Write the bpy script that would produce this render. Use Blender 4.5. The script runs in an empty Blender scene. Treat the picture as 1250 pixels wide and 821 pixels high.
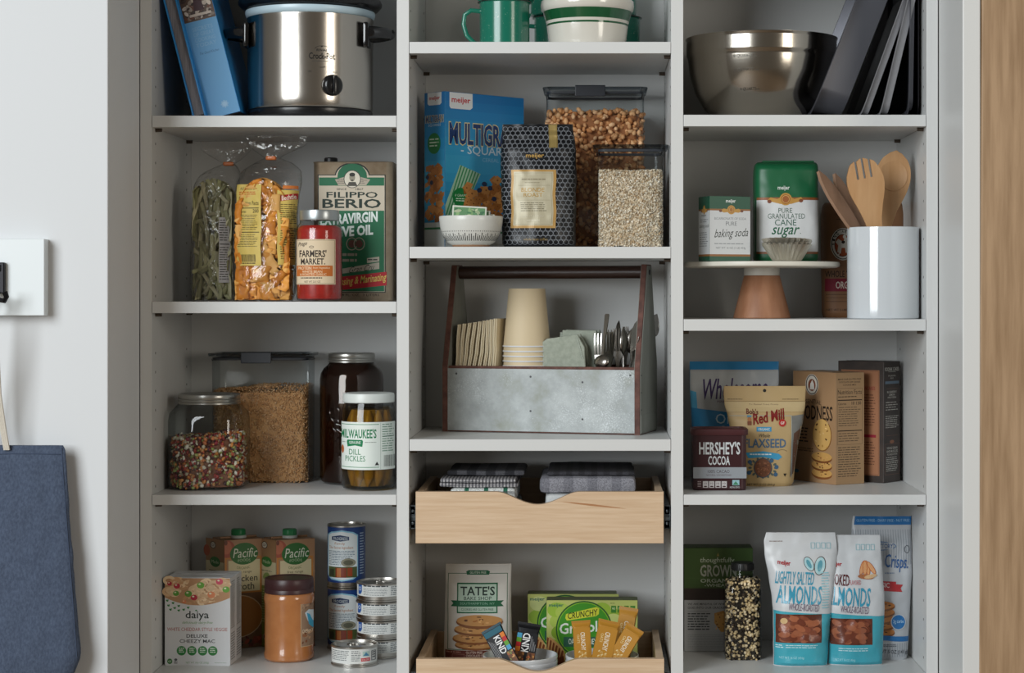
import bpy, bmesh, math, random
import numpy as np
from mathutils import Vector, Matrix, noise
R = math.radians
rnd = random.Random(7)
# ---------------------------------------------------------------- camera, world, lights, exposure
s, D, CX, CY, ZC = .0016, 3.9, 726.0, 360.0, 1.45      # metres per pixel on the cabinet's front plane, camera distance, view axis
col = bpy.context.scene.collection
sc = bpy.context.scene
cam = bpy.data.cameras.new('camera'); cam.sensor_width = 36
cam.lens = D*36/(1250*s); cam.shift_x = (625-CX)/1250; cam.shift_y = -(410.5-CY)/1250; cam.clip_start = .05
co = bpy.data.objects.new('camera', cam); co.location = (0, -D, ZC); co.rotation_euler = (R(90), 0, 0); col.objects.link(co); sc.camera = co
w = bpy.data.worlds.new('world'); sc.world = w; w.use_nodes = True
w.node_tree.nodes['Background'].inputs[0].default_value = (.86, .76, .63, 1)
w.node_tree.nodes['Background'].inputs[1].default_value = .15
def area(name, loc, to, sx, sy, power, c):
    l = bpy.data.lights.new(name, 'AREA'); l.shape = 'RECTANGLE'; l.size = sx; l.size_y = sy; l.energy = power; l.color = c
    o = bpy.data.objects.new(name, l); o.location = loc
    o.rotation_euler = (Vector(to)-Vector(loc)).to_track_quat('-Z', 'Y').to_euler(); col.objects.link(o)
area('window_light', (-3.4, -5.0, 2.95), (-.1, 0, 1.3), 3.0, 3.6, 335, (.925, .975, 1.0))
area('side_window_light', (2.5, -3.0, 1.9), (-.1, 0, 1.35), .9, 1.4, 30, (1.0, .93, .82))
sc.view_settings.view_transform = 'Standard'; sc.view_settings.look = 'None'; sc.view_settings.gamma = 1
sc.view_settings.exposure = 0.0
# ---------------------------------------------------------------- helpers
def S(y): return s*(D+y)/D
def X(px, y=0): return (px-CX)*S(y)
def Z(py, y=0): return ZC+(CY-py)*S(y)
def PYB(z, y): return CY+(ZC-z)/S(y)                    # row at which height z shows at depth y
def lin(h):
    h = h.lstrip('#'); out = []
    for i in (0, 2, 4):
        c = int(h[i:i+2], 16)/255
        out.append(c/12.92 if c <= .04045 else ((c+.055)/1.055)**2.4)
    return (*out, 1)
MC = {}
def nm(name):
    m = bpy.data.materials.new(name); m.use_nodes = True
    return m, m.node_tree, m.node_tree.nodes['Principled BSDF']
def mat(name, c='#808080', rough=.5, metal=0, bump=0, bscale=200, c2=None, nscale=8, stretch=(1, 1, 1), spec=.5, coat=0, detail=3, sub=0):
    if name in MC: return MC[name]
    m, t, b = nm(name); N = t.nodes; L = t.links
    b.inputs['Base Color'].default_value = lin(c); b.inputs['Roughness'].default_value = rough; b.inputs['Metallic'].default_value = metal
    b.inputs['Specular IOR Level'].default_value = spec; b.inputs['Coat Weight'].default_value = coat
    if sub: b.inputs['Subsurface Weight'].default_value = sub; b.inputs['Subsurface Radius'].default_value = (.01, .006, .004)
    tc = N.new('ShaderNodeTexCoord'); mp = N.new('ShaderNodeMapping'); mp.inputs['Scale'].default_value = stretch
    L.new(tc.outputs['Object'], mp.inputs[0])
    if c2:
        n = N.new('ShaderNodeTexNoise'); n.inputs['Scale'].default_value = nscale; n.inputs['Detail'].default_value = detail
        r = N.new('ShaderNodeValToRGB'); r.color_ramp.elements[0].position = .35; r.color_ramp.elements[1].position = .68
        r.color_ramp.elements[0].color = lin(c); r.color_ramp.elements[1].color = lin(c2)
        L.new(mp.outputs[0], n.inputs[0]); L.new(n.outputs[0], r.inputs[0]); L.new(r.outputs[0], b.inputs['Base Color'])
    if bump:
        n = N.new('ShaderNodeTexNoise'); n.inputs['Scale'].default_value = bscale; n.inputs['Detail'].default_value = 3
        bp = N.new('ShaderNodeBump'); bp.inputs['Strength'].default_value = bump; bp.inputs['Distance'].default_value = .002
        L.new(mp.outputs[0], n.inputs[0]); L.new(n.outputs[0], bp.inputs['Height']); L.new(bp.outputs[0], b.inputs['Normal'])
    MC[name] = m; return m
def pmat(rough=.45, metal=0, bump=0, bscale=60):        # flat print or grains: colour comes with the mesh
    k = f'print_{rough}_{metal}_{bump}'
    if k in MC: return MC[k]
    m, t, b = nm(k); a = t.nodes.new('ShaderNodeAttribute'); a.attribute_name = 'Col'
    t.links.new(a.outputs['Color'], b.inputs['Base Color']); b.inputs['Roughness'].default_value = rough; b.inputs['Metallic'].default_value = metal; b.inputs['Specular IOR Level'].default_value = .25 if rough >= .5 else .5
    if bump:
        tc = t.nodes.new('ShaderNodeTexCoord'); n = t.nodes.new('ShaderNodeTexNoise'); n.inputs['Scale'].default_value = bscale
        bp = t.nodes.new('ShaderNodeBump'); bp.inputs['Strength'].default_value = bump; bp.inputs['Distance'].default_value = .003
        t.links.new(tc.outputs['Object'], n.inputs[0]); t.links.new(n.outputs[0], bp.inputs['Height']); t.links.new(bp.outputs[0], b.inputs['Normal'])
    MC[k] = m; return m
def glass(name, tint='#f2f6f6', ior=1.45, rough=.02, bump=0, bscale=25, edge='#9aa3a6'):
    if name in MC: return MC[name]
    m = bpy.data.materials.new(name); m.use_nodes = True; t = m.node_tree; N = t.nodes; L = t.links; N.clear()
    o = N.new('ShaderNodeOutputMaterial'); mx = N.new('ShaderNodeMixShader'); tr = N.new('ShaderNodeBsdfTransparent'); g = N.new('ShaderNodeBsdfGlossy')
    g.inputs['Roughness'].default_value = rough
    lw = N.new('ShaderNodeLayerWeight'); lw.inputs[0].default_value = .5; pw = N.new('ShaderNodeMath'); pw.operation = 'POWER'; pw.inputs[1].default_value = 5; f = N.new('ShaderNodeMath'); f.operation = 'MULTIPLY_ADD'; f.inputs[1].default_value = .92; f.inputs[2].default_value = ((ior-1)/(ior+1))**2*1.25; p3 = N.new('ShaderNodeMath'); p3.operation = 'POWER'; p3.inputs[1].default_value = 3; L.new(lw.outputs['Facing'], pw.inputs[0]); L.new(pw.outputs[0], f.inputs[0]); L.new(lw.outputs['Facing'], p3.inputs[0]); mc = N.new('ShaderNodeMix'); mc.data_type = 'RGBA'
    mc.inputs['A'].default_value = lin(tint); mc.inputs['B'].default_value = lin(edge); L.new(p3.outputs[0], mc.inputs['Factor'])
    L.new(mc.outputs['Result'], tr.inputs[0]); L.new(f.outputs[0], mx.inputs[0]); L.new(tr.outputs[0], mx.inputs[1]); L.new(g.outputs[0], mx.inputs[2]); L.new(mx.outputs[0], o.inputs[0])
    if bump:
        tc = N.new('ShaderNodeTexCoord'); n = N.new('ShaderNodeTexNoise'); n.inputs['Scale'].default_value = bscale; n.inputs['Detail'].default_value = 2; n.inputs['Distortion'].default_value = 1.2
        bp = N.new('ShaderNodeBump'); bp.inputs['Strength'].default_value = bump; bp.inputs['Distance'].default_value = .01
        L.new(tc.outputs['Object'], n.inputs[0]); L.new(n.outputs[0], bp.inputs['Height'])
        for q in (g, lw): L.new(bp.outputs[0], q.inputs['Normal'])
    MC[name] = m; return m
ORG = {}
def thing(name, label, cat, loc, group=None):
    o = bpy.data.objects.new(name, None); o.empty_display_size = .02; col.objects.link(o); o.location = loc
    o['label'] = label; o['category'] = cat
    if group: o['group'] = group
    ORG[o.name] = Vector(loc); return o
def obj(name, bm, m, parent=None, smooth=False, origin=None, label=None):
    """bm is in world coordinates; links it as ONE mesh under parent"""
    org = ORG[parent.name] if parent else Vector(origin or (0, 0, 0))
    if isinstance(bm, bmesh.types.BMesh):
        bmesh.ops.translate(bm, verts=bm.verts, vec=-org)
        if smooth:
            for f in bm.faces: f.smooth = True
            bm.normal_update()
            for e in bm.edges:
                if len(e.link_faces) == 2 and e.calc_face_angle(0) > R(38): e.smooth = False
        me = bpy.data.meshes.new(name); bm.to_mesh(me); bm.free()
    else:
        me = bm; me.transform(Matrix.Translation(-org)); me.name = name
    for q in (m if isinstance(m, (list, tuple)) else [m]): me.materials.append(q)
    o = bpy.data.objects.new(name, me); col.objects.link(o)
    if parent: o.parent = parent
    else: o.location = org
    if label: o['label'] = label
    ORG[o.name] = org; return o
def tag(o, label, cat, group=None, kind=None):
    o['label'] = label; o['category'] = cat
    if group: o['group'] = group
    if kind: o['kind'] = kind
    return o
def struct(name, bm, m, origin=(0, 0, 0)):
    o = obj(name, bm, m, origin=origin); o['kind'] = 'structure'; return o
def dup(root, loc, label=None, rot=None):
    def cp(o, p):
        c = o.copy(); col.objects.link(c)
        if p: c.parent = p
        for ch in o.children: cp(ch, c)
        return c
    r = cp(root, None); r.location = loc
    if rot: r.rotation_euler = rot
    if label: r['label'] = label
    return r
NB = bmesh.new
def box(bm, x0, x1, y0, y1, z0, z1, bev=0, mi=0):
    q = NB()
    vs = [q.verts.new((x, y, z)) for z in (z0, z1) for x, y in ((x0, y0), (x1, y0), (x1, y1), (x0, y1))]
    for f in ((3, 2, 1, 0), (4, 5, 6, 7), (0, 1, 5, 4), (1, 2, 6, 5), (2, 3, 7, 6), (3, 0, 4, 7)): q.faces.new([vs[i] for i in f])
    if bev: bmesh.ops.bevel(q, geom=q.edges[:], offset=bev, segments=2, profile=.5, affect='EDGES')
    join(bm, q, mi)
def join(bm, q, mi=0):
    vm = {v: bm.verts.new(v.co) for v in q.verts}
    for f in q.faces:
        try: n = bm.faces.new([vm[v] for v in f.verts]); n.material_index = mi or f.material_index; n.smooth = f.smooth
        except ValueError: pass
    q.free()
def loft(bm, rings, closed=True, cap0=True, cap1=True, mi=0):
    rs = [[bm.verts.new(p) for p in r] for r in rings]; n = len(rs[0])
    for a, b in zip(rs, rs[1:]):
        for i in range(n if closed else n-1):
            f = bm.faces.new((a[i], a[(i+1) % n], b[(i+1) % n], b[i])); f.material_index = mi
    if cap0: bm.faces.new(rs[0][::-1]).material_index = mi
    if cap1: bm.faces.new(rs[-1]).material_index = mi
    return rs
def lathe(bm, prof, c, n=48, mi=0, cap0=True, cap1=True):
    loft(bm, [[(c[0]+r*math.cos(2*math.pi*i/n), c[1]+r*math.sin(2*math.pi*i/n), c[2]+z) for i in range(n)] for r, z in prof], True, cap0, cap1, mi)
def rrect(hw, hd, r, k=6):
    r = min(r, hw*.999, hd*.999); out = []
    for q, (sx, sy) in enumerate(((1, 1), (-1, 1), (-1, -1), (1, -1))):
        for i in range(k+1):
            a = math.pi/2*(q+i/k); out.append((sx*(hw-r)+r*math.cos(a), sy*(hd-r)+r*math.sin(a)))
    return out
def rloft(bm, secs, c, k=6, mi=0, cap0=True, cap1=True):   # secs: (z, half width, half depth, corner radius)
    loft(bm, [[(c[0]+x, c[1]+y, c[2]+z) for x, y in rrect(hw, hd, r, k)] for z, hw, hd, r in secs], True, cap0, cap1, mi)
def tube(bm, pts, r, n=10, mi=0, flat=1):
    pts = [Vector(p) for p in pts]; rings = []
    for i, p in enumerate(pts):
        d = (pts[min(i+1, len(pts)-1)]-pts[max(i-1, 0)]).normalized()
        a = d.cross(Vector((0, 1, 0))); a = a if a.length > .05 else d.cross(Vector((1, 0, 0))); a.normalize(); b = d.cross(a)
        rr = r[i] if isinstance(r, (list, tuple)) else r
        rings.append([p+a*rr*math.cos(2*math.pi*j/n)+b*rr*flat*math.sin(2*math.pi*j/n) for j in range(n)])
    loft(bm, rings, True, True, True, mi)
def plate(bm, pts, y0, y1, bev=0, mi=0):                   # outline in x,z extruded over y
    q = NB(); a = [q.verts.new((x, y0, z)) for x, z in pts]; b = [q.verts.new((x, y1, z)) for x, z in pts]; n = len(pts)
    q.faces.new(a); q.faces.new(b[::-1])
    for i in range(n): q.faces.new((a[i], b[i], b[(i+1) % n], a[(i+1) % n]))
    bmesh.ops.recalc_face_normals(q, faces=q.faces[:])
    if bev:
        es = [e for e in q.edges if abs(e.verts[0].co.y-e.verts[1].co.y) < 1e-6]
        bmesh.ops.bevel(q, geom=es, offset=bev, segments=2, profile=.5, affect='EDGES')
    join(bm, q, mi)
def xf(bm, M):
    bmesh.ops.transform(bm, matrix=M, verts=bm.verts); return bm
def scatter(name, base, Ms, cols, smooth=True):
    """one mesh of many grains; base = (verts, faces)"""
    V = np.array(base[0], float); F = np.array(base[1], int); n = len(Ms)
    A = np.array([[list(r) for r in M] for M in Ms])
    VV = (np.einsum('nij,vj->nvi', A[:, :3, :3], V)+A[:, None, :3, 3]).reshape(-1, 3)
    FF = (F[None]+np.arange(n)[:, None, None]*len(V)).reshape(-1, F.shape[1])
    me = bpy.data.meshes.new(name); me.vertices.add(len(VV)); me.vertices.foreach_set('co', VV.ravel())
    k = F.shape[1]; me.loops.add(FF.size); me.loops.foreach_set('vertex_index', FF.ravel()); me.polygons.add(len(FF))
    me.polygons.foreach_set('loop_start', np.arange(len(FF))*k); me.polygons.foreach_set('use_smooth', [smooth]*len(FF)); me.update(calc_edges=True)
    ca = me.color_attributes.new('Col', 'FLOAT_COLOR', 'CORNER')
    cc = np.repeat(np.array(cols, float), F.size, axis=0); ca.data.foreach_set('color', cc.ravel()); me.validate(); return me
def ico(sub=1):
    b = NB(); bmesh.ops.create_icosphere(b, subdivisions=sub, radius=1); b.verts.index_update()
    r = ([tuple(v.co) for v in b.verts], [[v.index for v in f.verts] for f in b.faces]); b.free(); return r
ICO0, ICO1 = ico(1), ico(2)
OCT = ([(1, 0, 0), (-1, 0, 0), (0, 1, 0), (0, -1, 0), (0, 0, 1), (0, 0, -1)], [(0, 2, 4), (2, 1, 4), (1, 3, 4), (3, 0, 4), (2, 0, 5), (1, 2, 5), (3, 1, 5), (0, 3, 5)])
def rmat(p, sx, sy, sz, rr=None):
    r = rr or rnd
    e = Matrix.Rotation(r.uniform(0, 6.28), 4, 'X') @ Matrix.Rotation(r.uniform(0, 6.28), 4, 'Y') @ Matrix.Rotation(r.uniform(0, 6.28), 4, 'Z')
    return Matrix.Translation(p) @ e @ Matrix.Diagonal((sx, sy, sz, 1))
def jit(c, a=.12):
    l = lin(c); k = 1+rnd.uniform(-a, a)*2; return (l[0]*k, l[1]*k, l[2]*k, 1)
# ---------------------------------------------------------------- printed artwork: flat coloured shapes in photo pixels
TXT = {}
def glyphs(t, bold):
    bold = round(bold*.45, 4)
    k = (t, bold)
    if k not in TXT:
        c = bpy.data.curves.new('t', 'FONT'); c.body = t; c.resolution_u = 2; c.offset = bold; o = bpy.data.objects.new('t', c); col.objects.link(o)
        dg = bpy.context.evaluated_depsgraph_get(); me = o.evaluated_get(dg).to_mesh()
        v = [(q.co.x, q.co.y) for q in me.vertices]; f = [tuple(p.vertices) for p in me.polygons]
        o.evaluated_get(dg).to_mesh_clear(); bpy.data.objects.remove(o); bpy.data.curves.remove(c)
        xs = [a for a, b in v] or [0, 1]; ys = [b for a, b in v] or [0, 1]
        TXT[k] = ([((a-min(xs))/max(1e-6, max(xs)-min(xs)), (b-min(ys))/max(1e-6, max(ys)-min(ys))) for a, b in v], f)
    return TXT[k]
class Art:
    def __init__(a): a.items = []
    def add(a, V, F, c): a.items.append((V, F, lin(c) if isinstance(c, str) else c))
    def rect(a, x0, y0, x1, y1, c): a.add([(x0, y0), (x1, y0), (x1, y1), (x0, y1)], [(0, 1, 2, 3)], c); return a
    def poly(a, pts, c): a.add(list(pts), [tuple(range(len(pts)))], c); return a
    def ell(a, x, y, rx, ry, c, n=18, rot=0):
        cr, sr = math.cos(rot), math.sin(rot)
        return a.poly([(x+rx*math.cos(t)*cr-ry*math.sin(t)*sr, y+rx*math.cos(t)*sr+ry*math.sin(t)*cr) for t in [2*math.pi*i/n for i in range(n)]], c)
    def ring(a, x, y, rx, ry, wd, c, n=24, t0=0, t1=6.2832):
        V = []; F = []
        for i in range(n+1):
            t = t0+(t1-t0)*i/n
            V += [(x+rx*math.cos(t), y+ry*math.sin(t)), (x+(rx-wd)*math.cos(t), y+(ry-wd)*math.sin(t))]
        for i in range(n): F.append((2*i, 2*i+2, 2*i+3, 2*i+1))
        a.add(V, F, c); return a
    def frame(a, x0, y0, x1, y1, wd, c):
        V = [(x0, y0), (x1, y0), (x1, y1), (x0, y1), (x0+wd, y0+wd), (x1-wd, y0+wd), (x1-wd, y1-wd), (x0+wd, y1-wd)]
        a.add(V, [(0, 1, 5, 4), (1, 2, 6, 5), (2, 3, 7, 6), (3, 0, 4, 7)], c); return a
    def text(a, t, x0, y0, x1, y1, c, bold=0, sh=0, arc=0, slope=0, rot=0):
        V, F = glyphs(t, bold); w, h = x1-x0, y1-y0
        if rot:                                             # reads upwards
            a.add([(x1-v*w, y1-u*h) for u, v in V] if rot > 0 else [(x0+v*w, y0+u*h) for u, v in V], F, c)
        else: a.add([(x0+u*w+sh*h*v, y1-v*h+arc*(2*u-1)**2+slope*(u-.5)) for u, v in V], F, c)
        return a
    def lines(a, x0, y0, x1, y1, n, c, th=.45, gap=.28, rag=.2):
        V = []; F = []; p = (y1-y0)/n
        for i in range(n):
            x = x0; e = x1-(x1-x0)*rnd.uniform(0, rag); y = y0+p*i
            while x < e:
                l = min(rnd.uniform(1.2, 5)*max(.5, p*.5), e-x); k = len(V)
                V += [(x, y), (x+l, y), (x+l, y+p*th), (x, y+p*th)]; F.append((k, k+1, k+2, k+3)); x += l+p*gap
        if V: a.add(V, F, c)
        return a
    def bars(a, x0, y0, x1, y1, c='#222222'):
        V = []; F = []; x = x0
        while x < x1:
            l = rnd.choice((.25, .4, .6)); k = len(V); V += [(x, y0), (x+l, y0), (x+l, y1), (x, y1)]; F.append((k, k+1, k+2, k+3)); x += l+rnd.choice((.3, .5))
        a.add(V, F, c); return a
    def nutrition(a, x0, y0, x1, y1, ink='#1c1a18', paper=None):
        if paper: a.rect(x0, y0, x1, y1, paper)
        h = y1-y0; w = x1-x0
        a.text('Nutrition Facts', x0+w*.06, y0+h*.04, x1-w*.06, y0+h*.12, ink, .015)
        a.rect(x0+w*.05, y0+h*.17, x1-w*.05, y0+h*.185, ink).text('Calories', x0+w*.06, y0+h*.22, x0+w*.42, y0+h*.27, ink, .02).text('200', x1-w*.3, y0+h*.2, x1-w*.06, y0+h*.27, ink, .03)
        a.lines(x0+w*.06, y0+h*.31, x1-w*.1, y0+h*.62, 9, ink, .3).rect(x0+w*.05, y0+h*.64, x1-w*.05, y0+h*.655, ink).lines(x0+w*.06, y0+h*.69, x1-w*.1, y0+h*.95, 8, ink, .3)
        return a
    def blobs(a, x0, y0, x1, y1, n, cs, r0, r1, asp=.6, inside=None):
        for _ in range(n):
            x, y = rnd.uniform(x0, x1), rnd.uniform(y0, y1)
            r = rnd.uniform(r0, r1)
            if inside and not inside(x, y, r): continue
            rot = rnd.uniform(0, 3.14); c = rnd.choice(cs)
            x = min(max(x, x0+r), x1-r); y = min(max(y, y0+r), y1-r)
            a.ell(x, y, r, r*asp, jit(c, .12), 9, rot)
        return a
    def cookie(a, x, y, rx, ry, base='#b07a45', chips='#4a2a18'):
        a.ell(x, y+ry*.25, rx, ry, jit('#7c4c28', .05), 20).ell(x, y, rx*.98, ry*.85, base, 20)
        for _ in range(12):
            t = rnd.uniform(0, 6.28); q = rnd.uniform(.1, .8)
            a.ell(x+rx*q*math.cos(t), y+ry*.75*q*math.sin(t), rx*rnd.uniform(.04, .12), ry*rnd.uniform(.08, .16), jit(rnd.choice((chips, '#c99860', '#9a6232')), .1), 7)
        return a
    def build(a, name, parent, fmap, m, cu=0, cv=0, eps=2.5e-5, base=1e-4):
        bm = NB(); cl = bm.loops.layers.float_color.new('Col')
        bb = []
        for i, (V, F, c) in enumerate(a.items):
            xs = [q[0] for q in V]; ys = [q[1] for q in V]; b4 = (min(xs), max(xs), min(ys), max(ys)); ly = 0
            for o4, l4 in bb:
                if l4 >= ly and o4[0] < b4[1] and o4[1] > b4[0] and o4[2] < b4[3] and o4[3] > b4[2]: ly = l4+1
            bb.append((b4, ly)); e = base+(eps if not cu else eps*(2.6 if not cv else 5))*ly; vs = [bm.verts.new((x, -y, e)) for x, y in V]
            for f in F:
                try: q = bm.faces.new([vs[j] for j in f])
                except ValueError: continue
                for l in q.loops: l[cl] = c
        if cu and cv: cu, cv = min(cu, 2.2), min(cv, 2.5)
        if cu or cv:
            bmesh.ops.triangulate(bm, faces=[f for f in bm.faces if len(f.verts) > 4])
            xs = [v.co.x for v in bm.verts]; ys = [v.co.y for v in bm.verts]
            for st, lo, hi, ax in ((cu, min(xs), max(xs), 0), (cv, min(ys), max(ys), 1)):
                if not st: continue
                p = lo+st
                while p < hi:
                    pc = [0, 0, 0]; pc[ax] = p; no = [0, 0, 0]; no[ax] = 1
                    ge = [f for f in bm.faces if min(v.co[ax] for v in f.verts) < p-1e-5 and max(v.co[ax] for v in f.verts) > p+1e-5]
                    if ge:
                        g = list({x for f in ge for x in list(f.verts)+list(f.edges)})+ge
                        bmesh.ops.bisect_plane(bm, geom=g, dist=1e-5, plane_co=pc, plane_no=no)
                    p += st
        for v in bm.verts: v.co = fmap(v.co.x, -v.co.y, v.co.z)
        return obj(name, bm, m, parent)
def fmap(yf): return lambda px, py, e: Vector((X(px, yf), yf-e, Z(py, yf)))
def cmap(pxc, yc, r, rs=None):                             # round front: r metres; rs seen radius in px
    k = S(yc-r*.5); rs = rs or r/k
    def f(px, py, e):
        q = max(-.999, min(.999, (px-pxc)/rs)); a = math.asin(q)
        return Vector((X(pxc, yc)+(r+e)*math.sin(a), yc-(r+e)*math.cos(a), Z(py, yc-r*.7)))
    return f
def qmap(A, B, p0, p1, pyt, pyb, zb, H):                   # upright face from bottom corner A to B (world xy)
    A = Vector((A[0], A[1], 0)); B = Vector((B[0], B[1], 0)); d = B-A; n = Vector((d.y, -d.x, 0)).normalized()
    def f(px, py, e):
        u = (px-p0)/(p1-p0); v = (pyb-py)/(pyb-pyt); P = A+d*u+n*e; return Vector((P.x, P.y, zb+H*v))
    return f
# ---------------------------------------------------------------- recurring shapes
def carton(parent, C, Rr, depth, zb, H, m, name='box_body', bev=.0012):
    """upright box: C and Rr are the left and right bottom corners of its front, depth runs away behind it"""
    C = Vector(C); Rr = Vector(Rr); d = Rr-C; w = d.length; a = math.atan2(d.y, d.x); bm = NB()
    box(bm, 0, w, 0, depth, 0, H, bev)
    box(bm, .0015, w-.0015, depth*.48, depth*.5, H-.0002, H+.0004); box(bm, w*.15, w*.85, depth*.1, depth*.48, H, H+.0005)
    xf(bm, Matrix.Translation((C.x, C.y, zb)) @ Matrix.Rotation(a, 4, 'Z')); return obj(name, bm, m, parent)
class Pouch:
    """soft bag: rows (py, left px, right px, half thickness) at depth y; tilt moves the top back"""
    def __init__(p, rows, yc, zb, tilt=0, crease=.0012, pw=2.4, seed=0):
        p.rows = sorted(rows, key=lambda r: -r[0]); p.yc = yc; p.zb = zb; p.tilt = tilt; p.cr = crease; p.pw = pw; p.sd = seed
        p.y0, p.y1 = p.rows[0][0], p.rows[-1][0]
    def at(p, py):
        r = p.rows
        if py >= r[0][0]: return r[0][1:]
        for a, b in zip(r, r[1:]):
            if py >= b[0]:
                t = (a[0]-py)/(a[0]-b[0]); t2 = t*t*(3-2*t)
                return tuple(a[i]+(b[i]-a[i])*(t if i < 3 else t2) for i in (1, 2, 3))
        return r[-1][1:]
    def pt(p, u, py, side=-1, e=0):
        l, r, th = p.at(py); v = (p.y0-py)/(p.y0-p.y1); y = p.yc+p.tilt*v
        x = X((l+r)/2, p.yc)+u*(r-l)/2*S(p.yc); u = max(-1, min(1, u)); k = (1-abs(u)**p.pw)**(1/p.pw)
        z = p.zb+(p.y0-py)*S(p.yc)
        n = noise.noise(Vector((x*28, z*22, p.sd+side)))+.6*noise.noise(Vector((x*60+3, z*45, p.sd-side)))
        return Vector((x+p.cr*.5*noise.noise(Vector((z*30, p.sd, 1))), y+side*(th*k+e)+p.cr*n*min(1, k*1.5)*(1 if th > .001 else .5), z))
    def body(p, nu=30, nv=44):
        bm = NB(); g = {}
        for sd in (-1, 1):
            for j in range(nv+1):
                for i in range(nu+1):
                    if sd == 1 and i in (0, nu): g[sd, i, j] = g[-1, i, j]; continue
                    u = math.sin((i/nu-.5)*math.pi); g[sd, i, j] = bm.verts.new(p.pt(u, p.y0+(p.y1-p.y0)*j/nv, sd))
            for j in range(nv):
                for i in range(nu):
                    q = [g[sd, i, j], g[sd, i+1, j], g[sd, i+1, j+1], g[sd, i, j+1]]; bm.faces.new(q if sd == -1 else q[::-1])
        for j, fl in ((0, 1), (nv, 0)):
            for i in range(nu):
                q = list(dict.fromkeys([g[-1, i, j], g[1, i, j], g[1, i+1, j], g[-1, i+1, j]]))
                if len(q) > 2: bm.faces.new(q if fl else q[::-1])
        return bm
    def map(p):
        def f(px, py, e):
            l, r, th = p.at(py); return p.pt(max(-.995, min(.995, (px-(l+r)/2)/((r-l)/2))), py, -1, e)
        return f
# ---------------------------------------------------------------- the cabinet and the walls around it
white = mat('cabinet_white', '#d3d4d3', .38); wallp = mat('wall_paint', '#d2d4d6', .75, bump=.04, bscale=300)
DP = .385; YW = -.2535                                     # cabinet depth, plane of the walls on both sides
zL = [Z(141), Z(368), Z(603.6), Z(822)]; zM = [Z(51), Z(301), Z(536)]; zR = [Z(140), Z(389.5), Z(603.5), Z(822)]
TOP, BOT = 2.55, 0.0
bm = NB(); box(bm, -2.6, X(171)-.001, YW, .0, BOT, TOP+.2, .002); struct('wall_left', bm, wallp)
bm = NB(); box(bm, X(1145)+.0015, X(1145)+.034, YW, .0, BOT, TOP+.2, .002); struct('trim_1', bm, white)
bm = NB(); box(bm, X(1145)+.0345, 2.6, YW+.035, .0, BOT, TOP+.2); struct('wall_right', bm, wallp)
bm = NB(); box(bm, -2.6, 2.6, DP+.02, DP+.06, BOT, TOP+.2); struct('wall_back', bm, wallp)
bm = NB(); box(bm, -2.6, 2.6, -5.2, DP+.06, -.05, 0); struct('floor', bm, mat('floor_wood', '#8d7a66', .5, c2='#7a6856', nscale=3, stretch=(1, 12, 1)))
wood = mat('door_wood', '#ab8d6d', .6, c2='#8f7253', nscale=5, stretch=(16, 1, 1.1), bump=.12, bscale=60, detail=8)
bm = NB(); box(bm, .7065, 1.75, YW-.002, YW+.034, .01, TOP+.1, .003); bmesh.ops.rotate(bm, cent=(.7065, 0, Z(0)), matrix=Matrix.Rotation(R(.22), 3, 'Y'), verts=bm.verts); struct('door_1', bm, wood)
cab = thing('pantry_cabinet', 'tall white built-in pantry cabinet with three bays of open shelves', 'cabinet', (0, DP/2, 0))
for a, b in ((X(171), X(185)), (X(1131), X(1145))):
    bm = NB(); box(bm, a, b, 0, DP, .0, TOP, .0006); obj('side_panel', bm, white, cab)
for a, b in ((X(484.3), X(499.2)), (X(819.3), X(834))):
    bm = NB(); box(bm, a, b, 0, DP, .0, TOP, .0006); obj('divider_panel', bm, white, cab)
bays = [(X(185), X(484.3)), (X(499.2), X(819.3)), (X(834), X(1131))]
T_ = .0225
pinm = mat('pin_metal', '#5b5046', .4, .7)
for (a, b), zs in zip(bays, (zL+[Z(-70)], zM+[Z(-190), Z(872)], zR+[Z(-75)])):
    bm = NB(); box(bm, a+.0005, b-.0005, DP-.006, DP, .0, TOP); obj('back_panel', bm, white, cab)
    for z in zs+[.12, TOP-.05]:
        t = T_ if z not in (zL[2], zR[2]) else .0200
        bm = NB(); box(bm, a+.0009, b-.0009, .0006, DP-.0065, z-t, z, .0007); sh = obj('shelf', bm, white, cab)
        for x, d in ((a, 1), (b, -1)):
            for y in (.035, .335):
                bm = NB(); lathe(bm, [(.0032, -.0125), (.0036, 0)], (0, 0, 0), 10); xf(bm, Matrix.Translation((x, y, z-t-.0035)) @ Matrix.Rotation(R(-90*d), 4, 'Y'))
                box(bm, min(x, x+d*.013), max(x, x+d*.013), y-.004, y+.004, z-t-.0012, z-t); obj('shelf_pin', bm, pinm, sh)
bm = NB()
for a, b in bays:
    for x, d in ((a, 1), (b, -1)):
        for y in (.035, .335):
            z = .25
            while z < 2.5:
                if all(abs(z-q+.015) > .02 for q in zL+zM+zR):
                    q = NB(); lathe(q, [(.0026, -.0004), (.0026, .0003), (.0018, .00032), (.0018, -.0002)], (0, 0, 0), 8, cap0=False)
                    xf(q, Matrix.Translation((x, y, z)) @ Matrix.Rotation(R(90*d), 4, 'Y')); join(bm, q)
                z += .032*1.17
o = obj('pin_hole', bm, mat('hole_dark', '#3b3530', .8), cab); o['kind'] = 'stuff'
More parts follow.
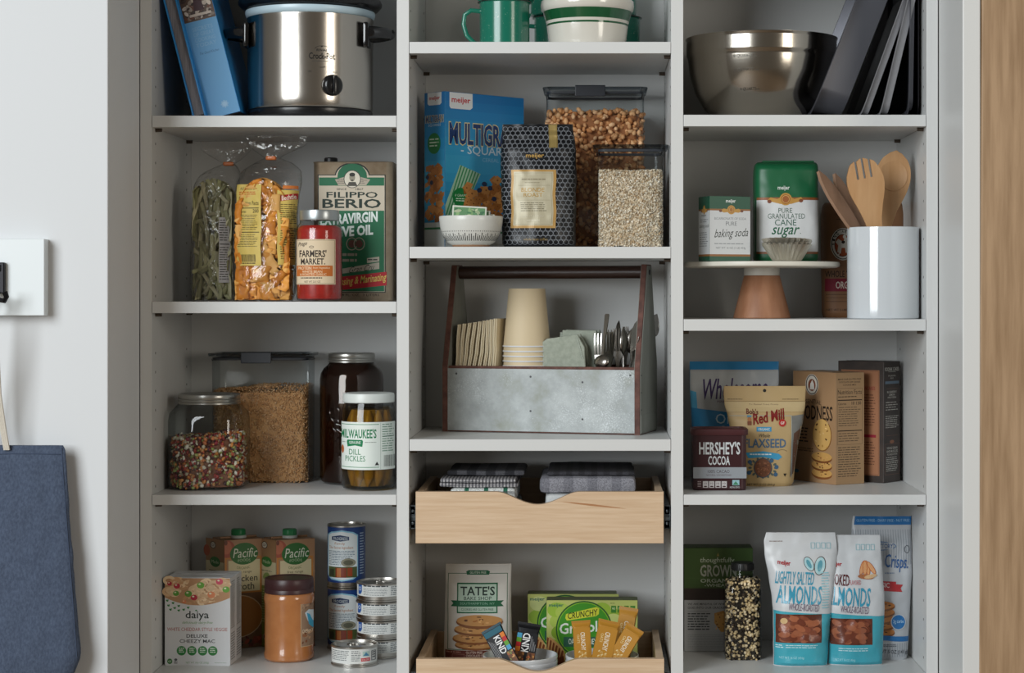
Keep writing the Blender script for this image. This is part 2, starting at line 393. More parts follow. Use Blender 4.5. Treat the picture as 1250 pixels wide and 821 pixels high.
# ---------------------------------------------------------------- left wall: hook rail and bag
hb = thing('hook_rail', 'white painted board with a black metal hook on left wall', 'hook', (-1.08, YW, Z(340, YW)))
def xw(px, y=YW-.03): return X(px, y)
bm = NB(); box(bm, xw(-190), xw(54), YW-.030, YW, Z(385, YW-.03), Z(291.5, YW-.03), .0012); obj('board', bm, mat('board_paint', '#d8dee0', .4), hb)
bk = mat('black_metal', '#17161a', .35, .6)
hx = xw(-4); zz = lambda p: Z(p, YW-.04)
bm = NB(); box(bm, xw(-14), xw(7.5), YW-.042, YW-.0305, zz(358), zz(320), .002); box(bm, xw(-10), xw(3.5), YW-.0445, YW-.042, zz(331), zz(323), .001)
obj('hook_plate', bm, bk, hb)
bm = NB()
for sx in (-1, 1):
    tube(bm, [(hx+sx*.002, YW-.043, zz(352)), (hx+sx*.006, YW-.05, zz(361)), (hx+sx*.014, YW-.062, zz(366)), (hx+sx*.026, YW-.070, zz(367)), (hx+sx*.030, YW-.072, zz(362)), (hx+sx*.027, YW-.073, zz(356))], [.004, .0045, .0045, .0045, .005, .0052], 8)
obj('hook_prong', bm, bk, hb, True)
den = mat('denim', '#3b465a', .9, c2='#4a566b', nscale=260, bump=.35, bscale=420, stretch=(1, 1, .6))
bag = thing('hanging_bag', 'blue-grey denim drawstring bag hanging on left wall below the hook', 'bag', (-1.15, YW-.03, Z(821, YW-.04)))
P = Pouch([(845, -150, 88, .012), (822, -158, 90, .026), (800, -160, 98.5, .028), (720, -150, 91, .024), (640, -140, 84, .019), (560, -132, 78.5, .013), (547, -130, 77, .009), (544, -130, 74, .007)], YW-.045, Z(845, YW-.045), tilt=.014, crease=.0035, seed=3)
obj('bag_body', P.body(60, 50), den, bag, True)
fm = P.map(); bm = NB()
for py in (553.5,):
    tube(bm, [fm(px, py+.02*abs(px-20), .0006) for px in range(-120, 76, 4)], .0009, 6)
tube(bm, [fm(px, py, .0004) for px, py in ((73, 547), (76, 580), (79.5, 620), (83, 660), (86.5, 700), (91, 750), (95, 800))], .0010, 6)
obj('stitching', bm, mat('stitch', '#3a465c', .9), bag, True)
bm = NB()
for k in range(3):
    o_ = k*.0035; y = YW-.047
    tube(bm, [(X(-4, y)+o_, y-.026+k*.002, Z(366, y)), (X(-3.5, y)+o_, y-.02, Z(420, y)), (X(-2.5, y)+o_, y-.01, Z(480, y)), (X(1, y)+o_, y, Z(520, y)), (X(5.5, y)+o_, y+.002, Z(549, y))], .0024, 7)
    tube(bm, [(X(-4, y)+o_, y-.026+k*.002, Z(366, y)), (X(-8, y)+o_, y-.012, Z(440, y)), (X(-22, y)+o_, y+.002, Z(549, y))], .0024, 7)
obj('cord', bm, mat('cotton_cord', '#cfc8bb', .9, bump=.5, bscale=500), bag, True)
# ---------------------------------------------------------------- LEFT BAY, top shelf
zs = zL[0]; M0 = mat('blue_cover', '#1e7fc0', .42)
def book(lab, xb, yf, th, dep, H, lean, spine, artf=None, cover='#1e7fc0'):
    t = thing('cookbook', lab, 'book', (X(xb, yf), yf+dep/2, zs), None)
    Mx = Matrix.Translation((X(xb, yf), yf, zs+.0003)) @ Matrix.Rotation(R(-lean), 4, 'Y'); bm = NB()
    cm = mat('cover'+cover, cover, .4)
    cv = .003
    box(bm, 0, cv, 0, dep, 0, H, .0008); box(bm, th-cv, th, 0, dep, 0, H, .0008)
    if spine: box(bm, cv*.5, th-cv*.5, 0, cv, 0, H, .0008)
    else: box(bm, cv*.5, th-cv*.5, dep-cv, dep, 0, H, .0008)
    obj('cover', xf(bm, Mx), cm, t)
    bm = NB(); box(bm, cv+.0002, th-cv-.0002, (.004 if spine else .007), dep-(.006 if spine else .004), .004, H-.004)
    obj('page_block', xf(bm, Mx), mat('paper_edge', '#8f8c90', .9, c2='#6f6c70', nscale=900, stretch=(1, .02, .02)), t)
    if artf:
        A = Art(); artf(A); A.build('spine_print', t, lambda px, py, e: Mx @ Vector((px/1000, -e, py/1000)), pmat(.45))
    return t
book('thin blue book leaning at far left with grey page edges facing out', 235.5, .06, .026, .21, .30, 14.2, False, None, '#2088d0')
def sp(A):                                                  # millimetres, y up
    # th .066
    A.rect(.6, .5, 65, 299, '#62a4d6')
    def tx(t, x0, y0, x1, y1, c, b=0, sh=0): V, F = glyphs(t, b); A.add([(x0+u*(x1-x0)+sh*v*(y1-y0), y0+v*(y1-y0)) for u, v in V], F, c)
    for i, t in enumerate(('SECRETS', 'OF GREAT', 'COOKING', 'TODAY')): tx(t, 12, 176-i*11, 54, 184-i*11, '#7fb3dc', .02)
    tx('The Good Kitchen', 14, 128, 54, 133, '#2a5f96', .01, .3)
    A.ell(39, 22, 6, 5, '#9cc4e2', 12)
    for i in range(8): A.ell(39+6*math.cos(i*.785), 22+6*math.sin(i*.785), 2, 2, '#8ab8dc', 8)
    A.rect(.6, 196, 65, 299, '#5a4436'); A.blobs(2, 198, 64, 297, 150, ['#8d7f74', '#3d2a22', '#b9aca0', '#6b3f2c', '#4a3b36', '#cbbfb4'], 3, 8)
    A.poly([(25, 215), (46, 215), (42, 250), (30, 250)], '#3b1220'); A.rect(14, 205, 58, 210, '#c9bdb2').ell(36, 258, 6, 8, '#c08d70')
book('thick blue cookbook leaning beside the slow cooker, photo strip on its spine', 254.5, .085, .066, .22, .30, 14.2, True, sp, '#2887cc')
# slow cooker
cx, cy = X(379, .165), .165; r = 77*S(.165)-.0005
t = thing('slow_cooker', 'stainless steel slow cooker with black lid, handles and dial', 'slow cooker', (cx, cy, zs))
zt = lambda p: Z(p, cy)-zs
def feet(bm): 
    for k in range(4): lathe(bm, [(.009, 0), (.012, .006)], (cx+.09*math.cos(.8+k*1.57), cy+.09*math.sin(.8+k*1.57), zs), 14)
blk = mat('black_plastic', '#101012', .25)
bm = NB(); feet(bm); lathe(bm, [(r*.86, .005), (r*.97, .008), (r*.985, .014), (r*.985, .020), (r*.96, .024)], (cx, cy, zs), 72); obj('base', bm, blk, t, True)
bm = NB(); lathe(bm, [(r*.975, .023), (r*.985, .026), (r*.99, .05), (r*.99, zt(30)), (r*1.0, zt(27)), (r*1.0, zt(25)), (r*.97, zt(24))], (cx, cy, zs), 96)
ss = mat('brushed_steel', '#b9b3ab', .2, 1, bump=.02, bscale=500, stretch=(.05, .05, 1)); obj('steel_body', bm, ss, t, True)
bm = NB(); lathe(bm, [(r*.97, zt(25)), (r*1.012, zt(22.5)), (r*1.025, zt(19)), (r*1.02, zt(16)), (r*.99, zt(15.5))], (cx, cy, zs), 96); obj('liner_rim', bm, mat('pale_rim', '#b7cdd8', .3), t, True)
bm = NB(); lathe(bm, [(r*.99, zt(16)), (r*1.07, zt(13)), (r*1.13, zt(8)), (r*1.135, zt(5)), (r*1.11, zt(1)), (r*1.0, zt(-3)), (r*.97, zt(-4))], (cx, cy, zs), 96); obj('stoneware_rim', bm, blk, t, True)
bm = NB(); lathe(bm, [(r*.97, zt(-4)), (r*.93, zt(-10)), (r*.7, zt(-22)), (r*.3, zt(-30)), (.02, zt(-31)), (.02, zt(-40)), (.001, zt(-41))], (cx, cy, zs), 64); obj('lid', bm, glass('smoke_glass', '#8a8f90'), t, True)
for sx in (-1, 1):
    bm = NB(); a0 = cy-.025
    rings = []
    for k in range(9):
        tt = k/8; ang = math.pi*tt; rr = .011*(1-.3*abs(2*tt-1))
        rings.append((cx+sx*(r*.97+.045*math.sin(ang)), a0-.035*math.cos(ang), zs+zt(44)))
    tube(bm, rings, [.013, .012, .0105, .010, .010, .010, .0105, .012, .013], 12, flat=.6)
    box(bm, cx+sx*r*.94-.006, cx+sx*r*.94+.006, a0-.046, a0+.046, zs+zt(62), zs+zt(32), .004)
    obj('handle', bm, mat('gloss_black', '#0c0c0e', .15, coat=.5), t, True)
kx = X(404, cy-r); kz = zs+Z(104, cy-r*.9)-zs; kyy = cy-math.sqrt(max(0, (r*.99)**2-(kx-cx)**2))
bm = NB(); lathe(bm, [(.0212, 0), (.0212, .004), (.0185, .010), (.014, .013), (.004, .014)], (0, 0, 0), 32); box(bm, -.0035, .0035, -.0185, .0185, .011, .022, .0015)
ka = math.asin((kx-cx)/r); xf(bm, Matrix.Translation((kx, kyy+.001, kz)) @ Matrix.Rotation(ka, 4, 'Z') @ Matrix.Rotation(R(90), 4, 'X')); obj('dial', bm, blk, t, True)
A = Art(); A.text('RIVAL', 397, 62, 410, 65, '#1a1a1a', .03).ring(403.5, 63, 9, 5, .5, '#1a1a1a', 16, 3.3, 6.1).ell(403, 59, .9, .9, '#1a1a1a', 8).text('Crock-Pot', 388, 66.5, 418, 74.5, '#0c0c0c', .035).lines(392, 76.5, 414, 78, 1, '#3a3a3a', .4)
A.text('OFF', 386.5, 88.5, 391, 90.5, '#222222').text('LOW', 400.5, 83, 407, 85, '#222222').text('HIGH', 414, 88.5, 420, 90.5, '#222222')
A.build('badge_print', t, cmap(379, cy, r*.9902, 77), pmat(.6), 2, base=.0004)
# ---------------------------------------------------------------- LEFT BAY, second shelf: pasta bags, jar, oil tin
zs = zL[1]
film = glass('cellophane', '#fcfcfc', 1.6, .10, bump=.8, bscale=34, edge='#d4d4d0')
def ribbon_noodles(name, parent, P, n, w, L_, cs, ruffle, seed, spread=.8):
    rr = random.Random(seed); V = []; F = []; Cc = []
    py1, py0 = P
    x0, x1, y0, y1, z0, z1 = spread
    for i in range(n):
        c = jit(rr.choice(cs), .12); p = Vector((rr.uniform(x0, x1), y0+(y1-y0)*rr.random()**1.6, rr.uniform(z0, z1)))
        el = rr.gauss(1.35, .45); az = rr.uniform(0, 6.28); d = Vector((math.cos(az)*math.cos(el), .35*math.sin(az)*math.cos(el), math.sin(el))); nv = Vector((rr.uniform(-.6, .6), -1, rr.uniform(-.3, .3)))
        sd = d.cross(nv).normalized(); m = 9; k = len(V); l = L_*rr.uniform(.6, 1.1); ph = rr.uniform(0, 6); bend = rr.uniform(-.5, .5)
        pts = []
        for j in range(m+1):
            t_ = j/m-.5; q = p+d*t_*l+sd*bend*l*(t_*t_-.1)+nv.normalized()*(ruffle*math.sin(ph+t_*16))
            for e in (-1, -.35, .35, 1):
                a = q+sd*w/2*e+nv.normalized()*(ruffle*1.3*abs(e)*math.sin(ph*2+t_*26+e))
                a.x = min(max(a.x, x0), x1); a.y = min(max(a.y, y0-.002), y1); a.z = min(max(a.z, z0), z1+.012-18*(a.x-(x0+x1)/2)**2); V.append(tuple(a))
        for j in range(m):
            for e in range(3): F.append((k+4*j+e, k+4*j+e+1, k+4*j+e+5, k+4*j+e+4)); Cc.append(c)
    me = bpy.data.meshes.new(name); me.from_pydata(V, [], F); ca = me.color_attributes.new('Col', 'FLOAT_COLOR', 'CORNER')
    ca.data.foreach_set('color', np.repeat(np.array(Cc), 4, axis=0).ravel()); me.polygons.foreach_set('use_smooth', [True]*len(F))
    o = obj(name, me, pmat(.5), parent); sm = o.modifiers.new('thick', 'SOLIDIFY'); sm.thickness = .0011; o['kind'] = 'stuff'; return o
def twist(parent, px, py, yc):
    bm = NB(); c = Vector((X(px, yc), yc, Z(py, yc)))
    box(bm, c.x-.010, c.x+.010, c.y-.0075, c.y+.0075, c.z-.004, c.z+.004, .002); obj('bag_clip', bm, mat('orange_clip', '#c4661a', .4), parent)
yc = .175; b_ = PYB(zs, yc)
t = thing('pasta_bag', 'clear bag of green tagliatelle at the left of its shelf', 'pasta', (X(262, yc), yc, zs))
P = Pouch([(b_, 238, 288, .040), (b_-12, 233, 291, .043), (300, 233, 290, .044), (250, 236, 291, .040), (226, 237, 292, .036), (212, 246, 294, .024), (204, 262, 290, .012), (200, 272, 286, .008), (194, 262, 296, .009), (184, 246, 306, .012), (172, 244, 312, .004)], yc, zs, 0, .004, seed=11)
obj('wrapper', P.body(36, 56), film, t, True)
ribbon_noodles('green_noodles', t, (0, 0), 150, .0085, .11, ['#b0ae86', '#bcb896', '#98986e', '#c4c09c', '#a2a27a'], .0012, 5, (X(239, yc), X(286, yc), yc-.034, yc+.03, zs+.004, Z(226, yc)))
twist(t, 279, 200, yc)
A = Art(); A.rect(272, 266, 284, 345, '#d2d0ce').lines(273, 269, 283, 296, 9, '#44423f', .35).rect(273, 298, 283, 299, '#222222').lines(273, 302, 283, 343, 14, '#55524f', .35); A.build('paper_label', t, P.map(), pmat(.5), 2.5, 4, base=.0012)
yc = .105; b_ = PYB(zs, yc)
t = thing('pasta_bag', 'clear bag of wide orange pasta ribbons with two yellow labels', 'pasta', (X(324, yc), yc, zs))
P = Pouch([(b_, 286, 357, .044), (b_-10, 284, 361, .050), (320, 285, 361, .050), (250, 286, 364, .046), (224, 289, 368, .042), (208, 296, 368, .030), (198, 312, 356, .014), (193, 323, 342, .008), (188, 316, 350, .009), (178, 302, 372, .012), (166, 300, 376, .004)], yc, zs, 0, .004, seed=23)
obj('wrapper', P.body(44, 60), film, t, True)
ribbon_noodles('orange_noodles', t, (0, 0), 190, .024, .075, ['#dc9844', '#d48c36', '#e6aa58', '#c67c2c', '#ebb468'], .0032, 8, (X(291, yc), X(357, yc), yc-.042, yc+.035, zs+.004, Z(226, yc)))
twist(t, 331, 193, yc)
A = Art()
A.rect(292, 226, 323.5, 324.5, '#d6bd66').text('All Natural', 297, 229.5, 316, 233, '#6b5a2a').lines(296, 235, 320, 240, 2, '#c26a2a', .5).nutrition(293, 244, 322.5, 306, '#2a2413').bars(297, 311, 317, 320, '#3a3018').lines(297, 321, 317, 323, 1, '#3a3018', .6)
A.rect(343, 233, 366.5, 323.5, '#d6bd66').rect(349, 227.5, 366, 231.5, '#d07a3a').poly([(346.5, 239.5), (365.5, 236.5), (365.5, 243.5), (346.5, 246.5)], '#b5262c').text('Bechtle', 348, 238.6, 364, 244.6, '#f2ead8', .03, slope=-2.6).lines(346.5, 250, 364, 275, 10, '#4a3c1c', .35).lines(346.5, 279, 364, 318, 14, '#4a3c1c', .35)
A.build('paper_label', t, P.map(), pmat(.5), 2.5, 4, base=.0016)
# olive oil tin
yf = .175; yc = yf+.05; x0, x1 = X(382, yf), X(479, yf); H = Z(197, yf)-zs
t = thing('oil_tin', 'tall gold and green olive oil tin behind the red sauce jar', 'tin', ((x0+x1)/2, yc, zs))
gold = mat('tin_gold', '#b0a18c', .33, .75, c2='#a3937d', nscale=60)
hw = (x1-x0)/2; bm = NB(); rloft(bm, [(0, hw-.002, .048, .014), (.003, hw, .05, .015), (H-.004, hw, .05, .015), (H-.001, hw+.0015, .0515, .016), (H, hw, .05, .015), (H, hw-.002, .048, .014), (H-.003, hw-.003, .047, .014)], ((x0+x1)/2, yc, zs), 8); obj('tin_body', bm, gold, t, True)
bm = NB(); lathe(bm, [(.014, 0), (.014, .012), (.012, .014)], (x0+.03, yc, zs+H-.003), 24); obj('cap', bm, mat('cap_black', '#1c1c1c', .4), t, True)
A = Art(); g = '#17603f'; k = '#16201b'
def arch(o_, y1, y2): return [(389-o_, y2)]+[(389-o_, y1)]+[(410-o_, y1)]+[(430+(20+o_)*math.cos(math.pi+i*math.pi/12), y1+1+(19+o_)*math.sin(math.pi+i*math.pi/12)*.78) for i in range(1, 12)]+[(450+o_, y1), (469.5+o_, y1), (469.5+o_, y2)]
A.poly(arch(1.2, 213, 357), k).poly(arch(0, 214, 356), '#b9ad9a')
A.poly([(412+0, 216.5)]+[(430+18*math.cos(math.pi+i*math.pi/12), 214.5+15*math.sin(math.pi+i*math.pi/12)) for i in range(13)]+[(448, 216.5), (469, 216.5), (469, 226.5), (389.5, 226.5), (389.5, 216.5)], g)
A.poly([(409, 219), (420, 216), (440, 216), (452, 219), (447, 226), (413, 226)], '#a79c8b').lines(411, 218, 449, 225, 4, '#4a463c', .3)
A.ell(430, 218.5, 10.5, 11, '#3a3a33').ell(430, 218.5, 9.6, 10.2, '#cfc7b6').ell(430, 216.5, 3.6, 5, '#8d8675').ell(430, 213, 3.6, 2.4, '#2a2822').poly([(423.5, 227), (426, 222), (434, 222), (436.5, 227)], '#45423a').ell(430, 220, 1.8, .8, '#2e2a24')
A.text('SINCE', 411, 229.5, 423, 232, k, .02).text('1867', 434, 229.5, 443.5, 232, k, .02)
A.text('FILIPPO', 398.5, 234, 461, 241.4, '#1b2a22', .04).text('BERIO', 393.5, 242.6, 465, 254, '#1b2a22', .05)
A.rect(389.6, 257, 469, 355.5, g).text('EXTRAVIRGIN', 391, 260, 461, 273, '#d6ded9', .09, slope=-5).text('OLIVE OIL', 399, 275.5, 455.5, 288.5, '#d6ded9', .09, slope=-4)
for q in (-1, 1): A.ring(434+q*4.5, 297.5, 7, 8, 1.2, '#8f8a7c', 18).ell(434+q*4.5, 297.5, 4.4, 5, '#5a3a34', 12)
A.lines(418, 309, 440, 313, 1, '#8f8a7c', .8).lines(418, 316, 436, 320, 1, '#8f8a7c', .8).poly([(448, 315), (463, 313), (463, 319), (448, 321)], '#a49f90').lines(449, 316, 462, 319, 1, '#3a3a33', .5)
A.poly([(416, 328), (463, 320), (463, 328), (416, 334)], '#a49f90').text('Gran Cru', 425, 323.5, 455, 331.5, '#25332b', 0, .4, slope=-4)
A.poly([(414, 338), (472, 331.5), (472, 348), (414, 354)], '#a81d28').text('For Dressing & Marinating', 391, 337.5, 470.5, 349.5, '#c9b45a', .03, .15, slope=-9).text('3 QTS 5.4 FL. OZ.  3 LITERS', 397, 358.4, 463, 361.8, '#4a4338', .02)
A.build('printed_front', t, fmap(yf), pmat(.38, .3))
# sauce jar
yc = .058; r = 27.7*S(yc); cx = X(390, yc); zt = lambda p: Z(p, yc)-zs
t = thing('sauce_jar', 'red tomato sauce jar with cream label and silver lid', 'jar', (cx, yc, zs))
gl = glass('jar_glass')
bm = NB(); lathe(bm, [(r*.85, .0005), (r*.97, .004), (r, .010), (r, zt(282)), (r*.97, zt(277)), (r*.86, zt(272)), (r*.84, zt(268))], (cx, yc, zs), 64); obj('glass_body', bm, gl, t, True)
bm = NB(); lathe(bm, [(r*.82, .003), (r*.95, .006), (r*.97, .012), (r*.97, zt(282)), (r*.93, zt(278.5)), (r*.80, zt(275.5))], (cx, yc, zs), 64); obj('sauce', bm, mat('tomato_sauce', '#b5231a', .3, c2='#9c1b12', nscale=90, coat=.4), t, True)
bm = NB(); lathe(bm, [(r*.86, zt(269)), (r*.87, zt(268)), (r*.87, zt(259)), (r*.85, zt(257)), (r*.8, zt(256.6))], (cx, yc, zs), 64); obj('lid', bm, mat('lid_silver', '#aeb4b6', .32, .8), t, True)
A = Art(); c0 = '#d9c6a8'; A.rect(362.6, 292, 412, 347, c0).frame(363.4, 293, 411.2, 346, .4, '#8a7558').text('Prego', 365.5, 295, 377.5, 301.5, '#2f2620', .02, .3, slope=-1.5).ring(384, 301.5, 3, 1.6, .6, '#2f2620', 10).text("FARMERS'", 368, 305, 402, 314, '#352a24', .05).text('MARKET.', 370, 315.3, 400.5, 322.8, '#352a24', .05)
A.rect(363.4, 324, 409, 337, '#bd6a2e').text('PROTEIN', 366, 325.3, 384, 329, '#e6d2b0', .02).text('from Vegetables', 386, 325.6, 406, 328.6, '#e6d2b0').text('WHITE BEAN', 372, 330, 397, 333, '#e6d2b0', .01).text('& ROASTED GARLIC', 369, 333.4, 402, 336.2, '#e6d2b0', .01).lines(370, 338.5, 403, 340.5, 1, '#352a24', .6).text('NET WT 23.5 OZ', 375, 342.5, 395, 345, '#352a24')
A.build('paper_label', t, cmap(390, yc, r*1.003, 28.2), pmat(.6), 2, base=.0002)
# ---------------------------------------------------------------- LEFT BAY, third shelf
zs = zL[2]
def lid_ribs(bm, c, r, z0, z1, n=64):                        # screw band with rolled beads
    lathe(bm, [(r*.97, z0), (r*1.01, z0+.001), (r*1.01, z0+(z1-z0)*.18), (r*.985, z0+(z1-z0)*.24), (r*1.0, z0+(z1-z0)*.32), (r*1.0, z0+(z1-z0)*.45), (r*.985, z0+(z1-z0)*.5), (r*1.0, z0+(z1-z0)*.57), (r*1.0, z0+(z1-z0)*.85), (r*.985, z1-.0008), (r*.94, z1), (r*.93, z1-.001)], c, n)
yc = .152; cx = X(255.5, yc); r = 46.2*S(yc); zt = lambda p: Z(p, yc)-zs
t = thing('bean_jar', 'squat square-shouldered glass jar of mixed dried beans with steel lid', 'jar', (cx, yc, zs))
bm = NB(); rloft(bm, [(.0008, r*.85, r*.85, r*.6), (.004, r*.96, r*.96, r*.6), (.011, r, r, r*.62), (zt(512), r, r, r*.62), (zt(503), r*.97, r*.97, r*.62), (zt(497), r*.88, r*.88, r*.7), (zt(493), r*.82, r*.82, r*.8), (zt(490), r*.80, r*.80, r*.79)], (cx, yc, zs), 10, cap1=False)
obj('glass_body', bm, glass('thick_glass', '#f4f8f8', 1.5, edge='#8c9698'), t, True)
bm = NB(); lid_ribs(bm, (cx, yc, zs), 37.5*S(yc), zt(492.5), zt(480)); obj('lid', bm, mat('lid_steel', '#aaa9a4', .3, .9, bump=.1, bscale=90), t, True)
bc = ['#f0e6d2', '#e6d8bc', '#a83a32', '#8e2c3a', '#cd7a4c', '#dfa068', '#979b58', '#abb26c', '#4c2c32', '#f4eee0', '#c05a42', '#dd8e48', '#6c282e']
Ms, Cs = [], []
rr_ = random.Random(4); zt_ = zt(530); rb = r*.965
inr = lambda x, y, m=0: (abs(x) <= rb-m and abs(y) <= rb-m and (max(0, abs(x)-(rb-rb*.62))**2+max(0, abs(y)-(rb-rb*.62))**2) <= (rb*.62-m)**2)
n = 0
while n < 2300:
    x, y, z = rr_.uniform(-rb, rb), rr_.uniform(-rb, rb), rr_.uniform(.007, zt_)
    if not inr(x, y, .004): continue
    if inr(x, y, .013) and z < zt_-.01: continue
    c = rr_.choice(bc); k = rr_.choice((.0026, .0032, .0036, .0048, .0052)) if c not in ('#8c2f28', '#7a2430') else .0058
    Ms.append(rmat((cx+x, yc+y, zs+z+.004*math.sin(x*40)), k*1.25, k*.85, k*.7, rr_)); Cs.append(jit(c)); n += 1
b = scatter('mixed_beans', ICO0, Ms, Cs); o = obj('mixed_beans', b, pmat(.4), origin=(cx, yc, zs)); tag(o, 'mixed dried beans, red, white, green and brown, in the squat jar', 'beans', None, 'stuff')
bm = NB(); rloft(bm, [(.006, rb-.012, rb-.012, rb*.5), (zt_-.006, rb-.012, rb-.012, rb*.5)], (cx, yc, zs), 6); q = obj('bean_core', bm, mat('bean_dark', '#8a5c46', .8), o, True); q['kind'] = 'stuff'
# clear storage containers
def container(lab, pl, pr, ptop, yf, dep, zs, group, latchx, body=None, rimh=7):
    x0, x1 = X(pl, yf), X(pr, yf); cxx = (x0+x1)/2; hw = (x1-x0)/2; H = Z(ptop, yf)-zs; yc = yf+dep/2; hd = dep/2; h2 = rimh*S(yf)
    t = thing('storage_container', lab, 'container', (cxx, yc, zs), group)
    ins = (body if body else 5)*S(yf)
    bm = NB(); rloft(bm, [(.001, hw-ins*1.35, hd-.008, .014), (.005, hw-ins*1.15, hd-.006, .018), (H-h2*1.4, hw-ins, hd-.004, .018), (H-h2, hw-ins*.8, hd-.003, .018)], (cxx, yc, zs), 8, cap1=False)
    obj('clear_body', bm, glass('clear_plastic', '#f8fafa', 1.42, .03, edge='#a8b0b4'), t, True)
    bm = NB(); rloft(bm, [(H-h2*1.25, hw-ins*.75, hd-.003, .018), (H-h2*1.2, hw-ins*1.1, hd-.006, .016)], (cxx, yc, zs), 8, cap0=False, cap1=False)
    rloft(bm, [(H-h2*1.2, hw-ins*1.2, hd-.007, .015), (H-h2*.8, hw-ins*1.1, hd-.006, .016), (H-h2*.8, hw-ins*1.5, hd-.009, .014), (H-h2*1.2, hw-ins*1.5, hd-.009, .014)], (cxx, yc, zs), 8, cap0=False, cap1=False)
    obj('seal', bm, mat('grey_seal', '#34383f', .5), t, True)
    bm = NB(); rloft(bm, [(H-h2*.55, hw-.0015, hd-.0005, .016), (H-.0015, hw, hd, .017), (H-.0002, hw-.001, hd-.001, .016), (H-.0002, hw-.012, hd-.012, .012), (H-.006, hw-.016, hd-.016, .010)], (cxx, yc, zs), 8, cap0=False)
    obj('lid', bm, glass('lid_plastic', '#b4bbc0', 1.45, .05, edge='#6a7076'), t, True)
    if latchx:
        a, b = X(latchx[0], yf), X(latchx[1], yf); bm = NB()
        box(bm, a, b, yf-.0035, yf+.0015, zs+H-h2*1.75, zs+H+.0022, .0016); box(bm, a, b, yf-.001, yf+.012, zs+H+.0004, zs+H+.003, .001)
        obj('latch', bm, mat('latch_grey', '#272b33', .42), t)
    return t, cxx, yc, hw-ins*1.2-.0015, hd-.0085, H
def fill(name, lab, cat, c, hw, hd, zs, ztop, base, size, cols, n, core, slope=0, m=.01, seed=1, rough=.55):
    rr = random.Random(seed); Ms = []; Cs = []; k = 0
    while k < n:
        x, y, z = rr.uniform(-hw, hw), rr.uniform(-hd, hd), rr.uniform(.004, 1)*ztop
        tp = ztop+slope*x+.5*size[0]*math.sin(x*50+y*30)
        if z > tp or math.hypot(max(0, abs(x)-hw+.012), max(0, abs(y)-hd+.012)) > .012: continue
        if abs(x) < hw-m and abs(y) < hd-m and z < tp-m: continue
        q = rr.uniform(.8, 1.2); Ms.append(rmat((c[0]+x, c[1]+y, zs+z), size[0]*q, size[1]*q, size[2]*q, rr)); Cs.append(jit(rr.choice(cols), .1)); k += 1
    o = obj(name, scatter(name, base, Ms, Cs), pmat(rough), origin=(c[0], c[1], zs)); tag(o, lab, cat, None, 'stuff')
    bm = NB(); i_ = m*.62
    rloft(bm, [(.004, hw-i_, hd-i_, .01), (ztop-abs(slope)*hw-i_, hw-i_, hd-i_, .01)], (c[0], c[1], zs), 4); q = obj('fill_core', bm, mat('core'+core, core, .8), o); q['kind'] = 'stuff'
    return o
t, cx, yc, hw, hd, H = container('clear lidded container of brown rice behind the bean jar', 252, 380, 431, .235, .125, zs, 'clear latch-lid containers', (294, 331), 4.5)
fill('brown_rice', 'light brown rice filling the container behind the bean jar', 'rice', (cx, yc), hw, hd, zs, Z(470, .24)-zs, OCT, (.0036, .0011, .0011), ['#cf9e6c', '#d8ac7c', '#c08e5e', '#e2bc90'], 15000, '#c2925f', .12, .006, 2)
# big dark jar
yc = .25; cx = X(429.3, yc); r = 38.6*S(yc); zt = lambda p: Z(p, yc)-zs
t = thing('mason_jar', 'large dark brown filled canning jar with silver screw lid', 'jar', (cx, yc, zs))
pr = [(r*.8, .001), (r*.95, .005), (r, .016), (r, zt(462)), (r*.97, zt(455)), (r*.88, zt(449)), (r*.76, zt(445)), (r*.70, zt(442)), (r*.70, zt(436))]
bm = NB(); lathe(bm, pr, (cx, yc, zs), 64)
for i in range(5):                                          # raised glass scroll on the front
    q = NB(); pts = [(cx-r*.42+.004*i+.011*math.cos(a+i), yc-math.sqrt(r*r-(r*.42-.004*i-.011*math.cos(a+i))**2)-.0004, zs+zt(500+i*12)+.008*math.sin(a)) for a in [k*.5 for k in range(11)]]
    tube(q, pts, .0012, 6); join(bm, q)
obj('glass_body', bm, glass('brown_dark_glass', '#d8c8ba', 1.5, edge='#5a4a40'), t, True)
bm = NB(); lathe(bm, [(a*.965 if i else a*.9, z) for i, (a, z) in enumerate(pr[:-2])]+[(r*.66, zt(441))], (cx, yc, zs), 64); obj('dark_contents', bm, mat('dark_syrup', '#1d0c06', .12, c2='#2a1208', nscale=30), t, True)
bm = NB(); lid_ribs(bm, (cx, yc, zs), r*.735, zt(442), zt(430.5)); obj('lid', bm, MC['lid_steel'], t, True)
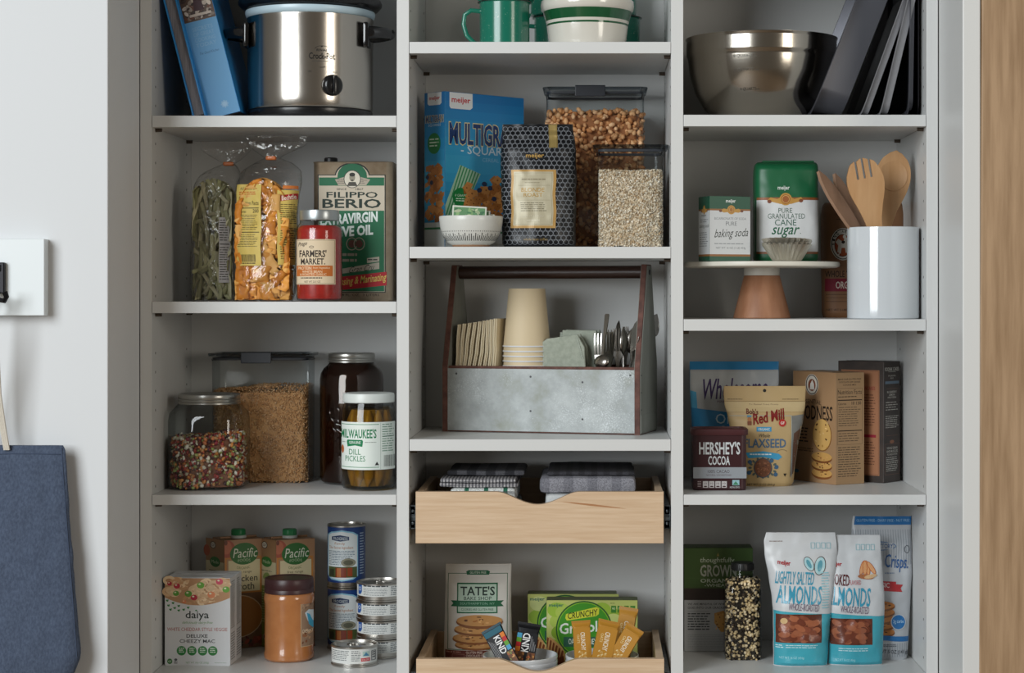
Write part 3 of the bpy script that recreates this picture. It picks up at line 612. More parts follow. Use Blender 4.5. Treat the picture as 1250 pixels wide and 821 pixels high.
# pickles
yc = .118; cx = X(450, yc); r = 33*S(yc); zt = lambda p: Z(p, yc)-zs
t = thing('pickle_jar', 'dill pickle jar with white and green label and white lid', 'jar', (cx, yc, zs))
pr = [(r*.8, .001), (r*.94, .004), (r*.985, .012), (r*.985, zt(505)), (r*.96, zt(499)), (r*.93, zt(494)), (r*.9, zt(490))]
bm = NB(); lathe(bm, pr, (cx, yc, zs), 64, cap1=False); obj('glass_body', bm, gl, t, True)
bm = NB(); lathe(bm, [(a*.95, z+.001) for a, z in pr[:5]]+[(r*.8, zt(495))], (cx, yc, zs), 48)
obj('brine', bm, glass('brine', '#e6cc7c', 1.33, .1, edge='#a08a3c'), t, True)
rr_ = random.Random(3)
pk = mat('pickle_skin', '#8f7f2a', .35, c2='#a8882e', nscale=60, bump=.4, bscale=150, coat=.3)
for k in range(11):
    a = k*6.28/11+.2; q = r*.64; bm = NB()
    tube(bm, [(cx+q*math.cos(a)+.003*math.sin(j), yc+q*math.sin(a), zs+.008+j*(zt(497)-.012)/8) for j in range(9)], [.002, .010, .0125, .0132, .0135, .0132, .0125, .010, .003], 10); obj('pickle', bm, pk, t, True)
bm = NB(); lathe(bm, [(r*.62, .008), (r*.62, zt(499))], (cx, yc, zs), 20); obj('pickle_core', bm, mat('pickle_inner', '#86741f', .5), t, True)
bm = NB(); lathe(bm, [(r*.93, zt(490.5)), (r*.955, zt(489.5)), (r*.955, zt(482)), (r*.93, zt(479.5)), (r*.85, zt(479))], (cx, yc, zs), 64); obj('lid', bm, mat('lid_white', '#d5dad6', .35), t, True)
A = Art(); g = '#1c7a4e'; A.rect(417.3, 514.5, 482.8, 572.5, '#dfe6e0').rect(418.5, 517, 466, 517.7, g).rect(418.5, 569, 466, 569.7, g).text("MILWAUKEE'S", 417.6, 522.8, 463, 534.2, g, .05).lines(419, 538.6, 425, 540.4, 1, '#8a938c').lines(449, 538.6, 463, 540.4, 1, '#8a938c')
A.poly([(426, 538), (427, 536), (446, 536), (447, 538), (446, 544.5), (437, 542.8), (427, 544.5)], g).text('GENUINE', 429, 537.6, 444, 541, '#dfe6e0', .02).text('DILL', 429, 547.3, 444, 554, g).text('PICKLES', 424, 555.5, 449.6, 562.3, g).ell(419.8, 548, 2.2, 5.2, '#b0602e').poly([(461, 567), (463.5, 562.5), (466, 567)], '#333333')
A.rect(467.6, 515, 468, 572, '#9aa89e').lines(469.5, 517, 482, 552, 12, '#7d9a88', .4).rect(469.5, 531.5, 482, 532.3, '#3f6a54').bars(471.5, 555, 482, 569, '#6a706c').lines(419, 571, 420, 571.4, 1, g)
A.build('paper_label', t, cmap(450, yc, r*.992, 33.1), pmat(.55), 2, base=.0002)
# ---------------------------------------------------------------- LEFT BAY, bottom shelf
zs = zL[3]
def mac(C, Rr, H, lab):
    t = thing('pasta_box', lab, 'box', ((C[0]+Rr[0])/2, (C[1]+Rr[1])/2, zs), 'white macaroni boxes'); carton(t, C, Rr, .0515, zs, H, mat('card_white', '#d4d7da', .45), 'box_body'); return t
C, Rr = Vector((X(201, .090), .090)), Vector((X(281, .085), .085)); Hb = Z(705, .087)-zs
t = mac(C, Rr, Hb, 'white macaroni box, front one of the pair, macaroni and peas pictured')
A = Art(); A.rect(201.3, 705.3, 280.8, 813.5, '#d6d9dd')
arcy = lambda x: 729+9.5*(1-((x-241)/40)**2)
A.poly([(201.3, 705.5), (280.8, 705.5)]+[(280.8-i*79.5/16, arcy(280.8-i*79.5/16)) for i in range(17)], '#b98e68')
for _ in range(75):
    x = rnd.uniform(204, 278); y = rnd.uniform(708, 736); rr = rnd.uniform(4.5, 8.5)
    if y+rr*.7 > arcy(x): continue
    A.ring(x, y, rr, rr*.75, rr*.45, jit(rnd.choice(('#d9b48c', '#e6cba6', '#c89a70', '#e0c29c')), .06), 12, rnd.uniform(0, 3), rnd.uniform(4.4, 7.5))
for x, y, q, c in ((215, 724, 3.8, '#5c9a3a'), (230, 724.5, 4.5, '#5c9a3a'), (245, 714, 4.6, '#6aa83f'), (276, 719, 4.5, '#6aa83f'), (216, 715, 4, '#b52a3e'), (237, 729, 4.2, '#b52a3e'), (268, 709.5, 4.5, '#d8536a'), (258, 725.5, 4.8, '#e08a5e'), (225, 734, 2.6, '#e08a5e'), (207, 712, 3, '#b52a3e')):
    A.ell(x, y, q, q*.85, jit(c, .04), 12).ell(x-q*.25, y-q*.3, q*.35, q*.25, '#dfe0c0', 8)
for x, y in ((204, 733), (205.5, 739), (211, 736), (208, 744), (213, 742), (218, 739.5), (218, 745), (224, 744), (229.5, 741.5)):
    A.ell(x, y, 1.7, 1, '#2f7a3c', 8, .6).ell(x+.9, y-.6, 1.2, .8, '#3f8a4c', 8, -.6)
A.text('daiya', 226.5, 745.4, 255, 757.2, '#1d2b2a', .02).ell(239.5, 744.8, 1.4, .9, '#2f7a3c', 8).text('deliciously dairy-free', 222, 757.8, 259, 761.9, '#4f8f3a', 0, .3).text('WHITE CHEDDAR STYLE VEGGIE', 204, 765.7, 277.5, 769.9, '#a8524e', .01)
A.text('DELUXE', 227.6, 773.8, 253.5, 778.1, '#252b30', .04).text('CHEEZY MAC', 219.3, 780, 262.5, 784.4, '#252b30', .02)
for x in (221.5, 234.3, 247.3, 259.7): A.ell(x, 794, 5.8, 5.8, '#2f8040', 20).lines(x-3.2, 790.5, x+3.6, 797.2, 3, '#dfe8dc', .45, rag=.15)
A.ell(207.2, 807, 3.2, 3.4, '#3a7a3c', 14).text('GF', 205.3, 806, 209.2, 808.3, '#dfe8dc').ell(214.6, 805, 1.9, 1.6, '#5a5f66', 10).lines(212.5, 807, 217, 810.5, 2, '#3c4148', .5).text('NET WT 10.6 OZ (300g)', 227, 807.3, 255, 810.2, '#6a9a6c').lines(262, 808.3, 279, 809.6, 1, '#8fa893', .4)
A.build('printed_front', t, qmap(C, Rr, 201, 281, 705, PYB(zs, .087), zs, Hb), pmat(.4))
dv = (Rr-C).normalized(); nv = Vector((-dv.y, dv.x))
def side(t, Rr, nv, dep, H, ink='#4a4f52', paper=None, n=22):
    A = Art()
    if paper: A.rect(0, 0, 100, 100, paper)
    A.lines(14, 5, 86, 60, n, ink, .35, rag=.4).lines(14, 64, 86, 96, n//2, ink, .35)
    A.build('printed_side', t, qmap(Rr, Rr+nv*dep, 0, 100, 0, 100, zs, H), pmat(.45))
side(t, Rr, nv, .0515, Hb)
A = Art(); A.lines(8, 20, 92, 80, 2, '#6a7076', .3)
C2, R2 = C+nv*.053, Rr+nv*.053; t2 = mac(C2, R2, Hb, 'white macaroni box behind its twin, only top and side showing'); side(t2, R2, nv, .0515, Hb)
# broth cartons
kraft = mat('carton_tan', '#9d7654', .5)
H = Z(659, .27)-zs
C = Vector((X(337, .262), .262)); Rr = Vector((X(384.3, .305), .305)); L_ = Vector((X(313.5, .318), .318))
d = (Rr-C).normalized(); nv = Vector((-d.y, d.x)); dep = (L_-C).length
t = thing('broth_carton', 'tan broth carton with green cap standing behind the brown-capped spread jar', 'carton', ((C.x+Rr.x)/2, C.y+.05, zs), 'chicken broth cartons')
bm = NB(); q = NB(); box(q, 0, (Rr-C).length, 0, dep, 0, H, .002); box(q, .003, (Rr-C).length-.003, dep*.44, dep*.5, H, H+.004, .001)
xf(q, Matrix.Translation((C.x, C.y, zs)) @ Matrix.Rotation(math.atan2(d.y, d.x), 4, 'Z')); join(bm, q); obj('carton_body', bm, kraft, t)
cp = C+d*(Rr-C).length*.5+nv*dep*.45; bm = NB()
lathe(bm, [(.0165, 0), (.0165, .005), (.0145, .006)], (cp.x, cp.y, zs+H+.0005), 32); obj('spout', bm, mat('spout_white', '#c8cdc8', .4), t, True)
bm = NB(); lathe(bm, [(.0142, .005), (.0145, .006), (.0145, .0175), (.0135, .019)], (cp.x, cp.y, zs+H), 32)
for k in range(28): a = k*6.283/28; box(bm, cp.x+.0144*math.cos(a)-.0005, cp.x+.0144*math.cos(a)+.0005, cp.y+.0144*math.sin(a)-.0005, cp.y+.0144*math.sin(a)+.0005, zs+H+.006, zs+H+.0172)
obj('cap', bm, mat('cap_green', '#128046', .35), t, True)
pb = PYB(zs, .28)
A = Art(); A.rect(337.2, 659, 384.2, pb-.5, '#a9805c').ell(341, 670, 9, 11, '#a4503a').ell(340, 668, 6, 8, '#b8694a').ell(339, 662, 2, 3, '#6d3a28')
A.frame(338, 680, 382, 724, 2, '#c07c34').rect(342, 684, 380, 722, '#d8cba2').text('ORGANIC', 352, 692, 368, 695.2, '#6f7a44', 0, 0, -1.2).text('free range', 350.5, 696.6, 370, 700.6, '#4a3c28').text('chicken', 345, 702, 377, 710, '#2f2a24', .01).text('broth', 349, 711.5, 373, 720, '#2f2a24', .01)
A.ell(360.8, 676.3, 17, 13.3, '#2c6a2a', 28).text('Pacific', 347.5, 669.5, 376, 681, '#d8dcc8', .01, .15).text('FOODS', 353.5, 682.3, 368.5, 685.5, '#b8c8a4', .0, 0, .8)
A.rect(337.2, 724, 384.2, pb-.5, '#7d5a3c').ell(354, 752, 30, 26, '#b0722f', 28).ring(354, 752, 30, 26, 1.2, '#d0b088', 28)
A.blobs(338, 776, 384, pb-1, 26, ['#6a2a1c', '#8a3a26', '#3a3424', '#a04a30'], 2, 5)
A.items = [([(min(max(x, 337.2), 384.2), y) for x, y in V], F, c) for V, F, c in A.items]
A.build('printed_front', t, qmap(C, Rr, 337, 384.3, 659, pb, zs, H), pmat(.45))
A = Art(); A.rect(314, 659, 336.8, pb-.5, '#a9805c').rect(314, 686, 336.8, 716, '#d6caa4').ell(315, 674, 4, 7, '#b05a3a').ell(323, 666.5, 3.6, 4.4, '#26221e').ell(323, 666.5, 2.8, 3.6, '#d8d0c0').text('GF', 321, 665, 325, 668, '#26221e').ell(325.5, 686.5, 6.4, 6.4, '#2f7a34').text('Made', 321, 684.5, 330, 688.5, '#c8d8b4').ell(325, 704, 3.4, 5, '#8aa05a', 10, .5).ell(329, 705, 2.4, 4, '#7a9448', 10, -.5).lines(318, 697, 333, 699, 1, '#6a6a48')
A.rect(314, 716, 336.8, pb-.5, '#7c8a3a').lines(317, 720, 334, 762, 14, '#c4c79a', .3).ell(325, 778, 4, 4.4, '#c8b494').ell(325, 778, 3, 3.3, '#5a4a2c')
A.build('printed_side', t, qmap(L_, C, 313.5, 337, 659, pb, zs, H), pmat(.45))
dup(t, Vector(t.location)+Vector((X(313.5, .318)-X(376, .318), 0, 0)), 'tan broth carton with green cap standing behind the white macaroni boxes')
# nut butter
yc = .16; cx = X(353, yc); r = 31*S(yc); zt = lambda p: Z(p, yc)-zs
t = thing('spread_jar', 'light brown nut butter jar with dark brown screw lid', 'jar', (cx, yc, zs))
bm = NB(); n_ = 64; prof = [(r*.9, .001), (r*.975, .005), (r*.985, .014), (r*.955, .019), (r*.955, zt(735)), (r*.985, zt(731)), (r*.985, zt(727)), (r*.95, zt(723)), (r*.9, zt(721))]
lathe(bm, prof, (cx, yc, zs), 64); obj('jar_body', bm, mat('nut_butter', '#b27444', .22, c2='#a96b3c', nscale=40, coat=.6), t, True)
bm = NB(); z0, z1 = zt(722), zt(704); lathe(bm, [(r*.93, z0), (r*.97, z0+.001), (r*.965, z0+.008), (r*.955, z0+.009), (r*.965, z0+.010), (r*.96, z1-.003), (r*.93, z1), (r*.88, z1), (r*.86, z1-.0015)], (cx, yc, zs), 64); obj('lid', bm, mat('lid_maroon', '#3a1d1f', .38), t, True)
A = Art(); A.rect(371.4, 732, 384.2, 789, '#8f7560').frame(371.4, 732, 384.5, 789, .5, '#d2b48c').poly([(376, 748), (380, 744), (384, 746), (384, 766), (379, 758)], '#c8d4dc').poly([(378, 748), (381, 750), (384, 760), (384, 768), (380, 762)], '#3f9fc4').blobs(372, 764, 384, 786, 14, ['#7a4a30', '#b89474', '#a06a48'], 1.5, 3).blobs(372, 734, 383, 745, 10, ['#6a4a36', '#a8886c'], 1, 2).text('CREAMY', 373, 768, 384, 772, '#e2d2b8')
A.build('paper_label', t, cmap(353, yc, r*.958, 31), pmat(.5), 1.2, base=.0003)
# soup cans
steel = mat('can_steel', '#b5b2ac', .28, 1)
yc = .29; cx = X(423, yc); r = 23.8*S(yc); h = (Z(638.5, yc)-zs)/2
def can(bm, c, r, h): lathe(bm, [(r*.96, 0), (r, .001), (r, .0035), (r*.965, .0045), (r*.965, h-.0045), (r, h-.0035), (r, h-.001), (r*.965, h), (r*.93, h), (r*.92, h-.004), (r*.8, h-.004), (r*.78, h-.003), (r*.3, h-.003)], c, 56)
t = thing('soup_can', 'blue labelled tall can, lower one of the two stacked', 'can', (cx, yc, zs), 'blue soup cans')
bm = NB(); can(bm, (cx, yc, zs), r, h-.0004); obj('can_body', bm, steel, t, True)
PB = PYB(zs, yc); y_ = lambda q: PB-h/S(yc)+(q-638.5)*(h/S(yc))/72.5
A = Art(); A.rect(399.3, y_(642), 446.8, y_(707.5), '#1c3f7c')
A.poly([(401, y_(652)), (406, y_(648.5)), (420, y_(646.5)), (434, y_(648.5)), (439.5, y_(652)), (439.5, y_(700)), (434, y_(704)), (420, y_(706)), (406, y_(704)), (401, y_(700))], '#8fc4dc')
A.poly([(402, y_(653)), (407, y_(650)), (420, y_(648)), (433, y_(650)), (438.5, y_(653)), (438.5, y_(699)), (433, y_(702.5)), (420, y_(704.5)), (407, y_(702.5)), (402, y_(699))], '#dbe2e4')
A.poly([(407, y_(654)), (418, y_(652)), (429, y_(654)), (429, y_(658)), (418, y_(659.5)), (407, y_(658))], '#1a3560').text('PROGRESS', 409, y_(654.4), 427.5, y_(658), '#c9d2d4', .02).text('Family', 411, y_(660.5), 424, y_(664), '#b0703a').text('The Secret Ingredient', 403.5, y_(665), 434, y_(669), '#b0703a', .01).lines(403, y_(670.5), 436, y_(688), 9, '#6a7e8e', .4)
A.rect(402.5, y_(689), 438.3, y_(701.5), '#4a5630').ell(428, y_(684), 9, y_(5)-y_(0), '#8d8a76').ell(428, y_(684), 6, y_(3)-y_(0), '#5a5a4a').rect(412, y_(690), 426, y_(701.5), '#7c2e16').rect(413.5, y_(690.5), 419, y_(701), '#b06a34').rect(427, y_(690), 433, y_(700), '#8f3c1a').rect(404, y_(692), 410, y_(700), '#2c3320')
A.lines(441.5, y_(650), 446, y_(700), 16, '#a8bcd0', .4)
A.build('paper_label', t, cmap(423, yc, r*.968, 23.8), pmat(.4), 1.6, base=.0002)
dup(t, (cx, yc, zs+h), 'blue labelled tall can, upper one of the two stacked')
# tuna cans
yc = .205; r = .0505; cx = X(484.3)-r-.0025; h = (Z(708, yc)-zs)/4; pc = cx/S(yc)+CX; PB = PYB(zs, yc)
t = thing('fish_can', 'short white labelled can at the bottom of the stack of four', 'can', (cx, yc, zs), 'short white labelled cans')
bm = NB(); can(bm, (cx, yc, zs), r, h-.0004); obj('can_body', bm, steel, t, True)
bm = NB(); tube(bm, [(cx-.006+.009*math.cos(a), yc+.004+.009*math.sin(a), zs+h-.0018) for a in [k*.52 for k in range(13)]], .0011, 6); box(bm, cx-.004, cx+.022, yc-.001, yc+.009, zs+h-.003, zs+h-.0015, .0006); obj('pull_ring', bm, steel, t, True)
q = 28.6; k = r/S(yc-r*.5); l = pc-k; T0 = PB-h/S(yc); hh = h/S(yc)
A = Art(); A.rect(l+.4, T0+hh*.17, pc+k*.98, T0+hh*.86, '#c9cbc8').poly([(l+3.2, T0+hh*.22), (l+8.4, T0+hh*.22), (l+8.4, T0+hh*.62), (l+6.5, T0+hh*.78), (l+3.2, T0+hh*.78)], '#2a5596').ring(l+5.6, T0+hh*.48, 1.7, 2.4, .6, '#c9d4e0', 10).lines(l+10.5, T0+hh*.26, l+42, T0+hh*.40, 1, '#3f4448', .55, rag=.02).lines(l+10.5, T0+hh*.43, l+41, T0+hh*.84, 5, '#6f7478', .35, rag=.1).lines(l+45, T0+hh*.22, l+57, T0+hh*.84, 6, '#6f7478', .5)
A.build('paper_label', t, cmap(pc, yc, r*.968, k), pmat(.4), 1.6, base=.0002)
for i, lb in enumerate(('second from the bottom', 'third from the bottom', 'topmost, just under the open shelf space,')): dup(t, (cx+.0006*(-1)**i, yc, zs+h*(i+1)), 'short white labelled can, '+lb+' of the stack of four' if i < 2 else 'short white labelled can on top of the stack of four')
yc = .105; cx = X(433, yc); r = 28.8*S(yc); h = Z(784.5, yc)-zs
t = thing('fish_can', 'short white labelled can standing alone in front of the can stack', 'can', (cx, yc, zs))
bm = NB(); can(bm, (cx, yc, zs), r, h); obj('can_body', bm, steel, t, True)
bm = NB(); tube(bm, [(cx-.006+.009*math.cos(a), yc+.004+.009*math.sin(a), zs+h-.0018) for a in [k*.52 for k in range(13)]], .0011, 6); box(bm, cx-.004, cx+.022, yc-.001, yc+.009, zs+h-.003, zs+h-.0015, .0006); obj('pull_ring', bm, steel, t, True)
A = Art(); A.rect(404.6, 791, 461.5, 808.5, '#ced0cd').lines(406, 793, 430, 806, 6, '#5f6468', .4).lines(432, 793, 444, 806.5, 6, '#5f6468', .4).rect(446, 794, 454, 800, '#a8c0b8').poly([(446.5, 799.5), (450, 795), (453.5, 799.5)], '#3f7a9a').rect(444, 802, 454.5, 806, '#b83038').text('NON-GMO', 445, 803, 453.5, 805, '#e2d8d4').frame(456, 794, 460.5, 806, .7, '#44484c').lines(457, 795.5, 460, 804, 3, '#44484c')
A.build('paper_label', t, cmap(433, yc, r*.968, 28.9), pmat(.4), 1.6, base=.0002)
# ---------------------------------------------------------------- MIDDLE BAY, top shelf: mugs and bowls
zs = zM[0]
en = mat('green_enamel', '#0e6650', .25, c2='#0f6b54', nscale=6, coat=.5)
def mug_mat():
    m, t_, b = nm('speckled_enamel'); N = t_.nodes; L = t_.links; tc = N.new('ShaderNodeTexCoord'); v = N.new('ShaderNodeTexVoronoi'); v.inputs['Scale'].default_value = 210; r_ = N.new('ShaderNodeValToRGB')
    n = N.new('ShaderNodeTexNoise'); n.inputs['Scale'].default_value = 60; mt = N.new('ShaderNodeMath'); mt.operation = 'MULTIPLY_ADD'; mt.inputs[1].default_value = .5
    r_.color_ramp.elements[0].position = .31; r_.color_ramp.elements[0].color = lin('#a9c4b4'); r_.color_ramp.elements[1].position = .34; r_.color_ramp.elements[1].color = lin('#0f6c57')
    L.new(tc.outputs['Object'], v.inputs[0]); L.new(tc.outputs['Object'], n.inputs[0]); L.new(n.outputs[0], mt.inputs[0]); L.new(v.outputs['Distance'], mt.inputs[2]); L.new(mt.outputs[0], r_.inputs[0]); L.new(r_.outputs[0], b.inputs['Base Color']); b.inputs['Roughness'].default_value = .22; b.inputs['Coat Weight'].default_value = .4; return m
em = mug_mat()
def mug(cx, yc, z, r, h, lab, hs=-1):
    t = thing('enamel_mug', lab, 'mug', (cx, yc, z), 'green speckled enamel mugs')
    bm = NB(); lathe(bm, [(r*.88, .0002), (r*.96, .003), (r*.965, h-.004), (r*1.02, h-.001), (r*1.01, h), (r*.95, h-.002), (r*.94, .006), (r*.3, .004)], (cx, yc, z), 56, cap1=True); obj('mug_body', bm, em, t, True)
    bm = NB(); ring = [(r*1.02*math.cos(a), r*1.02*math.sin(a)) for a in [k*6.2832/48 for k in range(49)]]
    tube(bm, [(cx+x, yc+y, z+h-.0007) for x, y in ring], .0013, 6); obj('dark_rim', bm, mat('rim_black', '#14211d', .3), t, True)
    bm = NB(); a_ = cx+hs*r*.95; w_ = .033; tube(bm, [(a_, yc, z+h*.80), (a_+hs*w_*.55, yc, z+h*.82), (a_+hs*w_*.92, yc, z+h*.72), (a_+hs*w_*1.0, yc, z+h*.5), (a_+hs*w_*.8, yc, z+h*.25), (a_+hs*w_*.35, yc, z+h*.08), (a_, yc, z+h*.04)], .0045, 10, flat=.5); obj('handle', bm, em, t, True)
    return t
yc = .075; r = 31.5*S(yc); m1 = mug(X(616, yc), yc, zs, r, Z(3, yc)-zs, 'green speckled enamel mug at left of the top middle shelf')
h = Z(3, yc)-zs
dup(m1, (X(622, yc), yc+.006, zs+h+.0012), 'green speckled mug stacked on the left mug, only its foot in view')
y2 = .30; dup(m1, (X(681, y2), y2, zs), 'green speckled mug standing behind the left side of the bowl'); dup(m1, (X(676, y2), y2, zs+h+.0012), 'green speckled mug stacked behind the bowl at left, above the frame')
dup(m1, (X(752.5, y2), y2, zs), 'green speckled mug standing behind the right side of the bowl', (0, 0, R(60))); dup(m1, (X(748, y2), y2, zs+h+.0012), 'green speckled mug stacked behind the bowl at right, above the frame', (0, 0, R(60)))
yc = .115; cx = X(717, yc); r = 57*S(yc); h = Z(2, yc)-zs
crm = mat('cream_glaze', '#d2cec4', .15, coat=.5); gb = mat('green_band', '#17502f', .15, coat=.5)
t = thing('mixing_bowl', 'cream bowl with wide green stripe in front of the green mugs', 'bowl', (cx, yc, zs), 'cream and green bowls')
def bowl_prof(r, h): return [(r*.60, .0003), (r*.80, .002), (r*.835, h*.2), (r*.87, h*.46)], [(r*.87, h*.46), (r*.877, h*.50)], [(r*.877, h*.50), (r*.893, h*.56)], [(r*.893, h*.56), (r*.95, h*.765)], [(r*.95, h*.765), (r*.985, h*.80), (r*1.0, h*.9), (r*.99, h*.98), (r*.97, h), (r*.94, h*.98), (r*.86, h*.5), (r*.75, h*.12), (r*.2, h*.08)]
bm = NB(); a, b, c_, d_, e_ = bowl_prof(r, h)
lathe(bm, a, (cx, yc, zs), 72, cap1=False); lathe(bm, c_, (cx, yc, zs), 72, cap0=False, cap1=False); lathe(bm, e_, (cx, yc, zs), 72, cap0=False)
obj('bowl_body', bm, crm, t, True)
bm = NB(); lathe(bm, b, (cx, yc, zs), 72, cap0=False, cap1=False); lathe(bm, d_, (cx, yc, zs), 72, cap0=False, cap1=False); obj('green_stripe', bm, gb, t, True)
dup(t, (cx, yc, zs+h*.30), 'cream bowl nested inside the striped bowl, only its rim in view')
# ---------------------------------------------------------------- MIDDLE BAY, second shelf
zs = zM[1]
C = Vector((X(543, .12), .12)); Rr = Vector((X(639.5, .270), .270)); L_ = Vector((X(518, .163), .163)); H = Z(111, .12)-zs
d = (Rr-C).normalized(); nv = Vector((-d.y, d.x))
t = thing('cereal_box', 'blue cereal box standing at an angle behind the small bowl', 'box', ((C.x+Rr.x)/2, .2, zs))
carton(t, C, Rr, (L_-C).length, zs, H, mat('card_blue', '#1a78ad', .35))
pb = PYB(zs, .12); A = Art(); A.rect(543.3, 111.4, 639.3, pb-.3, '#1c7fb8')
for i in range(12): A.rect(543.3, 111.4+i*11, 639.3, 122.4+i*11, ['#1a6fae', '#1b76b3', '#1d7db8', '#1f84bc', '#228bc0', '#2a93c4', '#3399c7', '#3a9ec9', '#3a9ec9', '#3598c4', '#2e8ebb', '#2a86b2'][i])
A.poly([(548.5, 111.6), (576, 111.6), (576, 129), (573, 131.5), (550, 131.5), (548.5, 129)], '#d8dde0').text('meijer', 551, 117, 573.5, 126, '#b5222e', .05)
A.text('MULTIGRAIN', 547.5, 147, 634.5, 176.5, '#d8c98e', .12, arc=0).text('MULTIGRAIN', 548.3, 148.2, 633.7, 175.2, '#12346a', .06)
A.text('- SQUARES -', 562, 175.5, 632, 188, '#c8dce8', .02).text('CEREAL', 588, 190, 608, 194.5, '#8abedd')
A.poly([(561, 200), (586, 210), (560, 268), (543.5, 262), (543.5, 250)], '#9fc4a8')
for i in range(7): A.poly([(562+i*3.4, 200.5+i*1.4), (563.4+i*3.4, 201+i*1.4), (545.5+i*3.2, 262), (543.8+i*3.2, 262)], '#3f8a5c')
A.ell(562, 240, 10, 12, '#1f7a3e').text('0 GRAMS', 555, 236, 569, 239, '#cfe4cf').lines(556, 241, 568, 246, 2, '#cfe4cf')
for _ in range(95):
    x, y = rnd.uniform(568, 637), rnd.uniform(212, 276); 
    if y < 212+abs(x-602)*.35: continue
    q = rnd.uniform(4, 6.5); a_ = rnd.uniform(0, 1.57); A.ell(x, y, q, q*1.15, jit(rnd.choice(('#b0723a', '#9a5f2c', '#c08448')), .06), 4, a_); A.ell(x, y, q*.2, q*.2, '#7a4820', 5)
for x, y in ((590, 222), (597, 227), (584, 230), (602, 240)): A.ell(x, y, 3, 3, '#27344f', 10)
A.rect(543.3, 276, 639.3, pb-.3, '#d4d8d6').rect(543.3, 281, 639.3, 283, '#2f7a4c')
A.build('printed_front', t, qmap(C, Rr, 543, 639.5, 111, pb, zs, H), pmat(.3))
A = Art()
for i in range(12): A.rect(518.3, 111.4+i*14, 542.7, 125.4+i*14, ['#1a6fae', '#1b76b3', '#1d7db8', '#1f84bc', '#228bc0', '#2a93c4', '#3399c7', '#3a9ec9', '#3a9ec9', '#3598c4', '#2e8ebb', '#2a86b2'][i])
A.poly([(522, 111.6), (539, 111.6), (539, 125), (537, 127), (524, 127), (522, 125)], '#d8dde0').text('meijer', 524, 116, 537, 122, '#b5222e', .05).text('MULTIGRAIN', 519.5, 139, 541.5, 149, '#d8c98e', .12).text('MULTIGRAIN', 520, 139.6, 541, 148.3, '#12346a', .05).text('SQUARES', 523, 150, 538, 153.5, '#c8dce8')
A.ell(530, 174, 8, 13, '#1f7a3e').lines(524.5, 168, 536, 180, 3, '#cfe4cf', .4)
for _ in range(70):
    x, y = rnd.uniform(521, 540.5), rnd.uniform(202, 268); q = rnd.uniform(3.5, 5); A.ell(x, y, min(q, x-518.5, 542.5-x), q*1.3, jit(rnd.choice(('#b0723a', '#9a5f2c', '#c08448', '#a4672f')), .06), 4, .6 if rnd.random() < .5 else 0)
for x, y in ((522, 215), (527, 222)): A.ell(x, y, 2, 3, '#27344f', 10)
A.rect(518.3, 271, 542.7, pb-.3, '#c4c8c6').rect(518.3, 277, 542.7, 279.5, '#2f7a4c')
A.build('printed_side', t, qmap(L_, C, 518, 543, 111, pb, zs, H), pmat(.3))
# small bowl and tea bags
yc = .063; cx = X(575, yc); r = 39*S(yc); h = Z(264, yc)-zs
t = thing('tea_bowl', 'small white bowl with black dash pattern holding tea packets', 'bowl', (cx, yc, zs))
bm = NB(); lathe(bm, [(r*.52, .0002), (r*.56, .001), (r*.60, h*.075)], (cx, yc, zs), 64); obj('clay_foot', bm, mat('bare_clay', '#a07a5c', .8), t, True)
bp = [(r*.60, h*.075), (r*.74, h*.16), (r*.88, h*.36), (r*.96, h*.62), (r*.99, h*.85), (r, h*.97), (r*.985, h), (r*.95, h*.97), (r*.92, h*.7), (r*.8, h*.3), (r*.4, h*.16)]
bm = NB(); lathe(bm, bp, (cx, yc, zs), 72, cap0=False); obj('bowl_body', bm, mat('bowl_white', '#cfcfc9', .3), t, True)
def brad(z):
    for (a0, z0), (a1, z1) in zip(bp[:6], bp[1:6]):
        if z0 <= z <= z1: return a0+(a1-a0)*(z-z0)/(z1-z0)
    return r
bm = NB()
for i in range(84):
    a = i*6.2832/84
    for (za, zb_, wdt) in ((.20, .40+.05*math.sin(i*2.3), .0014), (.49, .515, .0013)):
        pts = []
        for k_ in range(4):
            z = h*(za+(zb_-za)*k_/3); rr = brad(z)+.0003
            pts.append([(cx+rr*math.cos(a+e*wdt/rr), yc+rr*math.sin(a+e*wdt/rr), zs+z) for e in (-.5, .5)])
        for p, q in zip(pts, pts[1:]): bm.faces.new([bm.verts.new(v) for v in (p[0], p[1], q[1], q[0])])
obj('dash_pattern', bm, mat('dash_black', '#1e2022', .4), t)
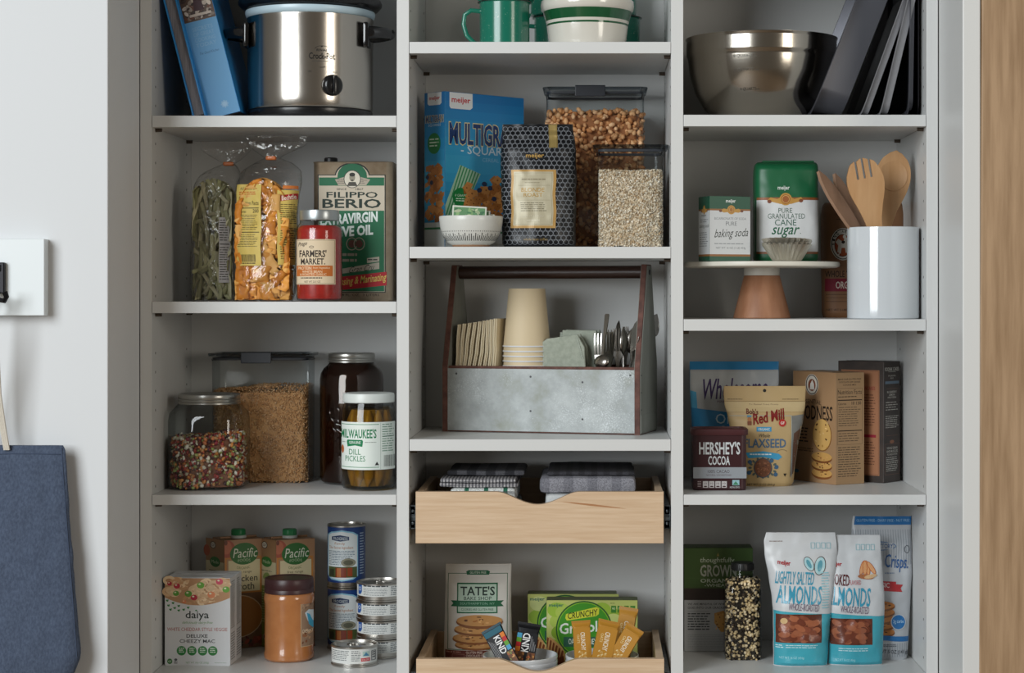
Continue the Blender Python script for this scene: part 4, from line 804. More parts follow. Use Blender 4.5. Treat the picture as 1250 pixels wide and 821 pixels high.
for i, (px, y, tilt, l2) in enumerate(((571, .052, 4, 'green and cream tea packet at the front of the small bowl'), (577, .062, 8, 'tea packet directly behind the front packet in the small bowl'), (582, .072, 12, 'white edged tea packet third from the front in the small bowl'), (586, .080, 16, 'rearmost tea packet in the small bowl, leaning right'))):
    w_, hh, z0 = .068, .067, zs+h*.24
    t = thing('tea_packet', l2, 'tea bag', (X(px, y), y, z0), 'tea packets in the small bowl')
    Mx = Matrix.Translation((X(px, y), y, z0)) @ Matrix.Rotation(R(-tilt*.5+2), 4, 'X') @ Matrix.Rotation(R(tilt*.35+2), 4, 'Y')
    q = w_/2 if i < 1 else .030
    bm = NB(); box(bm, -q, q, 0, .003, 0, hh-.006*i, .0012); obj('packet', xf(bm, Mx), mat('packet_white', '#cfd0c4', .5), t)
    A = Art(); a1 = hh*1000-6*i-3; Q = q*1000-3
    A.rect(-Q, 2, Q, a1, '#5d8a5e')
    A.blobs(-Q, a1*.35, Q, a1, 40, ['#4c7f4e', '#7da06a', '#9fb58a', '#3f6f4c', '#b8c4a0'], 3, 8, .4)
    A.ell(0, a1*.55, 15, 15, '#d9d8c8').ring(0, a1*.55, 13, 13, 1, '#6a7a5a').ell(0, a1*.6, 5, 4, '#4f7a4a').rect(-6, a1*.52, 6, a1*.535, '#444f3c').lines(-8, a1*.42, 8, a1*.5, 2, '#444f3c')
    A.build('packet_print', t, lambda px, py, e: Mx @ Vector((px/1000, -e, py/1000)), pmat(.4))
# coffee bag
yc = .10; pb = PYB(zs, yc)
t = thing('coffee_bag', 'black coffee bag with white ring pattern and gold framed label', 'coffee', (X(657, yc), yc, zs))
P = Pouch([(pb, 617, 701, .034), (pb-5, 613, 703, .040), (260, 613, 703, .041), (215, 611, 704, .037), (185, 611, 703, .028), (166, 613, 701, .014), (158, 613, 700, .006), (151, 613.5, 699.5, .004)], yc, zs, .012, .0032, seed=31)
obj('bag_body', P.body(44, 56), mat('black_foil', '#0b0d12', .36, bump=.5, bscale=45, spec=.4), t, True)
A = Art(); row = 0; py = 157.0
while py < pb-3:
    l, r_, _ = P.at(py); px = l+4+(3.1 if row % 2 else 0)
    while px < r_-3:
        A.ring(px, py, 3.3, 3.1, .45, '#84888e', 10); px += 6.2
    py += 5.35; row += 1
A.items = [([p for p in V], F, c) for V, F, c in A.items]
ar = A; A2 = Art()
A2.rect(624.5, 208, 679, 279, '#b08a4e').rect(627.5, 210.5, 675.5, 276, '#b5ad93').frame(629, 212, 674, 274.5, .3, '#8f8468')
A2.lines(637, 219, 668, 221.5, 1, '#8a8068', .6).lines(641, 223.5, 662, 225, 1, '#8a8068', .5).rect(633, 227, 672, 227.3, '#8a8068').text('BLONDE', 637.5, 230, 665.5, 235.2, '#a8823a', .02).text('ROAST', 640.5, 236.4, 663.5, 241.2, '#a8823a', .02).rect(633, 245, 672, 245.3, '#8a8068').lines(636, 248, 668, 260, 5, '#6f6852', .35).text('NET WT 12 OZ (340g)', 640, 263.5, 664, 265.8, '#cfc9b4').lines(644, 269, 660, 271, 1, '#cfc9b4')
A2.rect(642, 187.6, 665, 195, '#0b0d12').text('meijer', 642.5, 188, 664.5, 194.8, '#b8924a', .03).rect(637, 290, 672, 294.5, '#0b0d12').text('whole bean coffee', 640, 291, 669, 294, '#8a7038')
ar.build('ring_print', t, P.map(), pmat(.5), base=.0006); A2.build('foil_label', t, P.map(), pmat(.42, .1), 2.5, 3, base=.0018)
A = Art(); A.rect(670, 151.5, 680.5, 181, '#a08a54').rect(671.5, 153, 679, 180, '#b39c62'); A.build('gold_tie', t, P.map(), pmat(.3, .5), 2, 2, base=.0022)
# containers
t, cx, yc, hw, hd, H = container('tall clear container of puffed cereal behind the coffee bag', 662, 791, 105.5, .215, .14, zs, 'clear latch-lid containers', (702, 739), 4.5)
fill('puffed_cereal', 'tan puffed cereal filling the tall container behind the coffee bag', 'cereal', (cx, yc), hw, hd, zs, Z(133, .22)-zs, ICO0, (.0082, .0052, .0047), ['#d29c6c', '#c68c5a', '#deac7c', '#bc7e4e', '#e6b88c'], 2900, '#9a6238', 0, .018, 5)
t, cx, yc, hw, hd, H = container('short clear container of rolled oats at the right of its shelf', 723.5, 817, 176, .055, .135, zs, 'clear latch-lid containers', None, 6)
fill('rolled_oats', 'pale rolled oats filling the short container', 'oats', (cx, yc), hw, hd, zs, Z(207, .06)-zs, OCT, (.0034, .0028, .0010), ['#e6d6be', '#efe2cc', '#d8c4a6', '#f4eadb', '#c2a684'], 17000, '#dccab0', 0, .005, 6)
# ---------------------------------------------------------------- MIDDLE BAY, third shelf: galvanized caddy
zs = zM[2]
A0 = Vector((X(540, .225), .225, 0)); B0 = Vector((X(781, .115), .115, 0)); dx = (B0-A0).normalized(); dy = Vector((-dx.y, dx.x, 0)); Lc = (B0-A0).length; Wc = .145
MC_ = Matrix(((dx.x, dy.x, 0, A0.x), (dx.y, dy.y, 0, A0.y), (0, 0, 1, zs), (0, 0, 0, 1)))
W = lambda x, y, z: MC_ @ Vector((x, y, z))
t = thing('tool_caddy', 'weathered galvanized metal caddy with dark wooden carrying rod', 'caddy', W(Lc/2, Wc/2, 0))
def zinc():
    m, t_, b = nm('galvanized'); N = t_.nodes; L = t_.links; tc = N.new('ShaderNodeTexCoord')
    n = N.new('ShaderNodeTexNoise'); n.inputs['Scale'].default_value = 14; n.inputs['Detail'].default_value = 8; n.inputs['Roughness'].default_value = .65
    r_ = N.new('ShaderNodeValToRGB'); e = r_.color_ramp.elements; e[0].position = .32; e[0].color = lin('#84887f'); e[1].position = .7; e[1].color = lin('#aeb3b3')
    q = r_.color_ramp.elements.new(.5); q.color = lin('#979c9c')
    v = N.new('ShaderNodeTexNoise'); v.inputs['Scale'].default_value = 420; v.inputs['Detail'].default_value = 2; mk = N.new('ShaderNodeTexNoise'); mk.inputs['Scale'].default_value = 11; mk.inputs['Detail'].default_value = 1
    ad = N.new('ShaderNodeMath'); ad.operation = 'ADD'; rr = N.new('ShaderNodeValToRGB'); rr.color_ramp.elements[0].position = .57; rr.color_ramp.elements[1].position = .70
    ml = N.new('ShaderNodeMath'); ml.operation = 'MULTIPLY'; ml.inputs[1].default_value = .5
    mx = N.new('ShaderNodeMix'); mx.data_type = 'RGBA'; mx.inputs['B'].default_value = lin('#c3c8ca')
    for k in (n, v, mk): L.new(tc.outputs['Object'], k.inputs[0])
    L.new(n.outputs[0], r_.inputs[0]); L.new(v.outputs[0], ad.inputs[0]); L.new(mk.outputs[0], ad.inputs[1]); L.new(ad.outputs[0], ml.inputs[0]); L.new(ml.outputs[0], rr.inputs[0]); L.new(rr.outputs[0], mx.inputs['Factor']); L.new(r_.outputs[0], mx.inputs['A']); L.new(mx.outputs['Result'], b.inputs['Base Color'])
    b.inputs['Roughness'].default_value = .5; b.inputs['Metallic'].default_value = .25; bp = N.new('ShaderNodeBump'); bp.inputs['Strength'].default_value = .15; bp.inputs['Distance'].default_value = .001; L.new(n.outputs[0], bp.inputs['Height']); L.new(bp.outputs[0], b.inputs['Normal']); return m
zi = zinc(); rust = mat('rusty_wood', '#4f2f27', .7, c2='#6d463b', nscale=60, bump=.3, bscale=120); dz = mat('dark_zinc', '#7a7b72', .6, .1, c2='#8f9088', nscale=20, stretch=(1, 1, .3), bump=.2)
Hc = (528-446)*S(.17); th = .011
bm = NB(); box(bm, th, Lc-th, .001, .0028, .003, Hc-.0062, .0004); obj('front_panel', xf(bm, MC_), zi, t)
bm = NB(); box(bm, th, Lc-th, .003, .012, .0005, Hc-.0008, .0012); obj('front_board', xf(bm, MC_), rust, t)
bm = NB(); box(bm, th, Lc-th, Wc-.012, Wc, .0005, Hc, .001); obj('back_board', xf(bm, MC_), rust, t)
bm = NB(); box(bm, th, Lc-th, .0125, Wc-.0125, .001, .009, .001); obj('bottom_board', xf(bm, MC_), rust, t)
Ht = Z(322.5, .17)-zs
prof = [(0, 0), (Wc, 0), (Wc, Hc+.01), (.096, Ht), (.058, Ht), (0, Hc)]
for x0, mi in ((0, 0), (Lc-th, 1)):
    bm = NB(); pl_ = NB(); plate(pl_, [(a, b) for a, b in prof], 0, th, .0008); xf(pl_, Matrix(((0, 1, 0, x0), (1, 0, 0, 0), (0, 0, 1, 0), (0, 0, 0, 1)))); bmesh.ops.recalc_face_normals(pl_, faces=pl_.faces[:]); join(bm, pl_)
    e = obj('end_board', xf(bm, MC_), rust, t)
    bm = NB(); q = NB(); i_ = .0022; pr = [(i_, .002), (Wc-i_, .002), (Wc-i_, Hc+.008), (.096-i_, Ht-i_), (.058+i_, Ht-i_), (i_, Hc)]
    xs_ = x0+th if mi else x0-.0012
    plate(q, pr, 0, .0012); xf(q, Matrix(((0, 1, 0, xs_), (1, 0, 0, 0), (0, 0, 1, 0), (0, 0, 0, 1)))); bmesh.ops.recalc_face_normals(q, faces=q.faces[:]); join(bm, q)
    xi = x0-.0012 if mi else x0+th; q = NB(); plate(q, pr, 0, .0012); xf(q, Matrix(((0, 1, 0, xi), (1, 0, 0, 0), (0, 0, 1, 0), (0, 0, 0, 1)))); bmesh.ops.recalc_face_normals(q, faces=q.faces[:]); join(bm, q)
    obj('metal_cladding', xf(bm, MC_), dz, e)
    if mi:
        bm = NB(); box(bm, Lc+.0012, Lc+.0022, .003, Wc-.003, .004, .040, .0004); obj('corner_strap', xf(bm, MC_), dz, e)
        bm = NB(); lathe(q := NB(), [(.0055, 0), (.0055, .0015), (.004, .002)], (0, 0, 0), 12); xf(q, Matrix.Translation((Lc+.001, .077, Ht-.016)) @ Matrix.Rotation(R(90), 4, 'Y')); join(bm, q); obj('rod_bolt', xf(bm, MC_), mat('nail_dark', '#4a4a4c', .5, .6), e); bm = NB()
        for zz_ in (.05, .085, .12): lathe(q := NB(), [(.0018, 0), (.0015, .0008)], (0, 0, 0), 8); xf(q, Matrix.Translation((Lc+.0012, .008, zz_)) @ Matrix.Rotation(R(90), 4, 'Y')); join(bm, q)
        obj('nail_head', xf(bm, MC_), MC['nail_dark'], e)
bm = NB(); tube(bm, [(th*.6+k*(Lc-th*1.2)/6, .077, Ht-.0155) for k in range(7)], .0132, 20); obj('carrying_rod', xf(bm, MC_), mat('dark_rod', '#2a1812', .38, c2='#3a231a', nscale=14, stretch=(.2, 1, 1), bump=.1), t, True)
bm = NB()
for x, z in ((.19, .115), (.19, .045), (.30, .105), (.30, .03), (.03, .12), (.4, .12)):
    lathe(q := NB(), [(.0022, 0), (.0018, .0008)], (0, 0, 0), 8); xf(q, Matrix.Translation((x, .0010, z)) @ Matrix.Rotation(R(90), 4, 'X')); join(bm, q)
obj('nail_head', xf(bm, MC_), MC['nail_dark'], t)
fz = .0095
# folded paper napkins
npm = mat('paper_napkin', '#d6c9ac', .9, bump=.25, bscale=250)
def napkin(i):
    x = .030+i*.0098; h = (Z(396-i*.9, .2)-zs)-fz; tt = thing('paper_napkin', '', 'napkin', W(x, .05, fz), 'folded beige paper napkins')
    bm = NB(); rr = random.Random(i); n = 10; lean = -.020
    for k, o_ in enumerate((0, .0036)):
        rings = []
        for j in range(n+1):
            v = j/n; xx = x+o_+lean*(1-v)*1.0+.0028*math.sin(v*5+i*.7)+(.0012 if j in (3, 7) else 0); th_ = .0030
            rings.append([W(xx, .018+.003*k, fz+h*v), W(xx+th_, .018+.002*k, fz+h*v), W(xx+th_*1.05+.006, .10, fz+h*v*(1-.006*k)), W(xx+.006, .10, fz+h*v*(1-.006*k))])
        loft(bm, rings)
    obj('folded_sheet', bm, npm, tt); return tt
ords = ['leftmost', 'second from the left', 'third from the left', 'fourth from the left', 'middle one', 'fourth from the right', 'third from the right', 'second from the right', 'rightmost, beside the cups']
for i in range(9): napkin(i)['label'] = 'folded beige paper napkin, '+ords[i]+' of the row in the caddy'
# paper cups
ccx, ccy = X(643.2, .235), .235; yk = .235; zr = Z(423, yk); hcup = Z(352, yk)-zr; rt, rb_ = 28.8*S(yk), 22.3*S(yk); pt_ = .0102
pcm = mat('cup_paper', '#cdbb9a', .6); rim_m = mat('cup_rim', '#d9dce0', .4)
n = int((zr-zs-fz)/pt_); z0 = zr-n*pt_
t = thing('paper_cup', 'x', 'cup', (ccx, ccy, z0), 'stacked tan paper cups')
bm = NB(); lathe(bm, [(rt, .0015), (rb_, hcup-.001), (rb_-.0006, hcup), (rb_-.0015, hcup), (rb_-.002, hcup-.004)], (ccx, ccy, z0), 56, cap0=False); obj('cup_wall', bm, pcm, t, True)
bm = NB(); tube(bm, [(ccx+rt*math.cos(a), ccy+rt*math.sin(a), z0+.0016) for a in [k*6.2832/48 for k in range(49)]], .0016, 8); obj('rolled_rim', bm, rim_m, t, True)
nn = ['topmost']+[w_+' from the top' for w_ in ('second', 'third', 'fourth', 'fifth', 'sixth', 'seventh', 'eighth', 'ninth', 'tenth', 'eleventh', 'twelfth', 'thirteenth', 'fourteenth', 'fifteenth', 'sixteenth', 'seventeenth', 'eighteenth', 'nineteenth', 'twentieth')]
for k in range(1, n+1):
    i = n-k; dup(t, (ccx, ccy, z0+k*pt_), 'tan paper cup with white rim, '+nn[i]+' of the inverted stack')
t['label'] = 'tan paper cup with white rim, lowest of the inverted stack'
# cloth napkins
sage = mat('sage_linen', '#92998c', .95, c2='#a0a699', nscale=120, bump=.4, bscale=380)
def cloth(lab, pts, y0, y1, seed):
    tt = thing('cloth_napkin', lab, 'napkin', W(pts[0][0]+.03, (y0+y1)/2, fz), 'folded sage cloth napkins'); bm = NB(); n = 5
    for k in range(n):
        a, b = y0+(y1-y0)*k/n, y0+(y1-y0)*(k+.86)/n; o_ = .004*math.sin(seed+k*2.1)
        rings = []
        for yy, ins in ((a, .003), (a+(b-a)*.25, 0), (a+(b-a)*.75, 0), (b, .003)):
            ring = []
            m = len(pts)
            cxp = sum(p[0] for p in pts)/m; czp = sum(p[1] for p in pts)/m
            for i in range(m):
                p, q = pts[i], pts[(i+1) % m]
                for e in range(8):
                    u = e/8; px, pz = p[0]+(q[0]-p[0])*u, p[1]+(q[1]-p[1])*u
                    wv = .0016*noise.noise(Vector((px*40, pz*40, seed+k)))
                    px += (cxp-px)*ins*8+wv+o_*(pz/.2); pz += (czp-pz)*ins*3+wv+(o_ if pz > .05 else 0)*.6
                    ring.append(W(px, yy+.003*noise.noise(Vector((px*30, pz*30, seed)))*(1 if pz > .02 else 0), max(fz, pz)))
            rings.append(ring)
        loft(bm, rings)
    o = obj('folded_cloth', bm, sage, tt, True); return tt
gx = lambda px, y=.17: (px-540)/241*Lc
zh = lambda py, y=.17: Z(py, y)-zs
cloth('grey-green cloth napkin folded in front of the cup stack', [(gx(652), fz), (gx(716), fz), (gx(708), zh(425)), (gx(700), zh(409)), (gx(662), zh(415)), (gx(655), zh(420))], .03, .062, 1)
tt = cloth('grey-green cloth napkin folded upright behind the front napkin', [(gx(668), fz), (gx(724), fz), (gx(721), zh(424)), (gx(716), zh(405)), (gx(674), zh(404.5))], .07, .11, 2)
bm = NB()
for k in range(16):
    q = NB(); bmesh.ops.create_icosphere(q, subdivisions=1, radius=.0011); v_ = k/15; xf(q, Matrix.Translation(W(gx(701.5+7*v_), .0295-.0015, zh(412+25*v_)))); join(bm, q)
obj('beaded_hem', bm, mat('hem_thread', '#b9c2b8', .8), tt)
# flatware, standing handle down
cut = mat('flatware_steel', '#b4b0aa', .26, 1)
def fork():
    bm = NB(); L_ = .205
    rings = [[(x*w_, y*th_, z) for x, y in ((-1, -1), (1, -1), (1, 1), (-1, 1))] for z, w_, th_ in ((0, .006, .0008), (.004, .008, .001), (.03, .0075, .0011), (.09, .0035, .0014), (.125, .003, .0014), (.140, .006, .0011), (.150, .011, .001), (.158, .012, .001))]
    loft(bm, rings)
    for k in range(4):
        x = -.0102+k*.0068
        loft(bm, [[(x+a*w_, y_+b*.0008, z) for a, b in ((-1, -1), (1, -1), (1, 1), (-1, 1))] for z, w_, y_ in ((.157, .0019, 0), (.175, .0017, -.002), (.195, .0015, -.002), (.205, .0008, -.0005))])
    return bm
def spoon():
    bm = NB(); loft(bm, [[(x*w_, y*th_, z) for x, y in ((-1, -1), (1, -1), (1, 1), (-1, 1))] for z, w_, th_ in ((0, .004, .0008), (.004, .0055, .001), (.03, .005, .0011), (.09, .0028, .0014), (.14, .0026, .0014), (.146, .0035, .0012))])
    rings = []
    for j in range(9):
        v = j/8; hw = .0195*math.sin(math.pi*(v**.85)*.98+.03)**.75; z = .144+.058*v
        front = [(hw*math.cos(a), -.0005-.008*math.sin(math.pi*v)*math.sin(a), z) for a in [math.pi*k/8 for k in range(9)]]
        rings.append(front+[(x, y+.0012, z) for x, y, z in front[::-1]])
    loft(bm, rings); return bm
def knife():
    bm = NB(); loft(bm, [[(x*w_+o_, y*th_, z) for x, y in ((-1, -1), (1, -1), (1, 1), (-1, 1))] for z, w_, th_, o_ in ((0, .007, .002, 0), (.005, .009, .003, 0), (.06, .008, .003, 0), (.105, .005, .003, 0), (.112, .008, .0012, .001), (.16, .0105, .001, .001), (.20, .009, .0008, .002), (.215, .005, .0006, .004), (.222, .001, .0004, .006))]); return bm
base = {}
def flat(kind, px, y, top, rz, rx, lab, lean=0):
    L_ = {'fork': .205, 'spoon': .202, 'knife': .222}[kind]; L0 = zh(top, .16)-fz
    if kind not in base:
        base[kind] = tt = thing(kind, lab, kind, (0, 0, 0), 'steel flatware standing in the caddy'); obj({'fork': 'tines_and_handle', 'spoon': 'bowl_and_handle', 'knife': 'blade_and_handle'}[kind], {'fork': fork, 'spoon': spoon, 'knife': knife}[kind](), cut, tt, True)
    else: tt = dup(base[kind], (0, 0, 0), lab)
    p = W(gx(px), y, fz); tt.location = p; tt.rotation_euler = (R(rx), R(lean), R(rz)); tt.scale = (1, 1, L0/L_*(1 if abs(lean) < 20 else 1.05)); return tt
flat('fork', 724, .06, 407, -20, 0, 'fork beside the sage napkin, leftmost of the flatware')
flat('fork', 730, .10, 403, 10, 0, 'second fork from the sage napkins')
flat('fork', 736, .05, 405, 35, 0, 'third fork from the sage napkins')
flat('knife', 739, .12, 392, 50, 0, 'thin table knife among the left forks, rising above them', -2)
flat('fork', 744, .075, 401, -30, 0, 'fork just right of the low spoon')
flat('fork', 749, .10, 399, 60, 0, 'fork turned almost edge-on in the middle of the flatware')
flat('spoon', 753, .06, 399, 70, 0, 'dark spoon turned sideways at the middle of the flatware')
flat('spoon', 758, .11, 400, 20, 0, 'spoon facing front at the middle of the flatware')
flat('knife', 763, .07, 391, 10, 0, 'broad bladed knife right of the middle spoons', 1)
flat('fork', 769, .11, 396, 20, 0, 'fork just left of the caddy end board')
flat('knife', 767, .12, 397, 80, 0, 'narrow knife between the last fork and the end board')
def free(kind, p, q, roll, lab, ln=None):
    tt = dup(base[kind], p, lab); d = (Vector(q)-Vector(p)); L_ = {'fork': .205, 'spoon': .202, 'knife': .222}[kind]
    tt.rotation_euler = (d.to_track_quat('Z', 'Y').to_matrix().to_4x4() @ Matrix.Rotation(R(roll), 4, 'Z')).to_euler(); tt.scale = (1, 1, d.length/L_); return tt
free('spoon', W(gx(736), .040, zh(383)), W(gx(731), .022, zh(452)), 180, 'spoon standing bowl down, its handle the tallest at left of the flatware')
free('fork', W(gx(752), .05, zh(478)), W(gx(779), .022, zh(409)), 20, 'fork leaning to the right against the end board')
free('spoon', W(Lc-.016, .10, zh(480)), W(Lc-.010, Wc+.045, zh(384)), 80, 'dark spoon leaning back, its tip showing beyond the end board')
# ---------------------------------------------------------------- MIDDLE BAY: two pull-out drawers
def beech():
    m, t_, b = nm('beech'); N = t_.nodes; L = t_.links; tc = N.new('ShaderNodeTexCoord'); mp = N.new('ShaderNodeMapping'); mp.inputs['Scale'].default_value = (1.3, 1.3, 26)
    n = N.new('ShaderNodeTexNoise'); n.inputs['Scale'].default_value = 7; n.inputs['Detail'].default_value = 9; n.inputs['Roughness'].default_value = .6; n.inputs['Distortion'].default_value = .25
    r_ = N.new('ShaderNodeValToRGB'); e = r_.color_ramp.elements; e[0].position = .3; e[0].color = lin('#c8a988'); e[1].position = .75; e[1].color = lin('#dbc1a3')
    L.new(tc.outputs['Object'], mp.inputs[0]); L.new(mp.outputs[0], n.inputs[0]); L.new(n.outputs[0], r_.inputs[0]); L.new(r_.outputs[0], b.inputs['Base Color']); b.inputs['Roughness'].default_value = .42; return m
be = beech()
def drawer(lab, pt, pb, pl=507.3, pr=810.2, mark=False):
    x0, x1, zt_, zb_ = X(pl), X(pr), Z(pt), Z(pb); t = thing('pull_out_drawer', lab, 'drawer', ((x0+x1)/2, .18, zb_))
    n0, n1, dp = X(pl+99.5), X(pl+199), (15.5)*s; K = 22
    top = [(n0+(n1-n0)*i/K, zt_-dp*(.5-.5*math.cos(2*math.pi*i/K))**.80) for i in range(K+1)]
    pts = [(x0, zb_), (x1, zb_), (x1, zt_)]+top[::-1]+[(x0, zt_)]
    bm = NB(); plate(bm, pts, .001, .0175, .0007); obj('drawer_front', bm, be, t)
    for a, b in ((x0+.0005, x0+.0145), (x1-.0145, x1-.0005)):
        bm = NB(); box(bm, a, b, .018, .350, zb_+.002, zt_-.001, .0008); obj('drawer_side', bm, be, t)
    bm = NB(); box(bm, x0+.015, x1-.015, .337, .350, zb_+.002, zt_-.004, .0008); obj('drawer_back', bm, be, t)
    bm = NB(); box(bm, x0+.0148, x1-.0148, .0178, .3365, zb_+.006, zb_+.012); obj('drawer_bottom', bm, be, t)
    for a, b in ((X(499.2)+.0012, x0-.0004), (x1+.0004, X(819.3)-.0012)):
        zc = (zt_+zb_)/2 if zb_ > Z(700) else zt_-.05; bm = NB(); xm = (a+b)/2
        box(bm, a, a+.0016, .006, .34, zc-.024, zc+.024, .0004); box(bm, b-.0016, b, .004, .34, zc-.022, zc+.022, .0004)
        for sg in (-1, 1): box(bm, a+.0008, b-.0008, .008, .33, zc+sg*.022-.001, zc+sg*.022+.001, .0004); box(bm, xm-.002, xm+.002, .005, .2, zc+sg*.012-.003, zc+sg*.012+.003, .001)
        box(bm, a+.001, b-.001, .010, .020, zc-.008, zc+.006, .0012)
        obj('drawer_slide', bm, mat('slide_metal', '#6d7478', .35, .85, c2='#25292b', nscale=120), t)
    if mark:
        A = Art(); A.poly([(685, 612.2), (700, 612.8), (724, 615), (745, 617.8), (766, 620.8), (745, 619.4), (722, 617.2), (700, 614.4)], '#a97850'); A.build('grain_streak', t, fmap(.001), pmat(.45), eps=1e-5, base=5e-5)
    return zb_+.0122
f1 = drawer('upper beech pull-out drawer holding folded dish towels', 600, 663, mark=True)
f2 = drawer('lower beech pull-out drawer holding snacks and bowls', 804, 868, 508, 810.8)
def plaid(name, c1, c2, c3, sx, sz, w1=.5, bump=.6):
    m, t_, b = nm(name); N = t_.nodes; L = t_.links; tc = N.new('ShaderNodeTexCoord'); sp_ = N.new('ShaderNodeSeparateXYZ'); L.new(tc.outputs['Object'], sp_.inputs[0])
    def band(sock, sc_, w_):
        a = N.new('ShaderNodeMath'); a.operation = 'MULTIPLY'; a.inputs[1].default_value = sc_; L.new(sock, a.inputs[0]); f = N.new('ShaderNodeMath'); f.operation = 'FRACT'; L.new(a.outputs[0], f.inputs[0])
        g_ = N.new('ShaderNodeMath'); g_.operation = 'LESS_THAN'; g_.inputs[1].default_value = w_; L.new(f.outputs[0], g_.inputs[0]); return g_.outputs[0]
    ad = N.new('ShaderNodeMath'); ad.operation = 'ADD'; L.new(sp_.outputs['Y'], ad.inputs[0]); L.new(sp_.outputs['Z'], ad.inputs[1])
    a, c = band(sp_.outputs['X'], sx, w1), band(ad.outputs[0], sz, w1)
    m1 = N.new('ShaderNodeMix'); m1.data_type = 'RGBA'; m1.inputs['A'].default_value = lin(c1); m1.inputs['B'].default_value = lin(c2); L.new(a, m1.inputs['Factor'])
    m2 = N.new('ShaderNodeMix'); m2.data_type = 'RGBA'; m2.inputs['B'].default_value = lin(c3); L.new(m1.outputs['Result'], m2.inputs['A']); q = N.new('ShaderNodeMath'); q.operation = 'MULTIPLY'; q.inputs[1].default_value = .55; L.new(c, q.inputs[0]); L.new(q.outputs[0], m2.inputs['Factor'])
    n = N.new('ShaderNodeTexNoise'); n.inputs['Scale'].default_value = 450; n.inputs['Detail'].default_value = 2; mm = N.new('ShaderNodeMix'); mm.data_type = 'RGBA'; mm.blend_type = 'MULTIPLY'; mm.inputs['Factor'].default_value = .7; L.new(m2.outputs['Result'], mm.inputs['A'])
    cr = N.new('ShaderNodeValToRGB'); cr.color_ramp.elements[0].position = .35; cr.color_ramp.elements[0].color = (.35, .35, .37, 1); cr.color_ramp.elements[1].position = .6; L.new(n.outputs[0], cr.inputs[0]); L.new(cr.outputs[0], mm.inputs['B']); L.new(mm.outputs['Result'], b.inputs['Base Color'])
    b.inputs['Roughness'].default_value = .95; bp = N.new('ShaderNodeBump'); bp.inputs['Strength'].default_value = bump; bp.inputs['Distance'].default_value = .001; L.new(tc.outputs['Object'], n.inputs[0]); L.new(n.outputs[0], bp.inputs['Height']); L.new(bp.outputs[0], b.inputs['Normal']); return m
def towel(lab, grp, pl, pr, y0, y1, z0, z1, m, seed, folds=2):
    x0, x1 = X(pl, y0), X(pr, y0); t = thing('dish_towel', lab, 'towel', ((x0+x1)/2, (y0+y1)/2, z0), grp); bm = NB(); h = (z1-z0)/folds
    for k in range(folds):
        q = NB(); box(q, x0+.002*k, x1-.003*k, y0+.0015*k, y1, z0+h*k+.0003, z0+h*(k+1)-.0005, min(h*.42, .009))
        for _ in range(3): bmesh.ops.subdivide_edges(q, edges=[e for e in q.edges if e.calc_length() > .012], cuts=1, use_grid_fill=True)
        for v in q.verts:
            n_ = noise.noise(Vector((v.co.x*30, v.co.y*30, v.co.z*30+seed+k*5))); v.co += Vector((n_*.003, n_*.003, noise.noise(Vector((v.co.x*14, v.co.y*14, seed)))*.002))
        join(bm, q)
    obj('folded_cloth', bm, m, t, True); return t
g1 = 'folded towels at the left of the upper drawer'; g2 = 'folded towels at the right of the upper drawer'
zz1 = lambda py, y=.08: Z(py, y)
pl1 = plaid('gingham', '#c2c0c1', '#6a696e', '#55545a', 150, 150); pl2 = plaid('green_stripe', '#e0e4e2', '#2c6f56', '#55575d', 26, 30, .22); pl3 = plaid('dark_check', '#5a5b61', '#33343a', '#28292d', 26, 26); pl4 = plaid('grey_weave', '#b2b2ba', '#8e8e96', '#6c6d76', 21, 9, .4); pl5 = plaid('charcoal', '#3c3c42', '#2a2a2f', '#333338', 40, 40)
wh = mat('towel_white', '#c9cccd', .95, bump=.5, bscale=420)
h0 = f1+.0005; hA = zz1(603.5); hB = zz1(593); hC = zz1(582.5); 
towel('white towel with green and dark stripes under the gingham towel', g1, 547, 634, .05, .28, h0, zz1(594), pl2, 1, 3)
towel('small grey gingham towel on the left towel stack', g1, 536, 632, .058, .28, zz1(594)+.0006, zz1(583), pl1, 2, 2)
towel('dark checked towel topping the back of the left towel stack', g1, 546, 640, .11, .30, zz1(583)+.0006, zz1(575.5), pl3, 3, 1)
towel('white towel folded beneath the heathered grey towel', g2, 664, 772, .052, .28, h0, zz1(601), wh, 4, 2)
towel('heathered grey towel forming most of the right towel stack', g2, 659, 776, .056, .29, zz1(601)+.0006, zz1(580.5), pl4, 5, 1)
towel('charcoal towel on top of the right towel stack', g2, 668, 775, .07, .30, zz1(580.5)+.0006, zz1(574.5), pl5, 6, 1)
# cookie bag
zs = f2; yc = .225; pb = PYB(zs, yc)
t = thing('cookie_bag', 'white and green cookie bag standing at the left of the lower drawer', 'cookies', (X(583, yc), yc, zs))
P = Pouch([(pb, 543, 623, .028), (pb-6, 542, 624, .032), (780, 542, 625, .031), (745, 543, 624, .028), (715, 543.5, 624, .018), (700, 543.5, 624, .006), (688, 543.5, 624, .003)], yc, zs, .006, .0014, seed=41)
obj('bag_body', P.body(), mat('paper_white', '#c9c6bf', .5), t, True)
g = '#1d5a3c'; A = Art(); A.rect(544, 690, 623.3, 791, '#c9c7c1').frame(547, 699, 619.8, 790, .7, g).poly([(569, 697), (572, 695.5), (595, 695.5), (598, 697), (597, 701), (570, 701)], g).text('GLUTEN FREE', 573.5, 696.8, 593.5, 699.6, '#b8c4b4', .02)
A.rect(558.5, 710, 608, 746, g).rect(560, 711.6, 606.5, 744.5, '#a9bfb0').text("TATE'S", 562.5, 714, 604.6, 725, '#20302a', .04).text('BAKE SHOP', 567, 726.2, 600.6, 730.3, '#20302a', .01)
